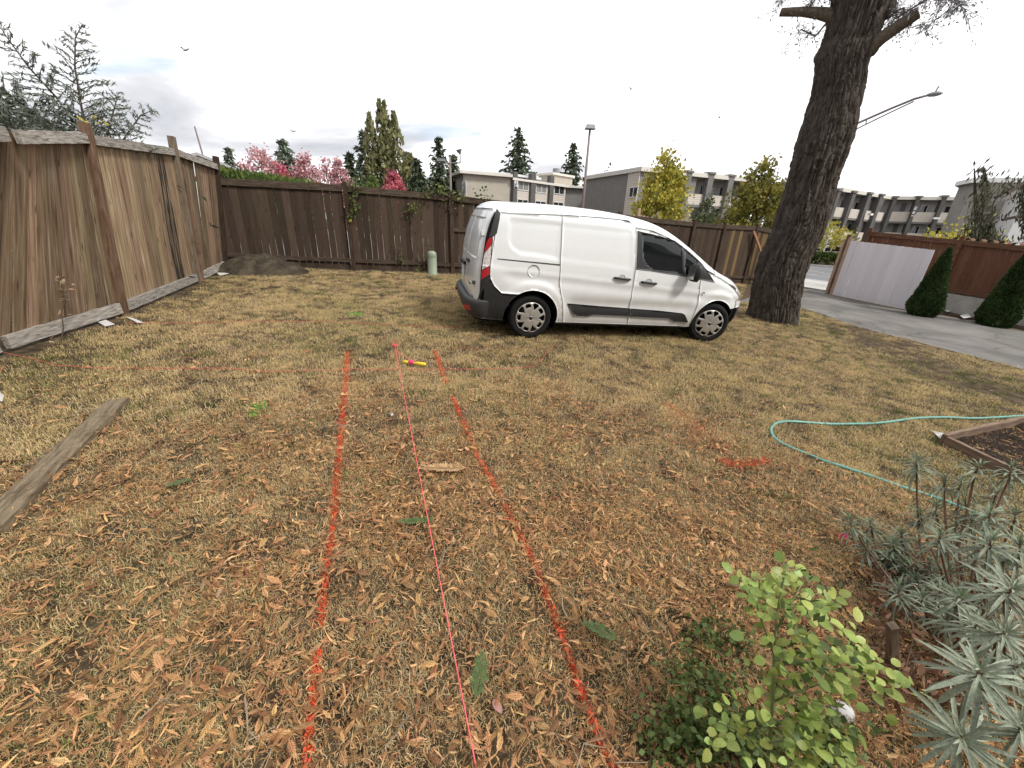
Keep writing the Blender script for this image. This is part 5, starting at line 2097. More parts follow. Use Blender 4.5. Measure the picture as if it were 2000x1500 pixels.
# ---- measured outlines on the right side; the left side mirrors them
seam = vpts([(340, 172), (440, 178), (600, 182), (760, 188), (1000, 205), (1150, 222), (1192, 264), (1300, 285), (1400, 330), (1480, 385), (1560, 450), (1612, 512)])
seam[0] = (-.66, seam[1][1])
SX, SZ = [p[0] for p in seam], [p[1] for p in seam]
print('seam', [(round(a, 2), round(c, 2)) for a, c in seam])
bp = vpts([(1195, 275), (1192, 520), (1170, 660), (1152, 760), (1132, 866)])
sl = vpts([(744, 200), (735, 450), (727, 600), (735, 660), (746, 710), (749, 836)])
df = vpts([(1612, 515), (1598, 560), (1588, 600), (1576, 700), (1546, 800), (1512, 864)])
print('bp', bp, 'sl', sl, 'df', df)
G = .0035                                       # half a shut line
sillz = lambda x: .262 - .004 * x
xrear = -.70


def sz_at(x):
    return float(np.interp(x, SX, SZ)) - G


def shift(P, dx):
    return [(x + dx, z) for x, z in P]


door_lo_f = [(p[0] - G, p[1]) for p in df]
# polygons (x, z)
poly_slide = [(p[0] + G, p[1]) for p in sl] + [(bp[-1][0] - G, sillz(bp[-1][0]))]
poly_slide[-2] = (sl[-1][0] + G, sillz(sl[-1][0]))
poly_slide += [(p[0] - G, p[1]) for p in bp[:-1]][::-1]
poly_slide[0] = (sl[0][0] + G, sz_at(sl[0][0]))
poly_slide[-1] = (bp[0][0] - G, sz_at(1.22) - .03)
poly_slide += [(x, sz_at(x)) for x in (1.20, 1.0, .75, .5)]
poly_front = [(bp[-1][0] + G, sillz(1.5))] + [(df[-1][0] - G, sillz(2.6))] + [(p[0] - G, p[1]) for p in df[:-1]][::-1]
poly_front += [(x, sz_at(x)) for x in (2.45, 2.2, 1.95, 1.66, bp[0][0] + .05)]
poly_front += [(p[0] + G, p[1]) for p in bp[:-1]]
poly_front[-4] = (bp[0][0] + G, sz_at(bp[0][0] + .06))
bumptop = vpts([(305, 572), (330, 622), (375, 666), (452, 672)])
print('bumptop', bumptop)
a_hit = math.degrees(math.asin(min(1, (bumptop[-1][1] - ARCZ) / ARR)))
a_rear = 180 - a_hit
a_door = math.degrees(math.asin(max(-1, min(1, (sillz(.4) - ARCZ) / ARR))))
tl = vpts([(343, 175), (365, 190), (342, 300), (325, 400), (305, 545)])
print('tail line', tl, 'angles', a_rear, a_door)
poly_quarter = [(x, sz_at(x)) for x in (sl[0][0] - G, .1, -.1, -.3, -.50)]
poly_quarter += [(-.545, 1.685), (-.553, 1.64), (-.575, 1.48), (-.597, 1.33), (-.617, 1.20), (-.632, 1.05), (-.638, .90), (bumptop[0][0], bumptop[0][1] + .004)]
poly_quarter += [(x, z + .004) for x, z in bumptop[1:3]] + [(bumptop[2][0] + .1, bumptop[3][1] + .004)]
poly_quarter += arch(0, ARR, a_rear - 1, a_door, 22)
poly_quarter += [(sl[-1][0] - G, sillz(.5))] + [(p[0] - G, p[1]) for p in sl[1:-1]][::-1]
# fender
fb = [(3.44, .565), (3.55, .60)]
a_f0 = 180 - math.degrees(math.asin((sillz(2.7) - ARCZ) / ARF)) if sillz(2.7) > ARCZ else 180 + math.degrees(math.asin((ARCZ - sillz(2.7)) / ARF))
a_f1 = math.degrees(math.asin((.575 - ARCZ) / ARF))
poly_fender = [(p[0] + G, p[1]) for p in df[1:-1]] + [(df[-1][0] + G, sillz(2.6)), (3.09 - ARF - .004, sillz(2.7))]
poly_fender += arch(3.09, ARF, a_f0, a_f1, 22) + [(3.47, .585), (3.56, .60), (3.57, .70), (3.545, .775), (3.46, .83), (3.33, .905), (3.22, .965), (3.05, 1.03), (2.95, 1.065), (2.80, 1.115), (2.72, 1.14)]
for left in (False, True):
    for nm, pl in (('rear_quarter_panel', poly_quarter), ('sliding_door', poly_slide), ('front_door', poly_front), ('front_fender', poly_fender)):
        V, F_ = side_patch(pl, .03, left=left)
        ob = vbuild(MB().add(V, F_), nm, M['van_white'])
        if nm == 'sliding_door' and not left:
            SLD = ob
        if nm == 'front_door' and not left:
            FRD = ob
        if nm == 'rear_quarter_panel' and not left:
            RQP = ob

# ---- roof (radial about a line inside), windscreen, bonnet
xs_r = np.concatenate([np.linspace(-.62, 2.9, 110)])
nphi = 41


def radial(xs_, zc_fn, zend_fn, out=0.0, inn=.012, lim=None, nphi=41):
    O_, D_ = [], []
    for x in xs_:
        zc_ = zc_fn(x)
        zs_e = zend_fn(x)
        O1 = np.array([[x, YC, zs_e]])
        w = float(vsolve(O1, np.array([[0, -1.0, 0]]), 1.2)[0])
        ph = math.atan2(zs_e - zc_, w)
        if lim:
            ph = max(ph, lim(x))
        for a in np.linspace(ph, math.pi - ph, nphi):
            O_.append((x, YC, zc_))
            D_.append((0, -math.cos(a), math.sin(a)))
    return grid_patch(np.array(O_), np.array(D_), (len(xs_), nphi), 1.6, out, inn)


V, F_ = radial(xs_r, lambda x: float(np.interp(x, [-1, 1.5, 3.0], [.9, .9, .55])), lambda x: float(np.interp(x, SX, SZ)) + G if x < 2.6 else float(np.interp(x, [2.6, 2.75, 2.95], [sz_at(2.6) + .01, 1.15, 1.085])), nphi=61)
vbuild(MB().add(V, F_), 'roof', M['van_white'])
V, F_ = radial(np.linspace(2.02, 2.86, 30), lambda x: float(np.interp(x, [-1, 1.5, 3.0], [.9, .9, .55])), lambda x: .9, out=.008, lim=lambda x: float(np.interp(x, [2.0, 2.9], [R(57), R(46)])))
vbuild(MB().add(V, F_), 'windscreen', M['van_glass'])
V, F_ = radial(np.linspace(2.91, 3.66, 34), lambda x: .45, lambda x: float(np.interp(x, [2.9, 3.05, 3.22, 3.33, 3.46, 3.56, 3.7], [1.085, 1.04, .972, .912, .84, .80, .74])))
vbuild(MB().add(V, F_), 'bonnet', M['van_white'])


# ---- rear: doors by shooting backwards
def rear_patch(y0, y1, z0, z1, nyy=16, nzz=26, out=0.0, inn=.012, xo=-.2, x_lim=None):
    O_, D_ = [], []
    for z in np.linspace(z0, z1, nzz):
        for y in np.linspace(y0, y1, nyy):
            O_.append((xo, YC + (y - YC) * .55, z))
            d = np.array([-.55, (y - YC) * .45 * 1.0, 0])
            D_.append(d / np.linalg.norm(d))
    return grid_patch(np.array(O_), np.array(D_), (nzz, nyy), 1.4, out, inn)


def rear_outline_patch(ya, yb, z0, z1, out=0.0, inn=.012, step=.035):
    """patch between lateral limits that vary with height"""
    nzz = int((z1 - z0) / step) + 2
    nyy = 18
    O_, D_ = [], []
    for z in np.linspace(z0, z1, nzz):
        A_, B_ = ya(z), yb(z)
        for y in np.linspace(A_, B_, nyy):
            O_.append((0.2, YC + (y - YC) * .35, z))
            d = np.array([-1.06, (y - YC) * .65, 0])
            D_.append(d / np.linalg.norm(d))
    return grid_patch(np.array(O_), np.array(D_), (nzz, nyy), 2.0, out, inn)


lampin = lambda z: float(np.interp(z, [.45, .80, .95, 1.2, 1.36, 1.5, 1.68, 1.76], [-.02, -.02, -.015, -.005, .015, .02, .02, .03]))
for lo_, hi_, nm in ((lambda z: lampin(z) + .004, lambda z: YC - .003, 'rear_door'), (lambda z: YC + .003, lambda z: 2 * YC - lampin(z) - .004, 'rear_door')):
    V, F_ = rear_outline_patch(lo_, hi_, .50, 1.705)
    rd = vbuild(MB().add(V, F_), nm, M['van_white'])
    V, F_ = rear_outline_patch(lambda z: lo_(z) + .09, lambda z: hi_(z) - .06, 1.08, 1.60, out=.004, inn=.002)
    if nm:
        vbuild(MB().add(V, F_), 'window_pressing', M['van_white'], rd)
V, F_ = rear_outline_patch(lambda z: .06, lambda z: 2 * YC - .06, 1.712, 1.79, step=.02)
vbuild(MB().add(V, F_), 'roof_edge', M['van_white'])


# ---- tail lamps and black trim above, on the rounded corner (diagonal projection)
def corner_patch(pix, mat, name, out=.004, inn=.01, step=.025, mirror=True, parent=VAN):
    """outline measured in the photograph, found on the skin along the sight lines"""
    vs, fs = cdt([(a, c) for a, c in pix], step * 130)
    for left in ((False, True) if mirror else (False,)):
        P = []
        for a, c in vs:
            d = VA.T @ ray(860 + a / 3.125, 360 + c / 3.125)
            ts = np.linspace((-.15 - VCAM[1]) / d[1], (.75 - VCAM[1]) / d[1], 400)
            p = VCAM + d * ts[:, None]
            f = vF(p[:, 0], p[:, 1], p[:, 2])
            k = int(np.argmax(f < 0)) if (f < 0).any() else int(np.argmin(f))
            if k > 0 and f[k] < 0:
                w0_ = f[k - 1] / (f[k - 1] - f[k])
                q = p[k - 1] * (1 - w0_) + p[k] * w0_
            else:
                q = p[k]
            P.append(q)
        P = np.array(P)
        if left:
            P[:, 1] = 2 * YC - P[:, 1]
        N_ = vnorm(P)
        V_, F2 = thick(P, N_, orient(P, fs, N_), out, inn)
        ob = vbuild(MB().add(V_, F2), name, mat, parent)
    return ob


corner_patch([(343, 152), (352, 156), (366, 180), (362, 215), (345, 300), (331, 312), (296, 322), (308, 285), (325, 220)], M['van_black'], 'pillar_trim', .003)
corner_patch([(331, 313), (327, 345), (318, 400), (308, 480), (305, 548), (246, 584), (249, 540), (262, 460), (270, 400), (283, 350), (298, 324)], M['van_black'], 'tail_lamp_housing', .003)
corner_patch([(318, 322), (316, 345), (313, 368), (270, 420), (274, 395), (284, 352), (299, 327)], M['lamp_red'], 'tail_lamp', .009)
corner_patch([(313, 370), (309, 420), (306, 470), (303, 495), (256, 520), (262, 465), (269, 424)], M['lamp_clear'], 'reversing_lamp', .009)
corner_patch([(303, 498), (304, 545), (250, 580), (251, 545), (256, 523)], M['lamp_red'], 'tail_lamp', .009)
corner_patch([(330, 314), (326, 345), (318, 400), (316, 398), (321, 345), (320, 320)], M['van_white'], 'lamp_edge', .010, step=.02)


# ---- bumpers by radial shooting from inside
def bumper(name, cx, th0, th1, zrow, outs, mat, inn=.03, nt=60):
    O_, D_, OUT = [], [], []
    for z, o_ in zip(zrow, outs):
        for a in np.linspace(th0, th1, nt):
            O_.append((cx, YC, z))
            D_.append((math.cos(a), math.sin(a), 0))
            OUT.append(o_(a) if callable(o_) else o_)
    O_, D_, OUT = np.array(O_), np.array(D_), np.array(OUT)
    zz_ = O_.copy()
    zz_[:, 2] = np.maximum(zz_[:, 2], .27)
    t_ = vsolve(zz_, D_, 2.5)
    P = O_ + D_ * (t_)[:, None]
    N_ = D_.copy()
    fs = [[i * nt + j, (i + 1) * nt + j, (i + 1) * nt + j + 1, i * nt + j + 1] for i in range(len(zrow) - 1) for j in range(nt - 1)]
    fs = orient(P, fs, N_)
    P = P + N_ * OUT[:, None]
    V_, F2 = thick(P, N_, fs, 0, inn)
    return vbuild(MB().add(V_, F2), name, mat)


# side/corner part in black follows the measured top line, only behind the wheel arch
low = vpts([(388, 826), (240, 806)])
bpoly = [(-.70, .80), bumptop[0], bumptop[1], bumptop[2], bumptop[3]] + arch(0, ARR, a_rear, 184, 12) + [(-.40, .268), (-.56, .268), (-.70, .275)]
for left in (False, True):
    V, F_ = side_patch(bpoly, .03, out=.006, left=left)
    vbuild(MB().add(V, F_), 'bumper_corner', M['van_black'])
sweep = lambda a: .055 * sstep(R(120), R(150), a if a < math.pi else 2 * math.pi - a)
bumper('rear_bumper', 0.0, R(119), R(241), [.27, .30, .38, .47, .52, .535, .54], [.0, sweep, lambda a: sweep(a) * 1.5, lambda a: sweep(a) * 1.9, lambda a: sweep(a) * 1.8, lambda a: sweep(a) * 1.2, -.02], M['van_grey'])
corner_patch([(246, 584), (305, 549), (307, 572), (252, 660), (240, 700), (225, 715), (243, 650)], M['van_black'], 'bumper_pillar', .006)
for sg in (1, -1):
    a = R(180 + sg * 40)
    O_ = np.array([[0, YC, .40]])
    t_ = vsolve(O_, np.array([[math.cos(a), math.sin(a), 0]]), 2.5)[0]
    p = O_[0] + np.array([math.cos(a), math.sin(a), 0]) * (t_ + .070)
    MBx = MB().box((0, 0, 0), (.02, .16, .06), rotz(a) )
    MBx.v[0] = MBx.v[0] + p
    vbuild(MBx, 'reflector', M['lamp_red'], smooth=False)
sweepf = lambda a: .03
bumper('front_bumper', 2.75, R(-46), R(46), [.23, .26, .34, .42, .50, .56, .585], [-.01, .01, .03, .035, .03, .03, .01], M['van_grey'])
bumper('front_bumper_cover', 2.75, R(-49), R(49), [.59, .63, .68, .72], [.012, .018, .014, .002], M['van_white'])
bumper('grille', 2.75, R(-24), R(24), [.725, .76, .80], [.004, .004, .0], M['van_black'])
# head lamps
hp = [(1768, 592), (1800, 603), (1838, 622), (1858, 660), (1861, 676), (1846, 676), (1826, 648), (1790, 622)]
for left in (False, True):
    poly = [(3.30, .905), (3.36, .885), (3.46, .835), (3.555, .775), (3.585, .80), (3.575, .855), (3.50, .90), (3.40, .935), (3.31, .955), (3.22, .972), (3.22, .963)]
    poly = [(3.225, .962), (3.33, .903), (3.46, .828), (3.545, .773), (3.60, .765), (3.615, .80), (3.575, .845), (3.47, .893), (3.36, .937)]
    V, F_ = side_patch(poly, .02, out=.006, left=left)
    hl = vbuild(MB().add(V, F_), 'headlight', M['lamp_clear'])
    poly = [(3.235, .957), (3.33, .907), (3.40, .868), (3.42, .888), (3.36, .92)]
    V, F_ = side_patch(poly, .02, out=.009, left=left)
    vbuild(MB().add(V, F_), 'lamp_bezel', M['van_black'], hl)

# ---- side trim, glass, handles
win = vpts([(1203, 284), (1230, 291), (1300, 306), (1370, 325), (1432, 345), (1478, 380), (1530, 423), (1590, 478), (1640, 545), (1674, 600), (1560, 577), (1490, 562), (1380, 546), (1281, 530), (1262, 528), (1196, 520)])
gl1 = vpts([(1230, 300), (1300, 313), (1368, 331), (1428, 350), (1472, 384), (1476, 462), (1478, 552), (1380, 537), (1290, 524), (1256, 498), (1233, 458), (1229, 380)])
gl2 = vpts([(1486, 396), (1530, 432), (1575, 472), (1566, 490), (1545, 520), (1530, 556), (1490, 555), (1487, 480)])
mould1 = vpts([(775, 727), (960, 742), (1158, 757), (1154, 808), (930, 797), (912, 803), (895, 806), (815, 801), (800, 782)])
mould2 = vpts([(1164, 758), (1330, 770), (1470, 786), (1490, 795), (1509, 841), (1420, 838), (1395, 822), (1161, 809)])
for left in (False, True):
    V, F_ = side_patch(win, .03, out=.004, inn=.004, left=left)
    wf = vbuild(MB().add(V, F_), 'window_surround', M['van_black'])
    for g_ in (gl1, gl2):
        V, F_ = side_patch(g_, .03, out=.0065, inn=.002, left=left)
        vbuild(MB().add(V, F_), 'window_glass', M['van_glass'], wf)
    for mo in (mould1, mould2):
        V, F_ = side_patch(mo, .03, out=.014, inn=.004, left=left)
        vbuild(MB().add(V, F_), 'side_moulding', M['van_black'])
    # sill
    pl = [(.40, sillz(.4) - .004), (2.69, sillz(2.69) - .004), (2.69, .215), (.40, .225)]
    V, F_ = side_patch([(x, max(z, .226)) for x, z in pl], .04, out=.004, left=left)
    vbuild(MB().add(V, F_), 'sill', M['van_grey'])
    if left:
        continue
    # slider track, fuel flap, handles, antenna mark
    ra = vpts([(348, 452), (540, 470), (729, 488), (730, 497), (540, 478), (346, 458)])
    V, F_ = side_patch(ra, .03, out=.002, inn=.002)
    vbuild(MB().add(V, F_), 'slider_track', M['van_black'])
    fc_ = vpx(570, 532)
    ring = [(fc_[0] + .088 * math.cos(a), fc_[1] + .088 * math.sin(a)) for a in np.linspace(0, 2 * np.pi, 28, endpoint=False)]
    V, F_ = side_patch(ring, .03, out=.0015, inn=.002)
    ff = vbuild(MB().add(V, F_), 'fuel_flap_joint', M['van_grey'])
    ring = [(fc_[0] + .083 * math.cos(a), fc_[1] + .083 * math.sin(a)) for a in np.linspace(0, 2 * np.pi, 28, endpoint=False)]
    V, F_ = side_patch(ring, .03, out=.005, inn=.002)
    vbuild(MB().add(V, F_), 'fuel_flap', M['van_white'])
    pc = vpx(1605, 665)
    ring = [(pc[0] + .022 * math.cos(a), pc[1] + .022 * math.sin(a)) for a in np.linspace(0, 2 * np.pi, 12, endpoint=False)]
    V, F_ = side_patch(ring, .03, out=.008, inn=.002)
    vbuild(MB().add(V, F_), 'indicator', M['lamp_clear'])


def at_side(x, z, out=0.0, left=False):
    O_ = np.array([[x, YC, z]])
    D_ = np.array([[0, 1.0 if left else -1.0, 0]])
    p = O_[0] + D_[0] * (float(vsolve(O_, D_, 1.2)[0]) + out)
    return p


for (zx, zy), par in (((1108, 575), SLD), ((1270, 600), FRD)):
    hx, hz_ = vpx(zx, zy)
    cup = []
    ring = [(hx + .055 * math.cos(a), hz_ + .012 + .042 * math.sin(a)) for a in np.linspace(0, 2 * np.pi, 20, endpoint=False)]
    V, F_ = side_patch(ring, .02, out=.0015, inn=.002)
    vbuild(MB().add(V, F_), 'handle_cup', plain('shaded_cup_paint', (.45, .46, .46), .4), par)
    xs_h = np.linspace(hx - .135, hx + .135, 9)
    path = [at_side(x, hz_ - (x - hx) * .052, .012 + .022 * math.sin(math.pi * (x - xs_h[0]) / (xs_h[-1] - xs_h[0])) ** .6) for x in xs_h]
    vbuild(MB().tube(path, [.012, .018, .018, .018, .018, .018, .018, .018, .014], 10), 'door_handle', M['van_black'], par)
# door mirrors
for left in (False, True):
    sg = 1 if left else -1
    root = at_side(2.46, 1.06, .0, left)
    m_ = MB()
    pr = [(.0, -.13), (.06, -.125), (.085, -.08), (.095, 0), (.09, .07), (.07, .115), (.0, .13)]
    mm = MB().lathe([(max(r, .001), h) for r, h in pr], 18)
    v = mm.v[0]
    v = np.stack([v[:, 0] * .75, v[:, 1] * 1.15, v[:, 2]], 1)
    c_ = root + np.array([-.02, sg * .13, .055])
    mm.v[0] = v + c_
    mir = vbuild(mm, 'door_mirror', M['van_black'])
    vbuild(MB().tube([root + [0, -sg * .02, .01], root + [-.005, sg * .06, .0], c_ + [0, 0, -.09]], [.035, .03, .028], 8), 'mirror_arm', M['van_black'], mir)
    g_ = MB().box(c_ + [-.072, 0, 0], (.004, .15, .19))
    vbuild(g_, 'mirror_glass', M['chrome'], mir, smooth=False)
# wipers, antenna
vbuild(MB().tube([(2.93, .4, 1.19), (2.72, .75, 1.345), (2.60, 1.1, 1.42)], .012, 6), 'wiper', M['van_black'])
# rear furniture: handle, hinges, plate, emblem
def at_rear(y, z, out=0.0):
    O_ = np.array([[0.0, y, z]])
    D_ = np.array([[-1.0, 0, 0]])
    return O_[0] + D_[0] * (float(vsolve(O_, D_, 1.5)[0]) + out)


p = at_rear(.62, 1.00, .015)
vbuild(MB().box(p, (.03, .20, .035)), 'rear_handle', M['van_black'], smooth=False)
p = at_rear(YC + .22, .80, .012)
vbuild(MB().box(p, (.012, .32, .16)), 'number_plate', M['plate'], smooth=False)
vbuild(MB().box(p + [0, 0, .12], (.05, .5, .05)), 'plate_lamp_bar', M['van_black'], smooth=False)
for z in (.76, 1.40):
    p = at_rear(.13, z, .01)
    vbuild(MB().box(p, (.04, .05, .045)), 'hinge', M['van_white'] if z > 1 else M['van_grey'], smooth=False)
p = at_rear(.38, .72, .006)
b = MB()
b.lathe([(.001, .004), (.055, .004), (.062, 0), (.062, -.006)], 20, 'y')
vv = b.v[0]
b.v[0] = np.stack([-vv[:, 1], vv[:, 0], vv[:, 2] * .42], 1) + p
em = vbuild(b, 'emblem', M['chrome'])
b = MB().lathe([(.001, .007), (.05, .006), (.054, .003)], 20, 'y')
vv = b.v[0]
b.v[0] = np.stack([-vv[:, 1], vv[:, 0], vv[:, 2] * .40], 1) + p
vbuild(b, 'emblem_face', M['badge_dark'], em)
p = at_rear(.24, .56, .006)
vbuild(MB().box(p, (.006, .12, .035)), 'lettering', M['hubcap'], smooth=False)


# ---- wheels
def wheel(x, left, steer=0.0):
    sg = 1 if left else -1
    y = (2 * YC - .03) if left else .03
    RT = .326
    prof = [(.212, -.02), (.235, .004), (.27, .012), (.30, .004), (.316, -.015), (RT, -.045), (RT, -.155), (.316, -.185), (.30, -.20), (.21, -.19)]
    root = bpy.data.objects.new('wheel', None)
    b = MB().lathe(prof, 44, 'y')
    me = b.mesh('wheel', M['tyre'], True)
    root = bpy.data.objects.new('wheel', me)
    COL.objects.link(root)
    root.parent = VAN
    root.location = (x, y, RT - .006)
    root.rotation_euler = (0, 0, math.pi * (0 if left else 1) + steer)
    # local +y is outward
    def sub(mb, nm, mat, smooth=True):
        o_ = bpy.data.objects.new(nm, mb.mesh(nm, mat, smooth))
        COL.objects.link(o_)
        o_.parent = root
        return o_
    sub(MB().lathe([(.001, -.05), (.213, -.045), (.214, -.02)], 40, 'y'), 'rim', M['van_shell'])
    # cover: polar sheet with pockets
    nr, nt = 22, 160
    rr = np.linspace(.036, .222, nr)
    yy = .012 + .012 * np.cos((rr - .036) / .186 * 1.5) - .012 * sstep(.2, .222, rr) * 1
    V_, fs_ = [], []
    for i in range(nr):
        for j in range(nt):
            a = 2 * math.pi * j / nt
            u_ = (a / (2 * math.pi) * 10) % 2
            rib = .004 * (1 - abs(((a / (2 * math.pi) * 5 + .25) % 1) - .5) * 2)
            V_.append((rr[i] * math.cos(a), yy[i] + rib, rr[i] * math.sin(a)))
    for i in range(nr - 1):
        rm = (rr[i] + rr[i + 1]) / 2
        for j in range(nt):
            a = ((j + .5) / nt * 5) % 1.0                        # five-fold pattern
            hole = False
            # rounded pocket
            da = min(a, 1 - a) * 2 * math.pi / 5 * rm
            if .148 < rm < .207 and da < .043 - .012 * abs((rm - .178) / .03):
                hole = True
            # triangular notch
            db = abs(a - .5) * 2 * math.pi / 5 * rm
            if .118 < rm < .209 and db < (rm - .118) * .62 + .002 and db > -.1 and not (rm > .196 and db > .045):
                hole = True
            if db < .010 and rm > .135:
                pass
            if not hole:
                fs_.append((i * nt + j, i * nt + (j + 1) % nt, (i + 1) * nt + (j + 1) % nt, (i + 1) * nt + j)[::-1])
    cov = sub(MB().add(V_, fs_), 'hubcap', M['hubcap'])
    so = cov.modifiers.new('thickness', 'SOLIDIFY')
    so.thickness = .010
    so.offset = 0
    h = bpy.data.objects.new('hub_centre', MB().lathe([(.001, .034), (.026, .033), (.030, .028), (.036, .03), (.040, .020), (.040, .005)], 24, 'y').mesh('hub_centre', M['chrome'], True))
    COL.objects.link(h)
    h.parent = root
    h2 = bpy.data.objects.new('hub_badge', MB().lathe([(.001, .0365), (.024, .0355), (.025, .032)], 20, 'y').mesh('hub_badge', M['badge_dark'], True))
    COL.objects.link(h2)
    h2.parent = root


wheel(0.0, False)
wheel(0.0, True)
wheel(WB, False, R(-16))
wheel(WB, True, R(-16))
vbuild(MB().box((1.5, YC, .27), (3.6, 1.3, .10)), 'underbody', M['van_shell'], smooth=False)

# ================================================================== small things in the yard
M['box_green'] = pmat('pale_green_plastic', [(.20, .24, .17), (.26, .30, .215)], scale=3, rough=.5)
p = hit(845, 537)
t = thing('utility_pedestal', 'pale green rounded utility pedestal standing before the dark fence', 'utility box', p)
hp_ = .60
pts = []
for k in range(8):
    a = math.pi * k / 7
    pts.append((.115 * math.cos(a), hp_ - .10 + .10 * math.sin(a)))
prof2 = [(.13, -.05), (.13, .06), (.121, .07), (.121, hp_ - .09), (.115, hp_ - .05), (.095, hp_ - .015), (.05, hp_ + .004), (.001, hp_ + .006)]
b = MB().lathe(prof2, 24)
b.v[0] = b.v[0] * np.array([1.0, .85, 1]) + p
b.build('cover', M['box_green'], t, smooth=True)
b = MB().lathe([(.128, hp_ - .14), (.128, hp_ - .115)], 24)
b.v[0] = b.v[0] * np.array([1.0, .85, 1]) + p
b.build('cap_rim', M['box_green'], t, smooth=True)

# stub post and debris in the back corner
q = hit(446, 497)
qt = at_depth(436, 452, float((CAMR.T @ (q - CAMP))[2]))
tag(MB().tube([q - [0, 0, .05], (q + qt) / 2, [q[0] - .02, q[1], qt[2]]], .045, 10).build('pipe_post', M['metal_grey'], smooth=True), 'short grey pipe post standing in the gap at the fence corner', 'post')
tag(beam('timber', M['dark_post'], None, hit(424, 506, .05), hit(458, 502, .08), .12, .10), 'short dark timber lying on the soil in the fence corner', 'timber')
rs = np.random.RandomState(5)


def rock(px, r, label, sq=(1, .8, .55), mat='rock', name='rock', cat='rock', seed=1, kind=None):
    p = hit(*px)
    bm = bmesh.new()
    bmesh.ops.create_icosphere(bm, subdivisions=3, radius=1)
    v = np.array([w.co[:] for w in bm.verts])
    v = v * (1 + .45 * (fbm(v * 1.4 + seed * 7, 3) - .5))[:, None] * np.array(sq) * r
    v[:, 2] += r * sq[2] * .35
    f = [[w.index for w in g_.verts] for g_ in bm.faces]
    bm.free()
    o = MB().add(v + p, f).build(name, M[mat], smooth=True)
    return tag(o, label, cat, kind=kind)


M['rock'] = pmat('dark_grey_rock', [(.05, .045, .04), (.10, .09, .08), (.15, .14, .13)], scale=9, rough=.95, bump=.8)
rock((458, 528), .22, 'dark flat rock on the soil beside the left fence end', (1.3, .8, .5), seed=3)
# soil heap
p = hit(505, 531)
n = 46
v, f = [], []
for i in range(n + 1):
    for j in range(n + 1):
        a, c = (i / n - .5) * 2.0, (j / n - .5) * 1.4
        r = math.hypot(a / 1.0, c / .68)
        h = .42 * max(0, 1 - r) ** .8 * (.5 + fbm(np.array([a * 3, c * 3, 2.0]), 4)) if r < 1 else -.03
        x, y = p[0] + BD[0] * a - BD[1] * c, p[1] + BD[1] * a + BD[0] * c + .1
        v.append((x, y, float(ground(x, y)) + h + .015 * fbm(np.array([a * 14, c * 14, .5]), 3) - .012))
f = [(i * (n + 1) + j, (i + 1) * (n + 1) + j, (i + 1) * (n + 1) + j + 1, i * (n + 1) + j + 1) for i in range(n) for j in range(n)]
M['heap'] = pmat('grey_brown_soil_heap', [(.025, .02, .014), (.055, .045, .031), (.10, .08, .055)], scale=5, rough=.95, bump=1.0, bscale=40, detail=10, bdist=.03)
tag(MB().add(v, f).build('soil_heap', M['heap'], smooth=True), 'low heap of dark soil in the far corner between the fences', 'soil heap')

# survey stake, string lines and reel
M['stake'] = pmat('bare_wooden_stake', [(.24, .13, .07), (.36, .22, .13)], scale=8, stretch=(1, 6, 6), rough=.8)
sb_ = hit(776, 712)
zc_ = float((CAMR.T @ (sb_ - CAMP))[2])
st_top = at_depth(772, 663, zc_ - .02)
M['string'] = pmat('neon_pink_string', [(.72, .10, .11), (.82, .18, .20)], scale=60, rough=.7)
M['string2'] = pmat('neon_red_string', [(.55, .10, .07), (.66, .17, .12)], scale=60, rough=.7)
o = beam('stake', M['stake'], None, sb_ - [0, 0, .08], st_top, .045, .025, up=(1, 0, 0), jit=.001)
tag(o, 'wooden survey stake driven into the lawn with pink string tied round it', 'stake')
knot_ = at_depth(771, 674, zc_ - .04)
b = MB()
for k in range(4):
    ring = [knot_ + np.array([.03 * math.cos(a), .022 * math.sin(a), (k - 1.5) * .005]) for a in np.linspace(0, 2 * np.pi, 11)]
    b.tube(ring, .003, 4)
end = hit(932, 1510, .05)
run = []
for k in range(25):
    f_ = k / 24
    q = knot_ * (1 - f_) + end * f_
    q[2] = q[2] - .025 * math.sin(math.pi * f_)
    q[2] = max(q[2], float(ground(q[0], q[1])) + .045)
    run.append(q)
run += [hit(940, 1560, .03)]
b.tube(run, .0026, 5)
tag(b.build('string_line', M['string'], smooth=True), 'taut pink string running from the stake towards the viewer between the orange lines', 'string')


def ground_string(pts, label, mat='string2', r=.0022, lift=.035, seed=1):
    rs = np.random.RandomState(seed)
    P = []
    for k in range(len(pts) - 1):
        (u0, v0), (u1, v1) = pts[k], pts[k + 1]
        n_ = max(3, int(math.hypot(u1 - u0, v1 - v0) / 9))
        for j in range(n_):
            f_ = j / n_
            P.append(hit(u0 + (u1 - u0) * f_, v0 + (v1 - v0) * f_ + rs.uniform(-.6, .6), lift + rs.uniform(-.008, .008)))
    P.append(hit(*pts[-1], lift))
    return tag(MB().tube(P, r, 4).build('string_line', M[mat], smooth=True), label, 'string')


ground_string([(4, 688), (60, 700), (110, 713), (190, 719), (330, 719), (450, 719), (520, 726), (580, 724), (680, 721), (800, 722), (900, 721), (960, 720), (1010, 719), (1040, 716), (1058, 703), (1066, 690), (1085, 672)],
              'long pink string crossing the lawn in front of the stake from the left fence', 'string2', .0024, .034)
ground_string([(250, 630), (380, 630), (520, 627), (640, 628), (760, 634), (900, 640)], 'thin red string lying across the lawn behind the stake towards the van', 'string2', .0024, .035, 2)
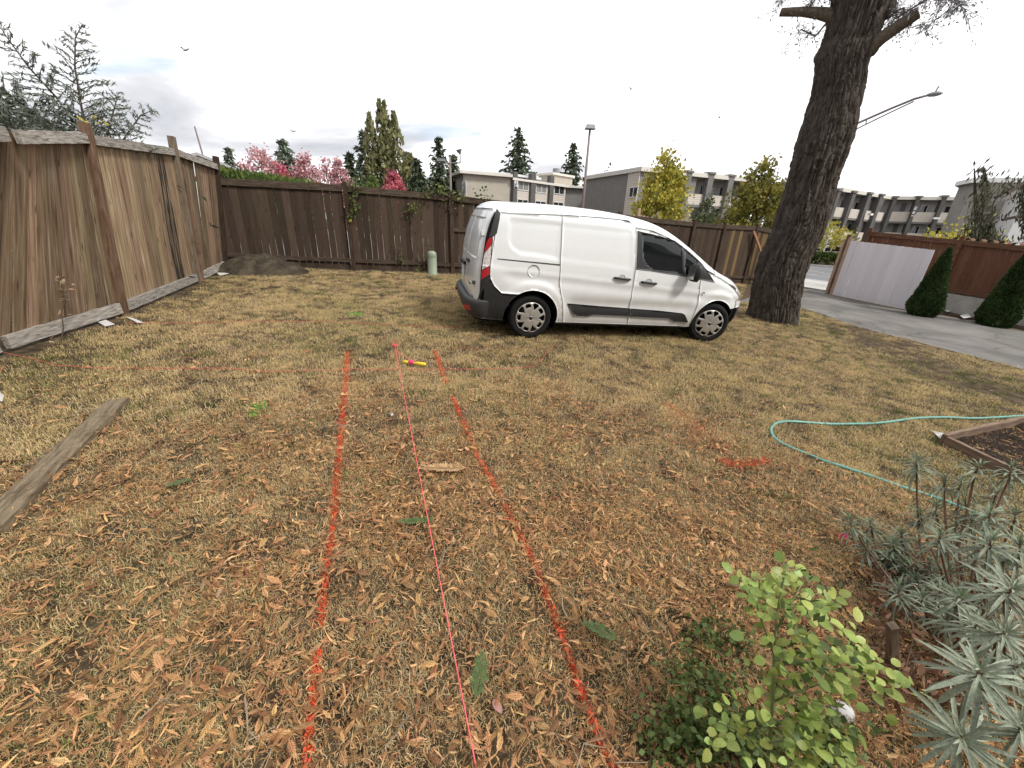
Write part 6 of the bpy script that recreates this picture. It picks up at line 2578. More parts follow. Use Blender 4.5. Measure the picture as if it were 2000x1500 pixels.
# yellow reel wound with pink string
a0, a1 = hit(786, 706, .05), hit(832, 712, .05)
d = (a1 - a0)
t = thing('string_reel', 'yellow string reel wound with bright pink line lying beside the stake', 'reel', a0)
M['yellow_plastic'] = plain('yellow_plastic', (.62, .46, .02), .45)
M['pink_line'] = plain('hot_pink_line', (.75, .03, .16), .6)
fr = lambda f_: a0 + d * f_
MB().tube([fr(0), fr(.06), fr(.2), fr(.26), fr(.55), fr(.62), fr(.8), fr(.95), fr(1.0)], [.006, .017, .019, .012, .012, .022, .022, .020, .012], 10).build('handle', M['yellow_plastic'], t, smooth=True)
b = MB()
for k in range(12):
    b.tube([fr(.24 + .02 * k) + [0, 0, .004], fr(.26 + .02 * k) + [0, 0, .004]], .027 - .0006 * (k - 6) ** 2, 8)
b.build('wound_line', M['pink_line'], t, smooth=True)
b = MB().tube([fr(.4) + [0, 0, .02], fr(.33) + [-.05, .03, .05], knot_ + [.01, 0, -.07], knot_], .0022, 4)
b.build('loose_end', M['string'], t)

# weathered plank lying on the left
rs = np.random.RandomState(15)
pa_, pb2 = hit(232, 783, .03), hit(-30, 1040, .03)
beam_o = beam('weathered_plank', pmat('grey_brown_weathered_plank', [(.06, .044, .03), (.125, .095, .062), (.21, .165, .11), (.11, .073, .048)], scale=6, stretch=(.8, 7, 7), rough=.9, bump=.7, bscale=9, ramp=[.28, .42, .6, .75]),
              None, pa_, pb2, .045, .135, jit=.005, seg=40)
tag(beam_o, 'long weathered grey plank lying on the grass at the left edge', 'plank')
pa2, pb3 = hit(165, 842, .012), hit(60, 912, .015)
o = beam('thin_board', M['dark_post'], None, pa2, pb3, .016, .09, jit=.003)
tag(o, 'thin dark split board lying against the weathered plank', 'board')
M['barkbit'] = pmat('flaking_brown_bark', [(.07, .045, .03), (.16, .105, .07)], scale=9, rough=.95, bump=.8)

# garden hose
M['hose'] = pmat('turquoise_hose_rubber', [(.085, .27, .235), (.13, .36, .31)], scale=30, rough=.4)
hose_px = [(2060, 812), (2000, 812), (1950, 815), (1900, 817), (1850, 815), (1800, 816), (1770, 819), (1735, 824), (1700, 827), (1660, 828), (1620, 828), (1575, 825), (1540, 823), (1518, 826), (1508, 834), (1506, 842), (1510, 852), (1524, 864), (1545, 874),
           (1575, 886), (1610, 900), (1650, 913), (1690, 926), (1730, 940), (1765, 952), (1800, 963), (1840, 976), (1880, 992), (1930, 1010)]
hp3 = [hit(u, v, .022) for u, v in hose_px]
H3 = []
for i in range(len(hp3) - 1):
    p0, p1, p2, p3 = hp3[max(i - 1, 0)], hp3[i], hp3[i + 1], hp3[min(i + 2, len(hp3) - 1)]
    for k in range(6):
        s = k / 6
        H3.append(.5 * ((2 * p1) + (-p0 + p2) * s + (2 * p0 - 5 * p1 + 4 * p2 - p3) * s * s + (-p0 + 3 * p1 - 3 * p2 + p3) * s ** 3))
tag(MB().tube(H3, .0125, 8).build('garden_hose', M['hose'], smooth=True), 'turquoise garden hose looping across the lawn at right', 'hose')

# raised bed edging and its soil
c0_, c1_, c2_ = hit(1836, 868), hit(2080, 812), hit(1990, 945)
c1_ = c0_ + (c1_ - c0_) * 1.0
t = thing('garden_bed', 'brown timber edged garden bed of dark soil at the right edge', 'garden bed', c0_)
M['edge_wood'] = pmat('brown_edging_wood', [(.10, .065, .045), (.18, .125, .09), (.24, .18, .13)], scale=6, stretch=(.8, 7, 7), rough=.85, bump=.5)
beam('edging_board', M['edge_wood'], t, c0_ + [0, 0, .05], c1_ + [0, 0, .05], .13, .04)
dd_ = (c2_ - c0_) / np.linalg.norm(c2_ - c0_)
beam('edging_board', M['edge_wood'], t, c0_ + dd_ * .03 + [0, 0, .045], c2_ + [0, 0, .045], .12, .04)
corner2 = c1_ + (c2_ - c0_)
bed = [tuple(c0_[:2]), tuple(c1_[:2]), tuple(corner2[:2]), tuple(c2_[:2])]
vs, fs = cdt(bed, .05)
rsb = np.random.RandomState(8)
z = ground(vs[:, 0], vs[:, 1]) + .045 + .09 * (fbm(np.column_stack([vs * 6, np.zeros(len(vs))]), 4) - .5)
b = MB().add(np.column_stack([vs, z]), fs)
M['bed_soil'] = pmat('dark_bed_soil', [(.012, .009, .007), (.032, .022, .016), (.07, .05, .036)], scale=22, rough=.95, bump=1.0, bscale=60, detail=12, bdist=.04, ramp=[.3, .5, .7])
b.build('soil', M['bed_soil'], t, smooth=True)
M['paper'] = plain('white_paper', (.50, .49, .48), .8)


def litter_quad(pix, label, cat, name='paper_scrap', mat='paper', h=.02, group=None):
    P = [hit(u, v, h + .006 * i) for i, (u, v) in enumerate(pix)]
    n_ = len(P)
    V_ = np.array(P)
    V2 = np.concatenate([V_, V_ - [0, 0, .004]])
    return tag(MB().add(V2, [tuple(range(n_ - 1, -1, -1)), tuple(range(n_, 2 * n_))] + [(i, (i + 1) % n_, n_ + (i + 1) % n_, n_ + i) for i in range(n_)]).build(name, M[mat]), label, cat, group)


litter_quad([(1819, 840), (1845, 846), (1870, 857), (1838, 858)], 'torn white paper lying on grass at the corner of the garden bed', 'paper')
litter_quad([(190, 628), (206, 624), (224, 633), (205, 637)], 'flat white scrap on the grass at the foot of the red brown fence post', 'scrap')
litter_quad([(245, 618), (262, 622), (284, 631), (268, 630)], 'thin pale scrap lying beyond the white scrap near the left fence', 'scrap')
litter_quad([(422, 532), (440, 529), (447, 534), (430, 538)], 'small white litter below the rock in the fence corner', 'litter')
litter_quad([(1842, 604), (1858, 600), (1866, 606), (1850, 609)], 'white debris piece between the two cone shrubs', 'debris', h=.06)
litter_quad([(1875, 616), (1890, 612), (1898, 619), (1882, 622)], 'pale debris piece left of the nearer cone shrub', 'debris', h=.06)
litter_quad([(760, 806), (765, 803), (768, 809), (764, 812)], 'tiny white leaf lying between the orange lines', 'leaf')
litter_quad([(0, 765), (8, 772), (4, 784), (-8, 780)], 'white scrap at the far left edge of the lawn', 'scrap')
o = drape('dirt_strip', [tuple(hit(u, v)[:2]) for u, v in ((1765, 606), (1850, 615), (2010, 646), (2010, 632), (1900, 606), (1830, 594), (1760, 598))], M['dirt'], .02, .3)

# flags of pale rubbish behind: black irrigation stub, brown stake and white lump near the shrubs
tag(beam('stake', M['dark_post'], None, hit(1741, 1318, -.02), at_depth(1743, 1222, 1.55), .03, .03, up=(1, 0, 0), jit=.002), 'short dark brown stake standing between the rose bush and the blue green shrub', 'stake')
rock((1640, 1395), .045, 'crumpled white lump on the mulch beside the rose bush', (1, .9, .9), 'paper', 'foil_lump', 'litter', 5)

# birds
M['bird'] = plain('dark_bird', (.04, .04, .045), .8)
for (u, v, s_, lb) in ((362, 98, 1.0, 'dark bird flying above the left fence'), (573, 257, .6, 'tiny bird flying above the pink trees'), (1232, 174, .7, 'tiny bird high above the grey apartment block'), (1405, 230, .6, 'tiny bird flying just left of the big trunk')):
    p = at_dist(u, v, 30)
    w = .22 * s_
    b = MB()
    b.tube([p + [-w * .5, 0, -.02], p, p + [w * .6, 0, 0]], [.01, .035 * s_, .008], 6)
    b.add([p, p + [-w * .2, 0, .0], p + [-w * .9, -.1, w * .5], p + [-w * .4, -.1, w * .45],
           p + [0, 0, -.01], p + [-w * .2, 0, -.01], p + [-w * .9, -.1, w * .5 - .01], p + [-w * .4, -.1, w * .45 - .01]], [(0, 1, 2, 3), (7, 6, 5, 4)])
    b.add([p, p + [-w * .2, 0, 0], p + [w * .5, .1, w * .55], p + [w * .7, .1, w * .35], p + [0, 0, -.01], p + [-w * .2, 0, -.01], p + [w * .5, .1, w * .55 - .01], p + [w * .7, .1, w * .35 - .01]], [(0, 1, 2, 3), (7, 6, 5, 4)])
    tag(b.build('bird', M['bird']), lb, 'bird')

# ================================================================== vines on the back fence
M['vine'] = leafmat('mid_green_vine_leaves', [(.05, .07, .02), (.10, .13, .035), (.16, .18, .06)], .3, .35, .02)
M['vine_stem'] = plain('brown_vine_stem', (.09, .065, .045), .9)


def vine(label, runs, n_leaf, seed, size=.075, spread=.09):
    rs = np.random.RandomState(seed)
    s0, z0 = on_plane(*runs[0][0], P0, P1)
    base = bf(s0)
    t = thing('climbing_vine', label, 'vine', base)
    b, P = MB(), []
    for run in runs:
        pts = []
        for (u, v) in run:
            s_, z_ = on_plane(u, v, P0, P1)
            q = P0 + BD * s_
            pts.append(np.array([q[0], q[1], z_]) + BN * rs.uniform(.07, .13))
        pts = np.array(pts)
        b.tube(pts, np.linspace(.008, .004, len(pts)), 5)
        for i in range(n_leaf // len(runs)):
            k = rs.randint(len(pts) - 1)
            P.append(pts[k] + (pts[k + 1] - pts[k]) * rs.rand() + rs.normal(size=3) * spread * [.8, .5, .9] + BN * .03)
    b.build('stem', M['vine_stem'], t)
    MB().quads(cards(rs, P, size, .8)).build('foliage', M['vine'], t)


vine('leafy green vine climbing over the post left of the middle of the dark fence', [[(684, 430), (686, 400), (690, 375), (682, 355)], [(690, 380), (698, 365), (690, 352)], [(688, 395), (696, 408), (692, 425)]], 120, 101)
vine('thin trailing vine hanging down the dark fence right of the leafy one', [[(804, 450), (806, 420), (812, 400), (818, 385), (830, 378)], [(812, 400), (800, 410), (794, 420)]], 60, 102, .06, .07)
vine('pale green shoots spilling over the dark fence left of the van', [[(874, 410), (878, 390), (872, 378), (850, 372), (830, 374)], [(878, 388), (890, 382), (905, 388)], [(845, 376), (860, 368), (870, 372)], [(925, 384), (945, 382), (960, 388)]], 140, 103)
vine('small vine clump growing at the foot of the dark fence by the pedestal', [[(815, 530), (822, 515), (828, 500)], [(786, 512), (778, 498), (784, 480)]], 60, 104, .06, .08)
s_, z_ = on_plane(682, 432, P0, P1)
q = P0 + BD * s_ + BN * .11
tag(MB().quads(cards(np.random.RandomState(3), [[q[0], q[1], z_], [q[0] + .03, q[1], z_ + .02]], .10, .7)).build('yellow_leaf', M['yellow']), 'pale yellow leaf stuck on the post of the dark fence', 'leaf')
# dry vine at the left fence
rs = np.random.RandomState(112)
t = thing('dry_vine', 'dry tan vine with withered leaves rising before the near left fence', 'vine', hit(118, 668))
pt0 = hit(118, 668)
zc_ = float((CAMR.T @ (pt0 - CAMP))[2]) - .02
path = [at_depth(u, v, zc_) for u, v in ((118, 672), (124, 640), (120, 610), (128, 585), (124, 560), (116, 548), (126, 540), (132, 556))]
b = MB().tube(path, .006, 5)
P = []
for i in range(26):
    k = rs.randint(len(path) - 1)
    P.append(path[k] + rs.normal(size=3) * .035)
b.build('stem', M['vine_stem'], t)
M['dryleaf'] = leafmat('pale_withered_leaves', [(.20, .13, .075), (.32, .22, .14), (.42, .31, .21)], .2, .3, .01)
MB().quads(cards(rs, P, .075, .5)).build('foliage', M['dryleaf'], t)

# ================================================================== foreground rose bush
M['rose'] = pmat('yellow_green_rose_leaf', [(.21, .28, .06), (.33, .41, .10), (.46, .51, .17)], scale=14, rough=.45, objrand=.32, hue=.03, trans=.35, spec=.5)
M['rose_mass'] = pmat('yellow_green_rose_leaf_mass', [(.19, .26, .055), (.31, .39, .09), (.44, .50, .16)], scale=14, rough=.5, island=.3, hue=.02, trans=.35, spec=.4)
M['rose_dark'] = leafmat('deep_green_small_leaves', [(.065, .10, .028), (.12, .165, .05), (.19, .235, .085)], .3, .35, .02, .5)
M['rose_stem'] = plain('green_rose_stem', (.13, .16, .055), .5)


def leaflet_mesh(seed, L=1.0, W=.72):
    rs = np.random.RandomState(seed)
    n = 7
    v, f = [], []
    for i in range(n + 1):
        s = i / n
        w = W * .5 * math.sin(math.pi * min(1, s ** .8)) ** .65 if 0 < s < 1 else 0.012
        w *= 1 + rs.uniform(-.05, .05)
        z = -.12 * (s - .35) ** 2 * (1 + seed % 3)
        fold = .16 * w
        v += [(s * L, -w, z + fold), (s * L, 0, z), (s * L, w, z + fold)]
    for i in range(n):
        a = i * 3
        f += [(a, a + 3, a + 4, a + 1), (a + 1, a + 4, a + 5, a + 2)]
    me = bpy.data.meshes.new('leaf')
    me.from_pydata(v, [], f)
    me.materials.append(M['rose'])
    me.polygons.foreach_set('use_smooth', [True] * len(f))
    return me


lms = [leaflet_mesh(i, 1.0, w) for i, w in enumerate((.74, .82, .68, .78))]
ZR_ = 1.12
rb = at_depth(1500, 1640, 1.20)
rb = hit(1502, 1560)
t = thing('rose_bush', 'bright yellow green rose bush with rounded leaflets in the right foreground', 'bush', rb)
ROSE = t
rs = np.random.RandomState(121)
dpt = lambda v: 1.05 + (1500 - v) / 400 * .10
main = [rb, at_depth(1500, 1480, 1.13), at_depth(1510, 1370, 1.12), at_depth(1512, 1280, 1.13), at_depth(1518, 1200, 1.15), at_depth(1528, 1140, 1.17), at_depth(1538, 1100, 1.18)]
MB().tube(main, [.0055, .005, .0045, .004, .0035, .003, .002], 7).build('stem', M['rose_stem'], t, smooth=True)
sub_ = [[(1512, 1280), (1480, 1190), (1472, 1130)], [(1512, 1290), (1560, 1210), (1590, 1160)], [(1512, 1290), (1580, 1300), (1650, 1310), (1710, 1320)], [(1510, 1370), (1560, 1350), (1620, 1330)],
        [(1502, 1450), (1570, 1440), (1640, 1470)], [(1512, 1240), (1560, 1150), (1570, 1135)], [(1505, 1400), (1540, 1420), (1580, 1400)], [(1512, 1300), (1600, 1290), (1670, 1270)], [(1500, 1480), (1450, 1430), (1400, 1410)], [(1510, 1330), (1570, 1380), (1610, 1430)]]
spots = []
for k, br in enumerate(sub_):
    pts = [at_depth(u, v, dpt(v) + .04 + .012 * j * ((k % 3) - 1)) for j, (u, v) in enumerate(br)]
    MB().tube(pts, np.linspace(.0034, .0015, len(pts)), 6).build('stem', M['rose_stem'], t, smooth=True)
    for i in range(5):
        f_ = (i + 1) / 5
        j = min(len(pts) - 2, int(f_ * (len(pts) - 1) * .999))
        g_ = f_ * (len(pts) - 1) - j
        spots.append((pts[j] * (1 - g_) + pts[j + 1] * g_, pts[-1] - pts[0]))
for i in range(6):
    j = 2 + i % 4
    spots.append((main[j] + (main[j + 1] - main[j]) * rs.rand(), np.array([rs.normal(), rs.normal() * .5, .6])))
nl = 0
toC = (CAMP - rb) / np.linalg.norm(CAMP - rb)
for (p, dirn) in spots:
    if nl > 285:
        break
    a = dirn / (np.linalg.norm(dirn) + 1e-9) * .5 + rs.normal(size=3) * .6
    a /= np.linalg.norm(a)
    up = np.array([0, 0, 1.0]) * .8 + toC * .5 + rs.normal(size=3) * .45
    up -= a * (up @ a)
    up /= np.linalg.norm(up)
    sd_ = np.cross(up, a)
    Lr = rs.uniform(.055, .085)
    MB().tube([p, p + a * Lr * .5 - up * .003, p + a * Lr], [.0012, .001, .0008], 4, cap=False).build('leaf_stalk', M['rose_stem'], t)
    for (f_, sg) in ((.35, 1), (.35, -1), (.72, 1), (.72, -1), (1.0, 0)):
        if rs.rand() < .06:
            continue
        sz = rs.uniform(.020, .041) * (1.15 if sg == 0 else 1)
        base = p + a * Lr * f_
        ax = a * (.5 if sg else 1) + sd_ * sg * .87 + rs.normal(size=3) * .12
        ax /= np.linalg.norm(ax)
        n_ = up + rs.normal(size=3) * .25
        n_ -= ax * (n_ @ ax)
        n_ /= np.linalg.norm(n_)
        y_ = np.cross(n_, ax)
        m_ = Matrix(((ax[0], y_[0], n_[0], base[0]), (ax[1], y_[1], n_[1], base[1]), (ax[2], y_[2], n_[2], base[2]), (0, 0, 0, 1)))
        put('leaf', lms[rs.randint(4)], t, m_ @ Matrix.Scale(sz, 4))
        nl += 1
print('rose leaves', nl)
for (cu, cv, su, sv, n_) in ((1545, 1150, 32, 30, 22), (1500, 1200, 30, 50, 20), (1580, 1240, 40, 40, 34), (1700, 1310, 38, 24, 44), (1590, 1330, 45, 35, 34), (1560, 1420, 55, 40, 44), (1440, 1400, 40, 35, 22), (1610, 1460, 45, 30, 40)):
    b = MB()
    for i in range(n_):
        p = at_depth(cu + rs.normal() * su, cv + rs.normal() * sv, dpt(cv) + .03 + rs.normal() * .05)
        me_ = lms[rs.randint(4)]
        vv = np.array([q.co[:] for q in me_.vertices])
        ax = rs.normal(size=3) * [1, 1, .5]
        ax /= np.linalg.norm(ax)
        up = np.array([0, 0, 1.0]) * .8 + toC * .5 + rs.normal(size=3) * .4
        up -= ax * (up @ ax)
        up /= np.linalg.norm(up)
        y_ = np.cross(up, ax)
        vv = p + (vv[:, :1] * ax + vv[:, 1:2] * y_ + vv[:, 2:] * up) * rs.uniform(.022, .036)
        b.add(vv, [tuple(q.vertices) for q in me_.polygons])
    o = b.build('leaf_mass', M['rose_mass'], t, smooth=True)
    o['kind'] = 'stuff'
# rest of the rose foliage, too small to pick apart
P, UP = [], []
for i in range(240):
    c = [(1560, 1200, 40, 60), (1590, 1290, 50, 40), (1560, 1440, 70, 45), (1640, 1430, 40, 30)][i % 4]
    p = at_depth(c[0] + rs.normal() * c[2], c[1] + rs.normal() * c[3], 1.12 + rs.normal() * .06)
    p[2] = max(p[2], float(ground(p[0], p[1])) + .02)
    P.append(p)
    UP.append([rs.normal(), rs.normal(), .2])
o = MB().quads(cards(rs, P, .027, .75, up=np.array(UP), spread=.5)).build('small_leaves', M['rose_dark'], t)
o['kind'] = 'stuff'
# low dark ground-cover weeds around it
P, UP = [], []
b = MB()
for (u, v, r, n_) in ((1330, 1330, 45, 150), (1370, 1250, 40, 110), (1420, 1270, 40, 120), (1310, 1420, 45, 170), (1380, 1430, 60, 260), (1440, 1450, 50, 260), (1290, 1460, 40, 130), (1350, 1480, 60, 260), (1480, 1490, 50, 220), (1600, 1480, 60, 200), (1400, 1360, 40, 150)):
    for k in range(n_):
        uu, vv = u + rs.normal() * r * .6, v + rs.normal() * r * .45
        g_ = hit(uu, vv)
        h = abs(rs.normal()) * .055 + .015
        P.append(g_ + [rs.normal() * .01, rs.normal() * .01, h])
        UP.append([rs.normal(), rs.normal(), .15])
        if k % 6 == 0:
            b.tube([g_, g_ + [rs.normal() * .01, 0, h]], [.0016, .001], 4, cap=False)
t = thing('leafy_weeds', 'low clump of small dark green leaves at the foot of the rose bush', 'weeds', hit(1370, 1420))
o = MB().quads(cards(rs, P, .026, .7, up=np.array(UP), spread=.55)).build('foliage', M['rose_dark'], t)
o['kind'] = 'stuff'
b.build('stems', M['rose_stem'], t)
M['berry'] = plain('orange_red_berry', (.55, .07, .02), .35)
for i, (u, v) in enumerate(((1330, 1428), (1352, 1420), (1360, 1437), (1306, 1462), (1345, 1452))):
    q = hit(u, v, .03)
    b = MB().lathe([(.0005, -.006), (.005, -.004), (.0065, 0), (.005, .004), (.0005, .006)], 8)
    b.v[0] = b.v[0] + q
    tag(b.build('berry', M['berry'], smooth=True), ['topmost left', 'topmost right', 'lower right', 'outermost lower left', 'lowest middle'][i] + ' of the orange red berries in the dark leafy weeds', 'berry', 'berries in the weeds')

# ================================================================== blue green spurge shrub
M['spurge'] = pmat('blue_green_spurge_leaf', [(.17, .20, .14), (.265, .30, .215), (.37, .405, .305)], scale=18, rough=.55, objrand=.22, hue=.008, trans=.15, spec=.35)
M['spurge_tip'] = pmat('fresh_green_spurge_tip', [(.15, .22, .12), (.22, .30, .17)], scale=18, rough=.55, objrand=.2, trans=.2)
M['spurge_stem'] = plain('reddish_brown_spurge_stem', (.17, .10, .07), .7)
heads = [(1792, 900, 40), (1912, 912, 40), (1975, 915, 42), (1845, 937, 38), (1660, 1015, 38), (1692, 1062, 36), (1798, 1002, 40), (1836, 1046, 48), (1934, 1002, 46), (1938, 1056, 58), (1886, 985, 36), (1746, 1062, 36),
         (1755, 1150, 44), (1802, 1168, 44), (1876, 1166, 54), (1978, 1150, 74), (1915, 1312, 98), (1880, 1440, 92), (1962, 1236, 72), (1992, 1062, 52), (1728, 1096, 34), (1985, 1000, 42), (1905, 1092, 44), (1780, 1106, 38),
         (1852, 1112, 42), (1995, 1420, 86), (1700, 1020, 30), (1760, 1040, 34), (1870, 1055, 38), (1950, 960, 38), (1830, 985, 34), (1990, 1300, 70), (1880, 940, 34), (1930, 1150, 46), (1815, 1100, 38), (1730, 1170, 34),
         (1850, 1200, 50), (1790, 1130, 40), (1910, 1220, 60), (1840, 1150, 44), (1960, 1090, 50), (1870, 1010, 36), (1710, 1130, 32), (1770, 1190, 36), (1900, 1010, 40)]


def spurge_leaf(seed):
    rs = np.random.RandomState(seed)
    n = 5
    v, f = [], []
    for i in range(n + 1):
        s = i / n
        w = .050 * (math.sin(math.pi * min(1, .10 + s * .86)) ** .5) * (1 if s < .98 else .3)
        z = .12 * math.sin(s * 2.2) - (.06 + .11 * (seed % 5)) * s * s
        sx_ = ((seed * 7) % 5 - 2) * .05 * s * s
        v += [(s, -w + sx_, z + w * .45), (s, sx_, z), (s, w + sx_, z + w * .45)]
    for i in range(n):
        a = i * 3
        f += [(a, a + 3, a + 4, a + 1), (a + 1, a + 4, a + 5, a + 2)]
    return v, f


sl_v = [spurge_leaf(i) for i in range(10)]
sl_m = []
for i, (v, f) in enumerate(sl_v):
    me = bpy.data.meshes.new('leaf')
    me.from_pydata(v, [], f)
    me.materials.append(M['spurge'])
    me.polygons.foreach_set('use_smooth', [True] * len(f))
    sl_m.append(me)
rs = np.random.RandomState(131)
center = hit(1990, 1330)
SPB = hit(1890, 1290)
t = thing('spurge_shrub', 'blue green shrub of whorled narrow leaves on bare stems at the right edge', 'shrub', SPB)
rest = MB()
tipb = MB()
order = sorted(heads, key=lambda h: -h[2])
nleaf = 0
for k, (u, v, r) in enumerate(order):
    z = min(2.25, max(.84, FPX * .094 / r * (1 + .16 * max(0, (u - 1000) / 1000))))
    p = at_depth(u, v, z)
    g0 = float(ground(p[0], p[1]))
    root = p * .45 + center * .55
    root[2] = float(ground(root[0], root[1]))
    if p[2] < g0 + .10:
        p[2] = g0 + .10
    axis = np.array([(p[0] - root[0]) * .8, (p[1] - root[1]) * .8, .8]) + rs.normal(size=3) * .12
    axis /= np.linalg.norm(axis)
    mid = (root + p) / 2 + np.array([0, 0, -.07]) + rs.normal(size=3) * .03
    MB().tube([root, root * .6 + mid * .4, mid, p * .6 + mid * .4 - [0, 0, .015], p - axis * .05, p], [.006, .0058, .0055, .005, .0045, .004], 6).build('stem', M['spurge_stem'], t, smooth=True)
    x_ = np.cross(axis, [.3, .5, .1])
    x_ /= np.linalg.norm(x_)
    y_ = np.cross(axis, x_)
    Rl = r * z / FPX / (1 + .16 * max(0, (u - 1000) / 1000))
    n_l = 48
    for j in range(n_l):
        f_ = j / n_l                                       # 0 tip .. 1 low on the stem
        a = j * 2.39996 + rs.uniform(-.2, .2)
        el = R(74 - 112 * f_ ** .8) + rs.normal() * .20
        L = Rl * (.38 + .72 * min(1, f_ * 1.9)) * rs.uniform(.68, 1.12)
        out_ = x_ * math.cos(a) + y_ * math.sin(a)
        ax = out_ * math.cos(el) + axis * math.sin(el)
        base = p + axis * (.012 - .075 * f_ * (Rl / .09)) + out_ * .003
        nn = axis * math.cos(el) - out_ * math.sin(el)
        yy = np.cross(nn, ax)
        w = rs.uniform(.85, 1.15) * L
        if k < 7 and nleaf < 296 and f_ > .04:
            m_ = Matrix(((ax[0], yy[0], nn[0], base[0]), (ax[1], yy[1], nn[1], base[1]), (ax[2], yy[2], nn[2], base[2]), (0, 0, 0, 1)))
            put('leaf', sl_m[rs.randint(10)], t, m_ @ Matrix.Diagonal((L, w, L, 1)))
            nleaf += 1
        else:
            vv, ff = sl_v[rs.randint(10)]
            vv = np.array(vv) * [L, w, L]
            vv = base + vv[:, :1] * ax + vv[:, 1:2] * yy + vv[:, 2:] * nn
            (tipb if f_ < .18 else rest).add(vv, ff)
    # withered leaves lower on the stem
    for j in range(5):
        f_ = rs.uniform(.3, .9)
        base = mid * f_ + p * (1 - f_)
        vv, ff = sl_v[rs.randint(10)]
        ax = rs.normal(size=3) * [1, 1, .3] + [0, 0, -.7]
        ax /= np.linalg.norm(ax)
        yy = np.cross([.2, .3, 1], ax)
        yy /= np.linalg.norm(yy)
        nn = np.cross(ax, yy)
        vv = np.array(vv) * Rl * .7
        rest.add(base + vv[:, :1] * ax + vv[:, 1:2] * yy + vv[:, 2:] * nn, ff)
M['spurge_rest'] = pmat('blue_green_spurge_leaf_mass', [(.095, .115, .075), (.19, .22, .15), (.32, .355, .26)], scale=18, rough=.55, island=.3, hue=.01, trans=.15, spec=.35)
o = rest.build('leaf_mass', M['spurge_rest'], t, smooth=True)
o['kind'] = 'stuff'
o = tipb.build('leaf_tips', M['spurge_tip'], t, smooth=True)
o['kind'] = 'stuff'
# dry bent stems and dead leaves under it
M['dead'] = leafmat('rust_brown_dead_leaves', [(.10, .05, .03), (.19, .10, .06), (.28, .17, .10)], .15, .35, .01)
P, UP = [], []
b = MB()
for i in range(900):
    u, v = rs.uniform(1690, 2000), rs.uniform(1080, 1330)
    p = hit(u, v + 60)
    p = p + [rs.normal() * .02, rs.normal() * .02, abs(rs.normal()) * .09 + .02]
    P.append(p)
    UP.append([rs.normal(), rs.normal(), .2])
    if i % 12 == 0:
        q = p + rs.normal(size=3) * [.10, .10, .03]
        b.tube([p - [0, 0, .04], (p + q) / 2 + [0, 0, .03], q], [.003, .0025, .0015], 4, cap=False)
o = MB().quads(cards(rs, P, .05, .35, up=np.array(UP), spread=.6)).build('dead_leaves', M['dead'], t)
o['kind'] = 'stuff'
o = b.build('dead_twigs', M['spurge_stem'], t)
o['kind'] = 'stuff'

# ================================================================== grass, litter and sprayed paint
def lib(name, variants, mat):
    """collection of unlinked source meshes for geometry nodes"""
    c = bpy.data.collections.new(name)
    for i, (v, f) in enumerate(variants):
        me = bpy.data.meshes.new(name)
        me.from_pydata(np.asarray(v).tolist(), [], f)
        me.materials.append(mat)
        c.objects.link(bpy.data.objects.new(name + '_source', me))
    return c


def scatter(name, pts, rots, scl, coll, nvar, rs):
    me = bpy.data.meshes.new(name)
    me.from_pydata(np.asarray(pts).tolist(), [], [])
    a = me.attributes.new('rot', 'FLOAT_VECTOR', 'POINT')
    a.data.foreach_set('vector', np.asarray(rots, np.float32).ravel())
    a = me.attributes.new('scl', 'FLOAT', 'POINT')
    a.data.foreach_set('value', np.asarray(scl, np.float32))
    a = me.attributes.new('vi', 'INT', 'POINT')
    a.data.foreach_set('value', rs.randint(0, nvar, len(pts)).astype(np.int32))
    ng = bpy.data.node_groups.new(name, 'GeometryNodeTree')
    ng.interface.new_socket('Geometry', in_out='INPUT', socket_type='NodeSocketGeometry')
    ng.interface.new_socket('Geometry', in_out='OUTPUT', socket_type='NodeSocketGeometry')
    N, L = ng.nodes, ng.links
    gi, go = N.new('NodeGroupInput'), N.new('NodeGroupOutput')
    ci = N.new('GeometryNodeCollectionInfo')
    ci.inputs['Collection'].default_value = coll
    ci.inputs['Separate Children'].default_value = True
    ci.inputs['Reset Children'].default_value = True
    iop = N.new('GeometryNodeInstanceOnPoints')
    iop.inputs['Pick Instance'].default_value = True

    def attr(nm, ty):
        n = N.new('GeometryNodeInputNamedAttribute')
        n.data_type = ty
        n.inputs['Name'].default_value = nm
        return n.outputs['Attribute']
    L.new(gi.outputs[0], iop.inputs['Points'])
    L.new(ci.outputs[0], iop.inputs['Instance'])
    L.new(attr('vi', 'INT'), iop.inputs['Instance Index'])
    L.new(attr('rot', 'FLOAT_VECTOR'), iop.inputs['Rotation'])
    L.new(attr('scl', 'FLOAT'), iop.inputs['Scale'])
    L.new(iop.outputs[0], go.inputs[0])
    o = put(name, me)
    md = o.modifiers.new('scatter', 'NODES')
    md.node_group = ng
    return o


def blade(rs, base, h, w, lean, az):
    """three-segment bent blade"""
    d = np.array([math.cos(az), math.sin(az), 0])
    s = np.array([-d[1], d[0], 0]) * w / 2
    p1 = base + d * h * lean * .35 + np.array([0, 0, h * .55])
    p2 = base + d * h * lean + np.array([0, 0, h * max(.08, 1 - .55 * lean)])
    return [base - s, base + s, p1 + s * .8, p1 - s * .8, p2], [(0, 1, 2, 3), (3, 2, 4)]


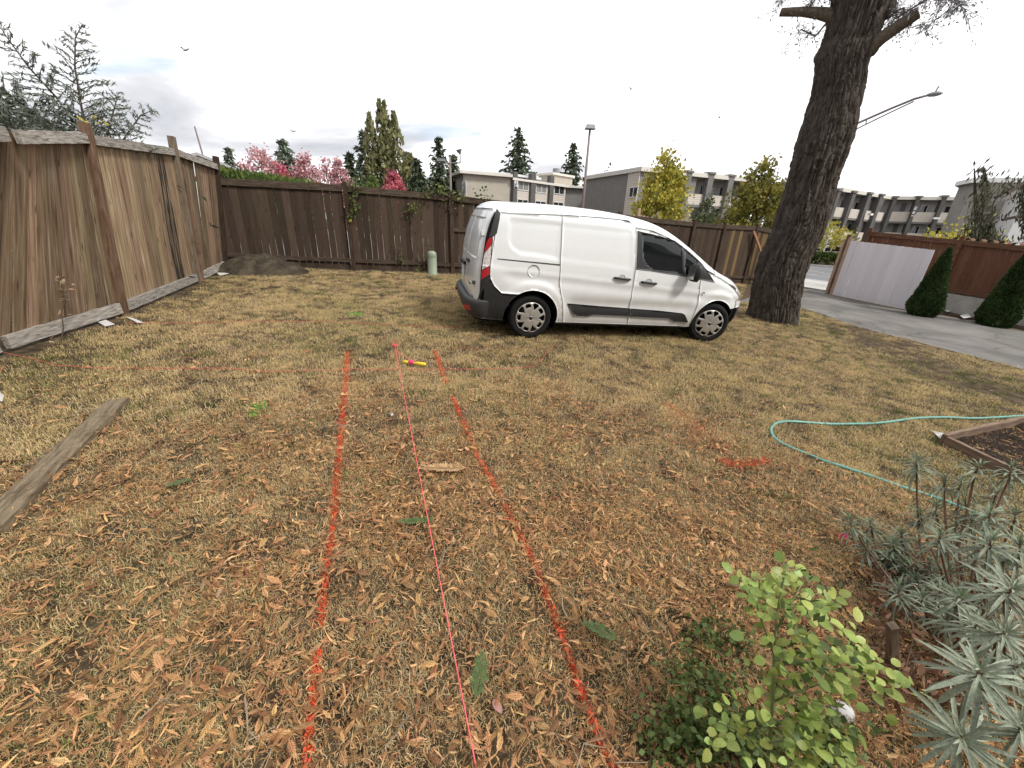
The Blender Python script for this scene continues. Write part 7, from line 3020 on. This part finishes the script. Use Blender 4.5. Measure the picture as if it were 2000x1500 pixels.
def clump(seed, n, r, h0, w0, lean0):
    rs = np.random.RandomState(seed)
    V, F_ = [], []
    for i in range(n):
        a = rs.uniform(0, 6.28)
        rr = r * math.sqrt(rs.rand())
        v, f = blade(rs, np.array([rr * math.cos(a), rr * math.sin(a), -.004]), h0 * rs.uniform(.45, 1.35), w0 * rs.uniform(.7, 1.4), rs.uniform(.1, 1) * lean0, rs.uniform(0, 6.28))
        F_ += [tuple(x + len(V) for x in q) for q in f]
        V += v
    return V, F_


def grassmat(name):
    m, nt, b_ = mat_new(name)
    N, L = nt.nodes, nt.links
    geo = N.new('ShaderNodeNewGeometry')
    oi = N.new('ShaderNodeObjectInfo')
    # dry straw blades with olive ones mixed in; greener drifts by place
    n1_ = N.new('ShaderNodeTexNoise')
    n1_.inputs['Scale'].default_value = .55
    n1_.inputs['Detail'].default_value = 4
    L.new(geo.outputs['Position'], n1_.inputs['Vector'])
    ad = N.new('ShaderNodeMath')
    ad.operation = 'MULTIPLY_ADD'
    ad.inputs[1].default_value = .58
    L.new(geo.outputs['Random Per Island'], ad.inputs[0])
    mr1 = N.new('ShaderNodeMapRange')
    mr1.inputs[1].default_value = .35
    mr1.inputs[2].default_value = .68
    mr1.inputs[3].default_value = 0
    mr1.inputs[4].default_value = .42
    L.new(n1_.outputs['Fac'], mr1.inputs[0])
    L.new(mr1.outputs[0], ad.inputs[2])
    cr = N.new('ShaderNodeValToRGB')
    el = cr.color_ramp.elements
    el[0].position, el[0].color = 0.0, (.27, .165, .085, 1)
    el[1].position, el[1].color = 1.0, (.115, .145, .035, 1)
    for p_, c_ in ((.16, (.44, .32, .17)), (.36, (.68, .525, .29)), (.58, (.60, .455, .235)), (.75, (.43, .34, .15)), (.88, (.22, .22, .085))):
        e_ = el.new(p_)
        e_.color = (*c_, 1)
    L.new(ad.outputs[0], cr.inputs[0])
    hs = N.new('ShaderNodeHueSaturation')
    mr_ = N.new('ShaderNodeMapRange')
    mr_.inputs[3].default_value = .80
    mr_.inputs[4].default_value = 1.32
    L.new(oi.outputs['Random'], mr_.inputs[0])
    L.new(mr_.outputs[0], hs.inputs['Value'])
    L.new(cr.outputs[0], hs.inputs['Color'])
    L.new(hs.outputs[0], b_.inputs['Base Color'])
    b_.inputs['Roughness'].default_value = .75
    b_.inputs['Specular IOR Level'].default_value = .2
    tr = N.new('ShaderNodeBsdfTranslucent')
    L.new(hs.outputs[0], tr.inputs[0])
    mx = N.new('ShaderNodeMixShader')
    mx.inputs[0].default_value = .25
    L.new(b_.outputs[0], mx.inputs[1])
    L.new(tr.outputs[0], mx.inputs[2])
    L.new(mx.outputs[0], N['Material Output'].inputs[0])
    return m


M['grass'] = grassmat('dry_straw_and_olive_grass')
M['green_grass'] = leafmat('green_grass_blades', [(.06, .09, .02), (.11, .145, .035), (.17, .19, .06)], .25, .35, .02)
M['litter'] = pmat('orange_brown_fallen_cedar_sprays', [(.085, .036, .018), (.28, .135, .058), (.50, .295, .135), (.70, .50, .29)], scale=1.7, rough=.75, objrand=.5, hue=.014, trans=.15, spec=.3, coords='Object',
                   ramp=[.25, .42, .58, .75])
M['twiglet'] = pmat('pale_dry_twigs', [(.20, .15, .10), (.36, .29, .21)], scale=8, rough=.8, objrand=.3)

rs = np.random.RandomState(201)
# lawn area: inside the fences, short of the driveway
lf_line = [tuple(p[:2]) for p in lf_base]
LAWN = [(-2.9, -.5)] + [(-4.45, 1.6)] + [(x + .12, y) for x, y in lf_line] + [tuple(bf(.2)[:2])] + [tuple((bf(16.8) - BN * .03)[:2])] + [tuple(hit(u, v)[:2]) for u, v in drive_l] + [(8.0, 2.0), (5.0, -.5)]


def sample(dens, rmax=20, seed=1, extra=None):
    """points on the lawn with density dens(r) per square metre"""
    rs = np.random.RandomState(seed)
    lo = np.array(LAWN).min(0)
    hi = np.array(LAWN).max(0)
    out = []
    step = .5
    xs_ = np.arange(lo[0], hi[0], step)
    ys_ = np.arange(lo[1], hi[1], step)
    for x in xs_:
        for y in ys_:
            # keep what the photograph can see, with a margin
            c_ = CAMR.T @ (np.array([x + .25, y + .25, -.1]) - CAMP)
            if c_[2] < .25:
                continue
            if abs(c_[0] / c_[2]) > 1.75 or c_[1] / c_[2] > 1.55:
                continue
            r = math.hypot(x + .25, y + .25)
            n_ = rs.poisson(dens(r) * step * step)
            if n_:
                out.append(np.array([x, y]) + rs.rand(n_, 2) * step)
    P = np.concatenate(out)
    P = P[inpoly(P[:, 0], P[:, 1], LAWN)]
    if extra is not None:
        P = P[extra(P)]
    return np.column_stack([P, ground(P[:, 0], P[:, 1])])


def bare(P):
    """keep fewer tufts where the soil shows: along the left fence, the right-hand track and random scuffs"""
    n_ = fbm(np.column_stack([P * .9, np.zeros(len(P))]), 3)
    d_left = np.array([min(1.5, abs((p - lf_base[2][:2]) @ LNRM[:2])) for p in P])
    track = np.clip(1 - np.abs((P[:, 0] - 7.0) + (P[:, 1] - 6.0) * -.15) / 1.3, 0, 1) * (P[:, 1] < 9) * (P[:, 1] > 4.2)
    n2_ = fbm(np.column_stack([P * 3.1 + 7, np.zeros(len(P))]), 3)
    k = .97 - .75 * np.clip((.38 - n_) / .1, 0, 1) * .3 - .30 * np.clip((.42 - n2_) / .08, 0, 1) - .45 * np.clip(1 - d_left / .8, 0, 1) - .85 * track
    under = .0
    return np.random.RandomState(9).rand(len(P)) < k


tufts = [clump(300 + i, 70, .085, .031, .0020, 1.2) for i in range(8)]
tcoll = lib('grass_tuft', tufts, M['grass'])
P = sample(lambda r: 330 if r < 2.1 else (310 if r < 2.8 else 240 if r < 4 else (150 if r < 8 else 90)), seed=11, extra=bare)
sc_ = rs.uniform(.7, 1.25, len(P)) * np.where(np.hypot(P[:, 0], P[:, 1]) > 3.4, 1.3, 1.0)
rt = np.column_stack([rs.normal(size=len(P)) * .12, rs.normal(size=len(P)) * .12, rs.uniform(0, 6.28, len(P))])
o = scatter('dry_grass', P, rt, sc_, tcoll, 8, rs)
tag(o, 'short dry straw coloured grass covering the yard', 'grass', kind='stuff')
print('tufts', len(P))
# greener tufts here and there
gt = [clump(340 + i, 40, .06, .055, .003, .7) for i in range(4)]
gcoll = lib('green_tuft', gt, M['green_grass'])
gm = lambda P: (fbm(np.column_stack([P * 1.1 + 40, np.ones(len(P))]), 3) > .60) | (np.random.RandomState(4).rand(len(P)) < np.where(np.hypot(P[:, 0], P[:, 1]) > 4.5, .14, .04)) | ((np.hypot(P[:, 0] - 4.6, P[:, 1] - 4.6) < 3.0) & (np.random.RandomState(6).rand(len(P)) < .50))
P = sample(lambda r: 60 if r < 3 else 34, seed=12, extra=gm)
o = scatter('green_grass', P, np.column_stack([np.zeros((len(P), 2)), rs.uniform(0, 6.28, len(P))]), rs.uniform(.6, 1.15, len(P)), gcoll, 4, rs)
tag(o, 'scattered greener grass tufts among the dry lawn', 'grass', kind='stuff')


# fallen cedar sprays
def spray(seed, L, n, w):
    """flat frond: a mid-rib with narrow overlapping side leaflets, curled a little"""
    rs = np.random.RandomState(seed)
    V, F_ = [], []
    curl = rs.uniform(-1.2, 1.8)
    bend = rs.uniform(-.5, .5)

    def ptc(s, lat):
        x = s * L
        y = bend * s * s * L * .5 + lat
        z = .004 + curl * L * .35 * (s - .5) ** 2 + abs(lat) * .25 * (1 if curl > 0 else -.2)
        return np.array([x, y, z])
    k = 5
    for i in range(k):
        a, c = i / k, (i + 1) / k
        wa, wc = .0022 * (1 - a * .6), .0022 * (1 - c * .6)
        q = [ptc(a, -wa), ptc(c, -wc), ptc(c, wc), ptc(a, wa)]
        F_.append(tuple(range(len(V), len(V) + 4)))
        V += q
    for i in range(n):
        s = .08 + .9 * i / n
        sg = 1 if i % 2 else -1
        ll = L * w * (1 - abs(s - .35) * 1.05) * rs.uniform(.75, 1.2)
        b0, b1 = ptc(s, 0), ptc(min(1.05, s + .05), 0)
        tip = ptc(min(1.2, s + .30 * w * 2.6), sg * ll)
        m1 = (b0 + tip) / 2 + (b1 - b0) * -.2 + [0, 0, .001]
        m2 = (b1 + tip) / 2 + (b1 - b0) * 1.0 + [0, 0, .002]
        F_.append(tuple(range(len(V), len(V) + 4)))
        V += [b0, m1, tip, m2]
    return V, F_


def curl_leaf(seed, k_=1.0):
    rs = np.random.RandomState(seed)
    V, F_ = [], []
    n = 6
    L, W = rs.uniform(.028, .070) * k_, rs.uniform(.006, .013) * k_ ** .6
    c1_, b1 = rs.uniform(-1.4, 2.4), rs.uniform(-1.1, 1.1)
    for i in range(n + 1):
        s = i / n
        w = W * .5 * math.sin(math.pi * (.06 + .9 * s)) * (1 + .3 * rs.normal() * .5)
        y = b1 * L * s * s
        z = .004 + c1_ * L * .5 * (s - .45) ** 2
        V += [np.array([s * L, y - w, z + w * .5]), np.array([s * L, y, z]), np.array([s * L, y + w, z + w * .6])]
    for i in range(n):
        a = i * 3
        F_ += [(a, a + 3, a + 4, a + 1), (a + 1, a + 4, a + 5, a + 2)]
    return V, F_


sprays = [spray(400 + i, rs.uniform(.04, .085), rs.randint(16, 26), rs.uniform(.14, .26)) for i in range(4)] + [curl_leaf(420 + i) for i in range(9)] + [curl_leaf(460 + i, .45) for i in range(10)] + [spray(430 + i, rs.uniform(.022, .045), 12, .24) for i in range(3)]
scoll = lib('fallen_spray', sprays, M['litter'])


def lit_keep(P):
    n_ = fbm(np.column_stack([P * 1.6 + 11, np.zeros(len(P))]), 3)
    # thins out towards the far, sunnier lawn and towards the right
    r = np.hypot(P[:, 0], P[:, 1])
    k = np.clip(.70 + (n_ - .45) * 2.0, .45, 1)
    k = k * np.where(P[:, 0] > 3.0, .45, 1)
    return np.random.RandomState(10).rand(len(P)) < k


P = sample(lambda r: 6000 if r < 1.9 else (4600 if r < 2.8 else (2100 if r < 3.8 else (520 if r < 5.2 else 110))), seed=13, extra=lit_keep)
n_ = len(P)
print('sprays', n_)
P[:, 2] += np.abs(rs.normal(size=n_)) * .013 + .020
rt = np.column_stack([rs.normal(size=n_) * .36, rs.normal(size=n_) * .28, rs.uniform(0, 6.28, n_)])
o = scatter('fallen_leaves', P, rt, rs.uniform(.34, .92, n_), scoll, len(sprays), rs)
tag(o, 'orange brown fallen cedar sprays littering the foreground lawn', 'leaf litter', kind='stuff')


def twig(seed):
    rs = np.random.RandomState(seed)
    b = MB()
    L = rs.uniform(.08, .22)
    k = 5
    p = [np.array([L * i / k, rs.normal() * .008, .008 + abs(rs.normal()) * .006]) for i in range(k + 1)]
    b.tube(p, np.linspace(.0022, .0009, k + 1), 4)
    for j in range(rs.randint(0, 3)):
        q = p[rs.randint(1, k)]
        b.tube([q, q + [L * .15, rs.normal() * .03, .01], q + [L * .26, rs.normal() * .05, .012]], [.0014, .0011, .0006], 3)
    return np.concatenate(b.v), [tuple(f) for f in b.f]


tws = [twig(440 + i) for i in range(7)]
wcoll = lib('dry_twig', tws, M['twiglet'])
P = sample(lambda r: 7 if r < 2.5 else (3 if r < 5 else 1), seed=14)
P[:, 2] += .018
n_ = len(P)
o = scatter('fallen_twigs', P, np.column_stack([rs.normal(size=(n_, 2)) * .1, rs.uniform(0, 6.28, n_)]), rs.uniform(.6, 1.5, n_), wcoll, 7, rs)
tag(o, 'thin pale twigs scattered over the lawn', 'twigs', kind='stuff')

# individual pieces one can point at
M['green_spray'] = leafmat('fresh_green_cedar_spray', [(.05, .085, .03), (.09, .14, .05), (.13, .18, .075)], .2, .2, .01)
M['tan_spray'] = leafmat('light_brown_cedar_spray', [(.24, .13, .06), (.38, .23, .11), (.48, .31, .17)], .15, .2, .01)


def lone_spray(pa, pb, mat, label, seed, w=.3, nm='cedar_sprig', cat='sprig', n=34):
    a, c = hit(*pa, .045), hit(*pb, .045)
    L = float(np.linalg.norm(c - a))
    v, f = spray(seed, L, n, w * .55)
    d = (c - a) / L
    z = np.array([0, 0, 1.0]) - d * d[2]
    z /= np.linalg.norm(z)
    y = np.cross(z, d)
    v = np.array(v)
    v[:, 2] = .004 + np.abs(v[:, 1]) * .2
    V_ = a + v[:, :1] * d + v[:, 1:2] * y + v[:, 2:] * z
    return tag(MB().add(V_, f).build(nm, M[mat]), label, cat)


lone_spray((926, 1372), (948, 1282), 'green_spray', 'fresh green cedar sprig beside the pink string in the foreground', 451, .42)
lone_spray((1212, 1252), (1142, 1220), 'green_spray', 'green cedar sprig right of the right-hand orange line', 452, .4)
lone_spray((318, 952), (372, 938), 'green_spray', 'dark green cedar sprig on the grass right of the weathered plank', 453, .4)
lone_spray((770, 1020), (842, 1022), 'green_spray', 'dull green cedar sprig left of the pink string in the middle ground', 454, .25)
lone_spray((918, 915), (828, 918), 'tan_spray', 'large pinkish tan cedar frond crossing the pink string', 455, .35, 'cedar_frond', 'frond')
lone_spray((1302, 1128), (1350, 1150), 'tan_spray', 'single tan cedar frond left of the rose bush', 456, .4, 'cedar_frond', 'frond')


def big_leaf(px, L, W, mat, label, seed, h=.03, tilt=.3):
    rs = np.random.RandomState(seed)
    p = hit(*px, h)
    n = 8
    V_, F_ = [], []
    az = rs.uniform(0, 6.28)
    for i in range(n + 1):
        s = i / n
        w = W * .5 * math.sin(math.pi * min(1, .03 + .95 * s)) ** .8
        V_ += [(s * L - L / 2, -w, .6 * (s - .5) ** 2 * L + w * .5), (s * L - L / 2, 0, .5 * (s - .5) ** 2 * L), (s * L - L / 2, w, .6 * (s - .5) ** 2 * L + w * .7)]
    for i in range(n):
        a = i * 3
        F_ += [(a, a + 3, a + 4, a + 1), (a + 1, a + 4, a + 5, a + 2)]
    V_ = np.array(V_) @ np.array([[1, 0, 0], [0, math.cos(tilt), math.sin(tilt)], [0, -math.sin(tilt), math.cos(tilt)]])
    V_ = V_ @ rotz(az).T + p
    return tag(MB().add(V_, F_).build('fallen_leaf', M[mat], smooth=True), label, 'leaf')


M['pink_leaf'] = pmat('dusty_pink_leaf', [(.38, .20, .17), (.52, .31, .27)], scale=20, rough=.7, trans=.2)
M['peach_leaf'] = pmat('pale_peach_leaf', [(.42, .26, .18), (.60, .42, .32)], scale=20, rough=.7, trans=.2)
big_leaf((970, 1383), .055, .035, 'pink_leaf', 'dusty pink curled leaf right of the pink string near the bottom', 461)
big_leaf((1428, 1146), .07, .045, 'peach_leaf', 'pale peach leaf standing on edge left of the rose bush', 462, .05, 1.0)
big_leaf((430, 1100 + 60), .05, .03, 'peach_leaf', 'pale tan curled leaf on the grass in the left foreground', 463)

# ---- sprayed paint on the grass
def paintmat(name, c):
    return pmat(name, [tuple(x * .75 for x in c), c, tuple(min(1, x * 1.15) for x in c)], scale=40, rough=.6, island=.25, spec=.4, trans=.15)


M['orange'] = paintmat('fluorescent_orange_marking_paint', (.66, .085, .026))
M['lime'] = paintmat('fluorescent_green_marking_paint', (.12, .50, .04))
M['rusty'] = paintmat('faded_red_orange_marking_paint', (.50, .13, .05))


def sprayed(pts, widths, mat, label, dens, name='paint_line', cat='paint line', seed=1, group=None, fade=None, gap=.0):
    """painted blades, leaf scraps and stained thatch along a path (pixels of the photograph on the ground)"""
    rs = np.random.RandomState(seed)
    W = np.array([hit(u, v) for u, v in pts])
    V_, F_ = [], []
    seg = np.linalg.norm(np.diff(W, axis=0), axis=1)
    for k in range(len(seg)):
        m_ = int(dens * 1.55 * seg[k])
        d = (W[k + 1] - W[k]) / max(seg[k], 1e-6)
        s_ = np.array([-d[1], d[0], 0])
        for i in range(m_):
            f_ = rs.rand()
            w = widths[k] * (1 - f_) + widths[k + 1] * f_
            gx = W[k] + d * seg[k] * f_
            if fbm(np.array([gx[0] * 5, gx[1] * 5, seed * 1.7]), 2) < gap:
                continue
            p = gx + s_ * rs.normal() * w * (.34 if rs.rand() < .8 else .8)
            p[2] = float(ground(p[0], p[1]))
            r_ = rs.rand()
            if r_ < .93:
                p[2] += rs.uniform(0, .018)
                v, f = blade(rs, p, rs.uniform(.014, .034), rs.uniform(.0014, .0028), rs.uniform(.3, 1), rs.uniform(0, 6.28))
            else:
                a = rs.uniform(0, 6.28)
                e = np.array([math.cos(a), math.sin(a), rs.normal() * .35]) * rs.uniform(.008, .018)
                g_ = np.array([-math.sin(a), math.cos(a), rs.normal() * .35]) * rs.uniform(.003, .006)
                q = p + [0, 0, rs.uniform(.006, .034)]
                v, f = [q - e, q + g_, q + e, q - g_], [(0, 1, 2, 3)]
            F_ += [tuple(x + len(V_) for x in z_) for z_ in f]
            V_ += list(v)
    return tag(MB().add(np.array(V_), F_).build(name, M[mat]), label, cat, group)


sprayed([(598, 1530), (604, 1440), (618, 1330), (630, 1200), (640, 1110), (650, 1040), (657, 960), (664, 880), (671, 800), (676, 740), (680, 690)], [.016, .017, .018, .02, .022, .025, .028, .03, .033, .036, .03], 'orange',
        'left-hand orange sprayed line running up the lawn from the bottom edge', 820, seed=3, gap=.24)
sprayed([(1215, 1530), (1180, 1470), (1145, 1390), (1105, 1270), (1068, 1170), (1035, 1090), (1000, 1020), (962, 945), (930, 890), (906, 830), (880, 770), (862, 725), (850, 688)], [.021, .022, .022, .022, .022, .024, .025, .026, .027, .028, .03, .03, .024], 'orange',
        'right-hand orange sprayed line slanting up the lawn towards the van', 780, seed=4, gap=.26)
for k, (pts, w, mt, lb, dn) in enumerate([
    ([(492, 818), (504, 800), (518, 788)], [.03, .12, .05], 'lime', 'bright green paint mark on the grass at left of the orange lines', 900),
    ([(682, 618), (698, 613), (706, 619)], [.04, .10, .05], 'lime', 'small bright green paint mark in the far lawn', 700),
    ([(592, 690), (606, 688)], [.06, .08], 'orange', 'small orange paint spot left of the orange line tops', 400),
    ([(1300, 790), (1340, 820), (1385, 866), (1430, 880)], [.08, .16, .28, .2], 'rusty', 'faded red orange paint patch in the lawn left of the hose', 900),
    ([(1405, 900), (1432, 912), (1500, 902)], [.06, .07, .05], 'orange', 'short orange paint stroke below the faded patch', 1100),
    ([(880, 684), (940, 682), (1030, 686), (1080, 676)], [.08, .06, .08, .08], 'rusty', 'faint broken orange paint dashes behind the stake', 140),
    ([(730, 545), (760, 546), (800, 552)], [.06, .22, .05], 'rusty', 'faded orange paint mark in the far lawn before the dark fence', 260),
    ([(1625, 1045), (1642, 1055), (1660, 1068)], [.05, .05, .04], 'orange', 'orange paint stroke on the mulch by the blue green shrub', 500),
    ([(1100, 660), (1180, 668), (1240, 672)], [.12, .10, .10], 'rusty', 'faint orange paint specks on the grass below the van', 120),
]):
    sprayed(pts, w, mt, lb, dn, name='paint_mark', cat='paint mark', seed=20 + k)
q = hit(1647, 1047, .05)
tag(MB().quads(cards(np.random.RandomState(2), [q, q + [.01, 0, .01]], .05, .7)).build('pink_petal', M['pink_line']), 'bright pink scrap of tape beside the blue green shrub', 'tape')

# bark chips and leaf scraps on the garden bed soil
rsb = np.random.RandomState(501)
n_ = 900
uv = rsb.rand(n_, 2)
pb_ = c0_[None, :2] + uv[:, :1] * (c1_ - c0_)[None, :2] + uv[:, 1:] * (c2_ - c0_)[None, :2]
P = np.column_stack([pb_, ground(pb_[:, 0], pb_[:, 1]) + .05 + .09 * (fbm(np.column_stack([pb_ * 6, np.zeros(n_)]), 4) - .5) + .008])
o = scatter('bed_litter', P, np.column_stack([rsb.normal(size=(n_, 2)) * .3, rsb.uniform(0, 6.28, n_)]), rsb.uniform(.3, .8, n_), scoll, len(sprays), rsb)
tag(o, 'dead leaf scraps and bark bits on the garden bed soil', 'leaf litter', kind='stuff')
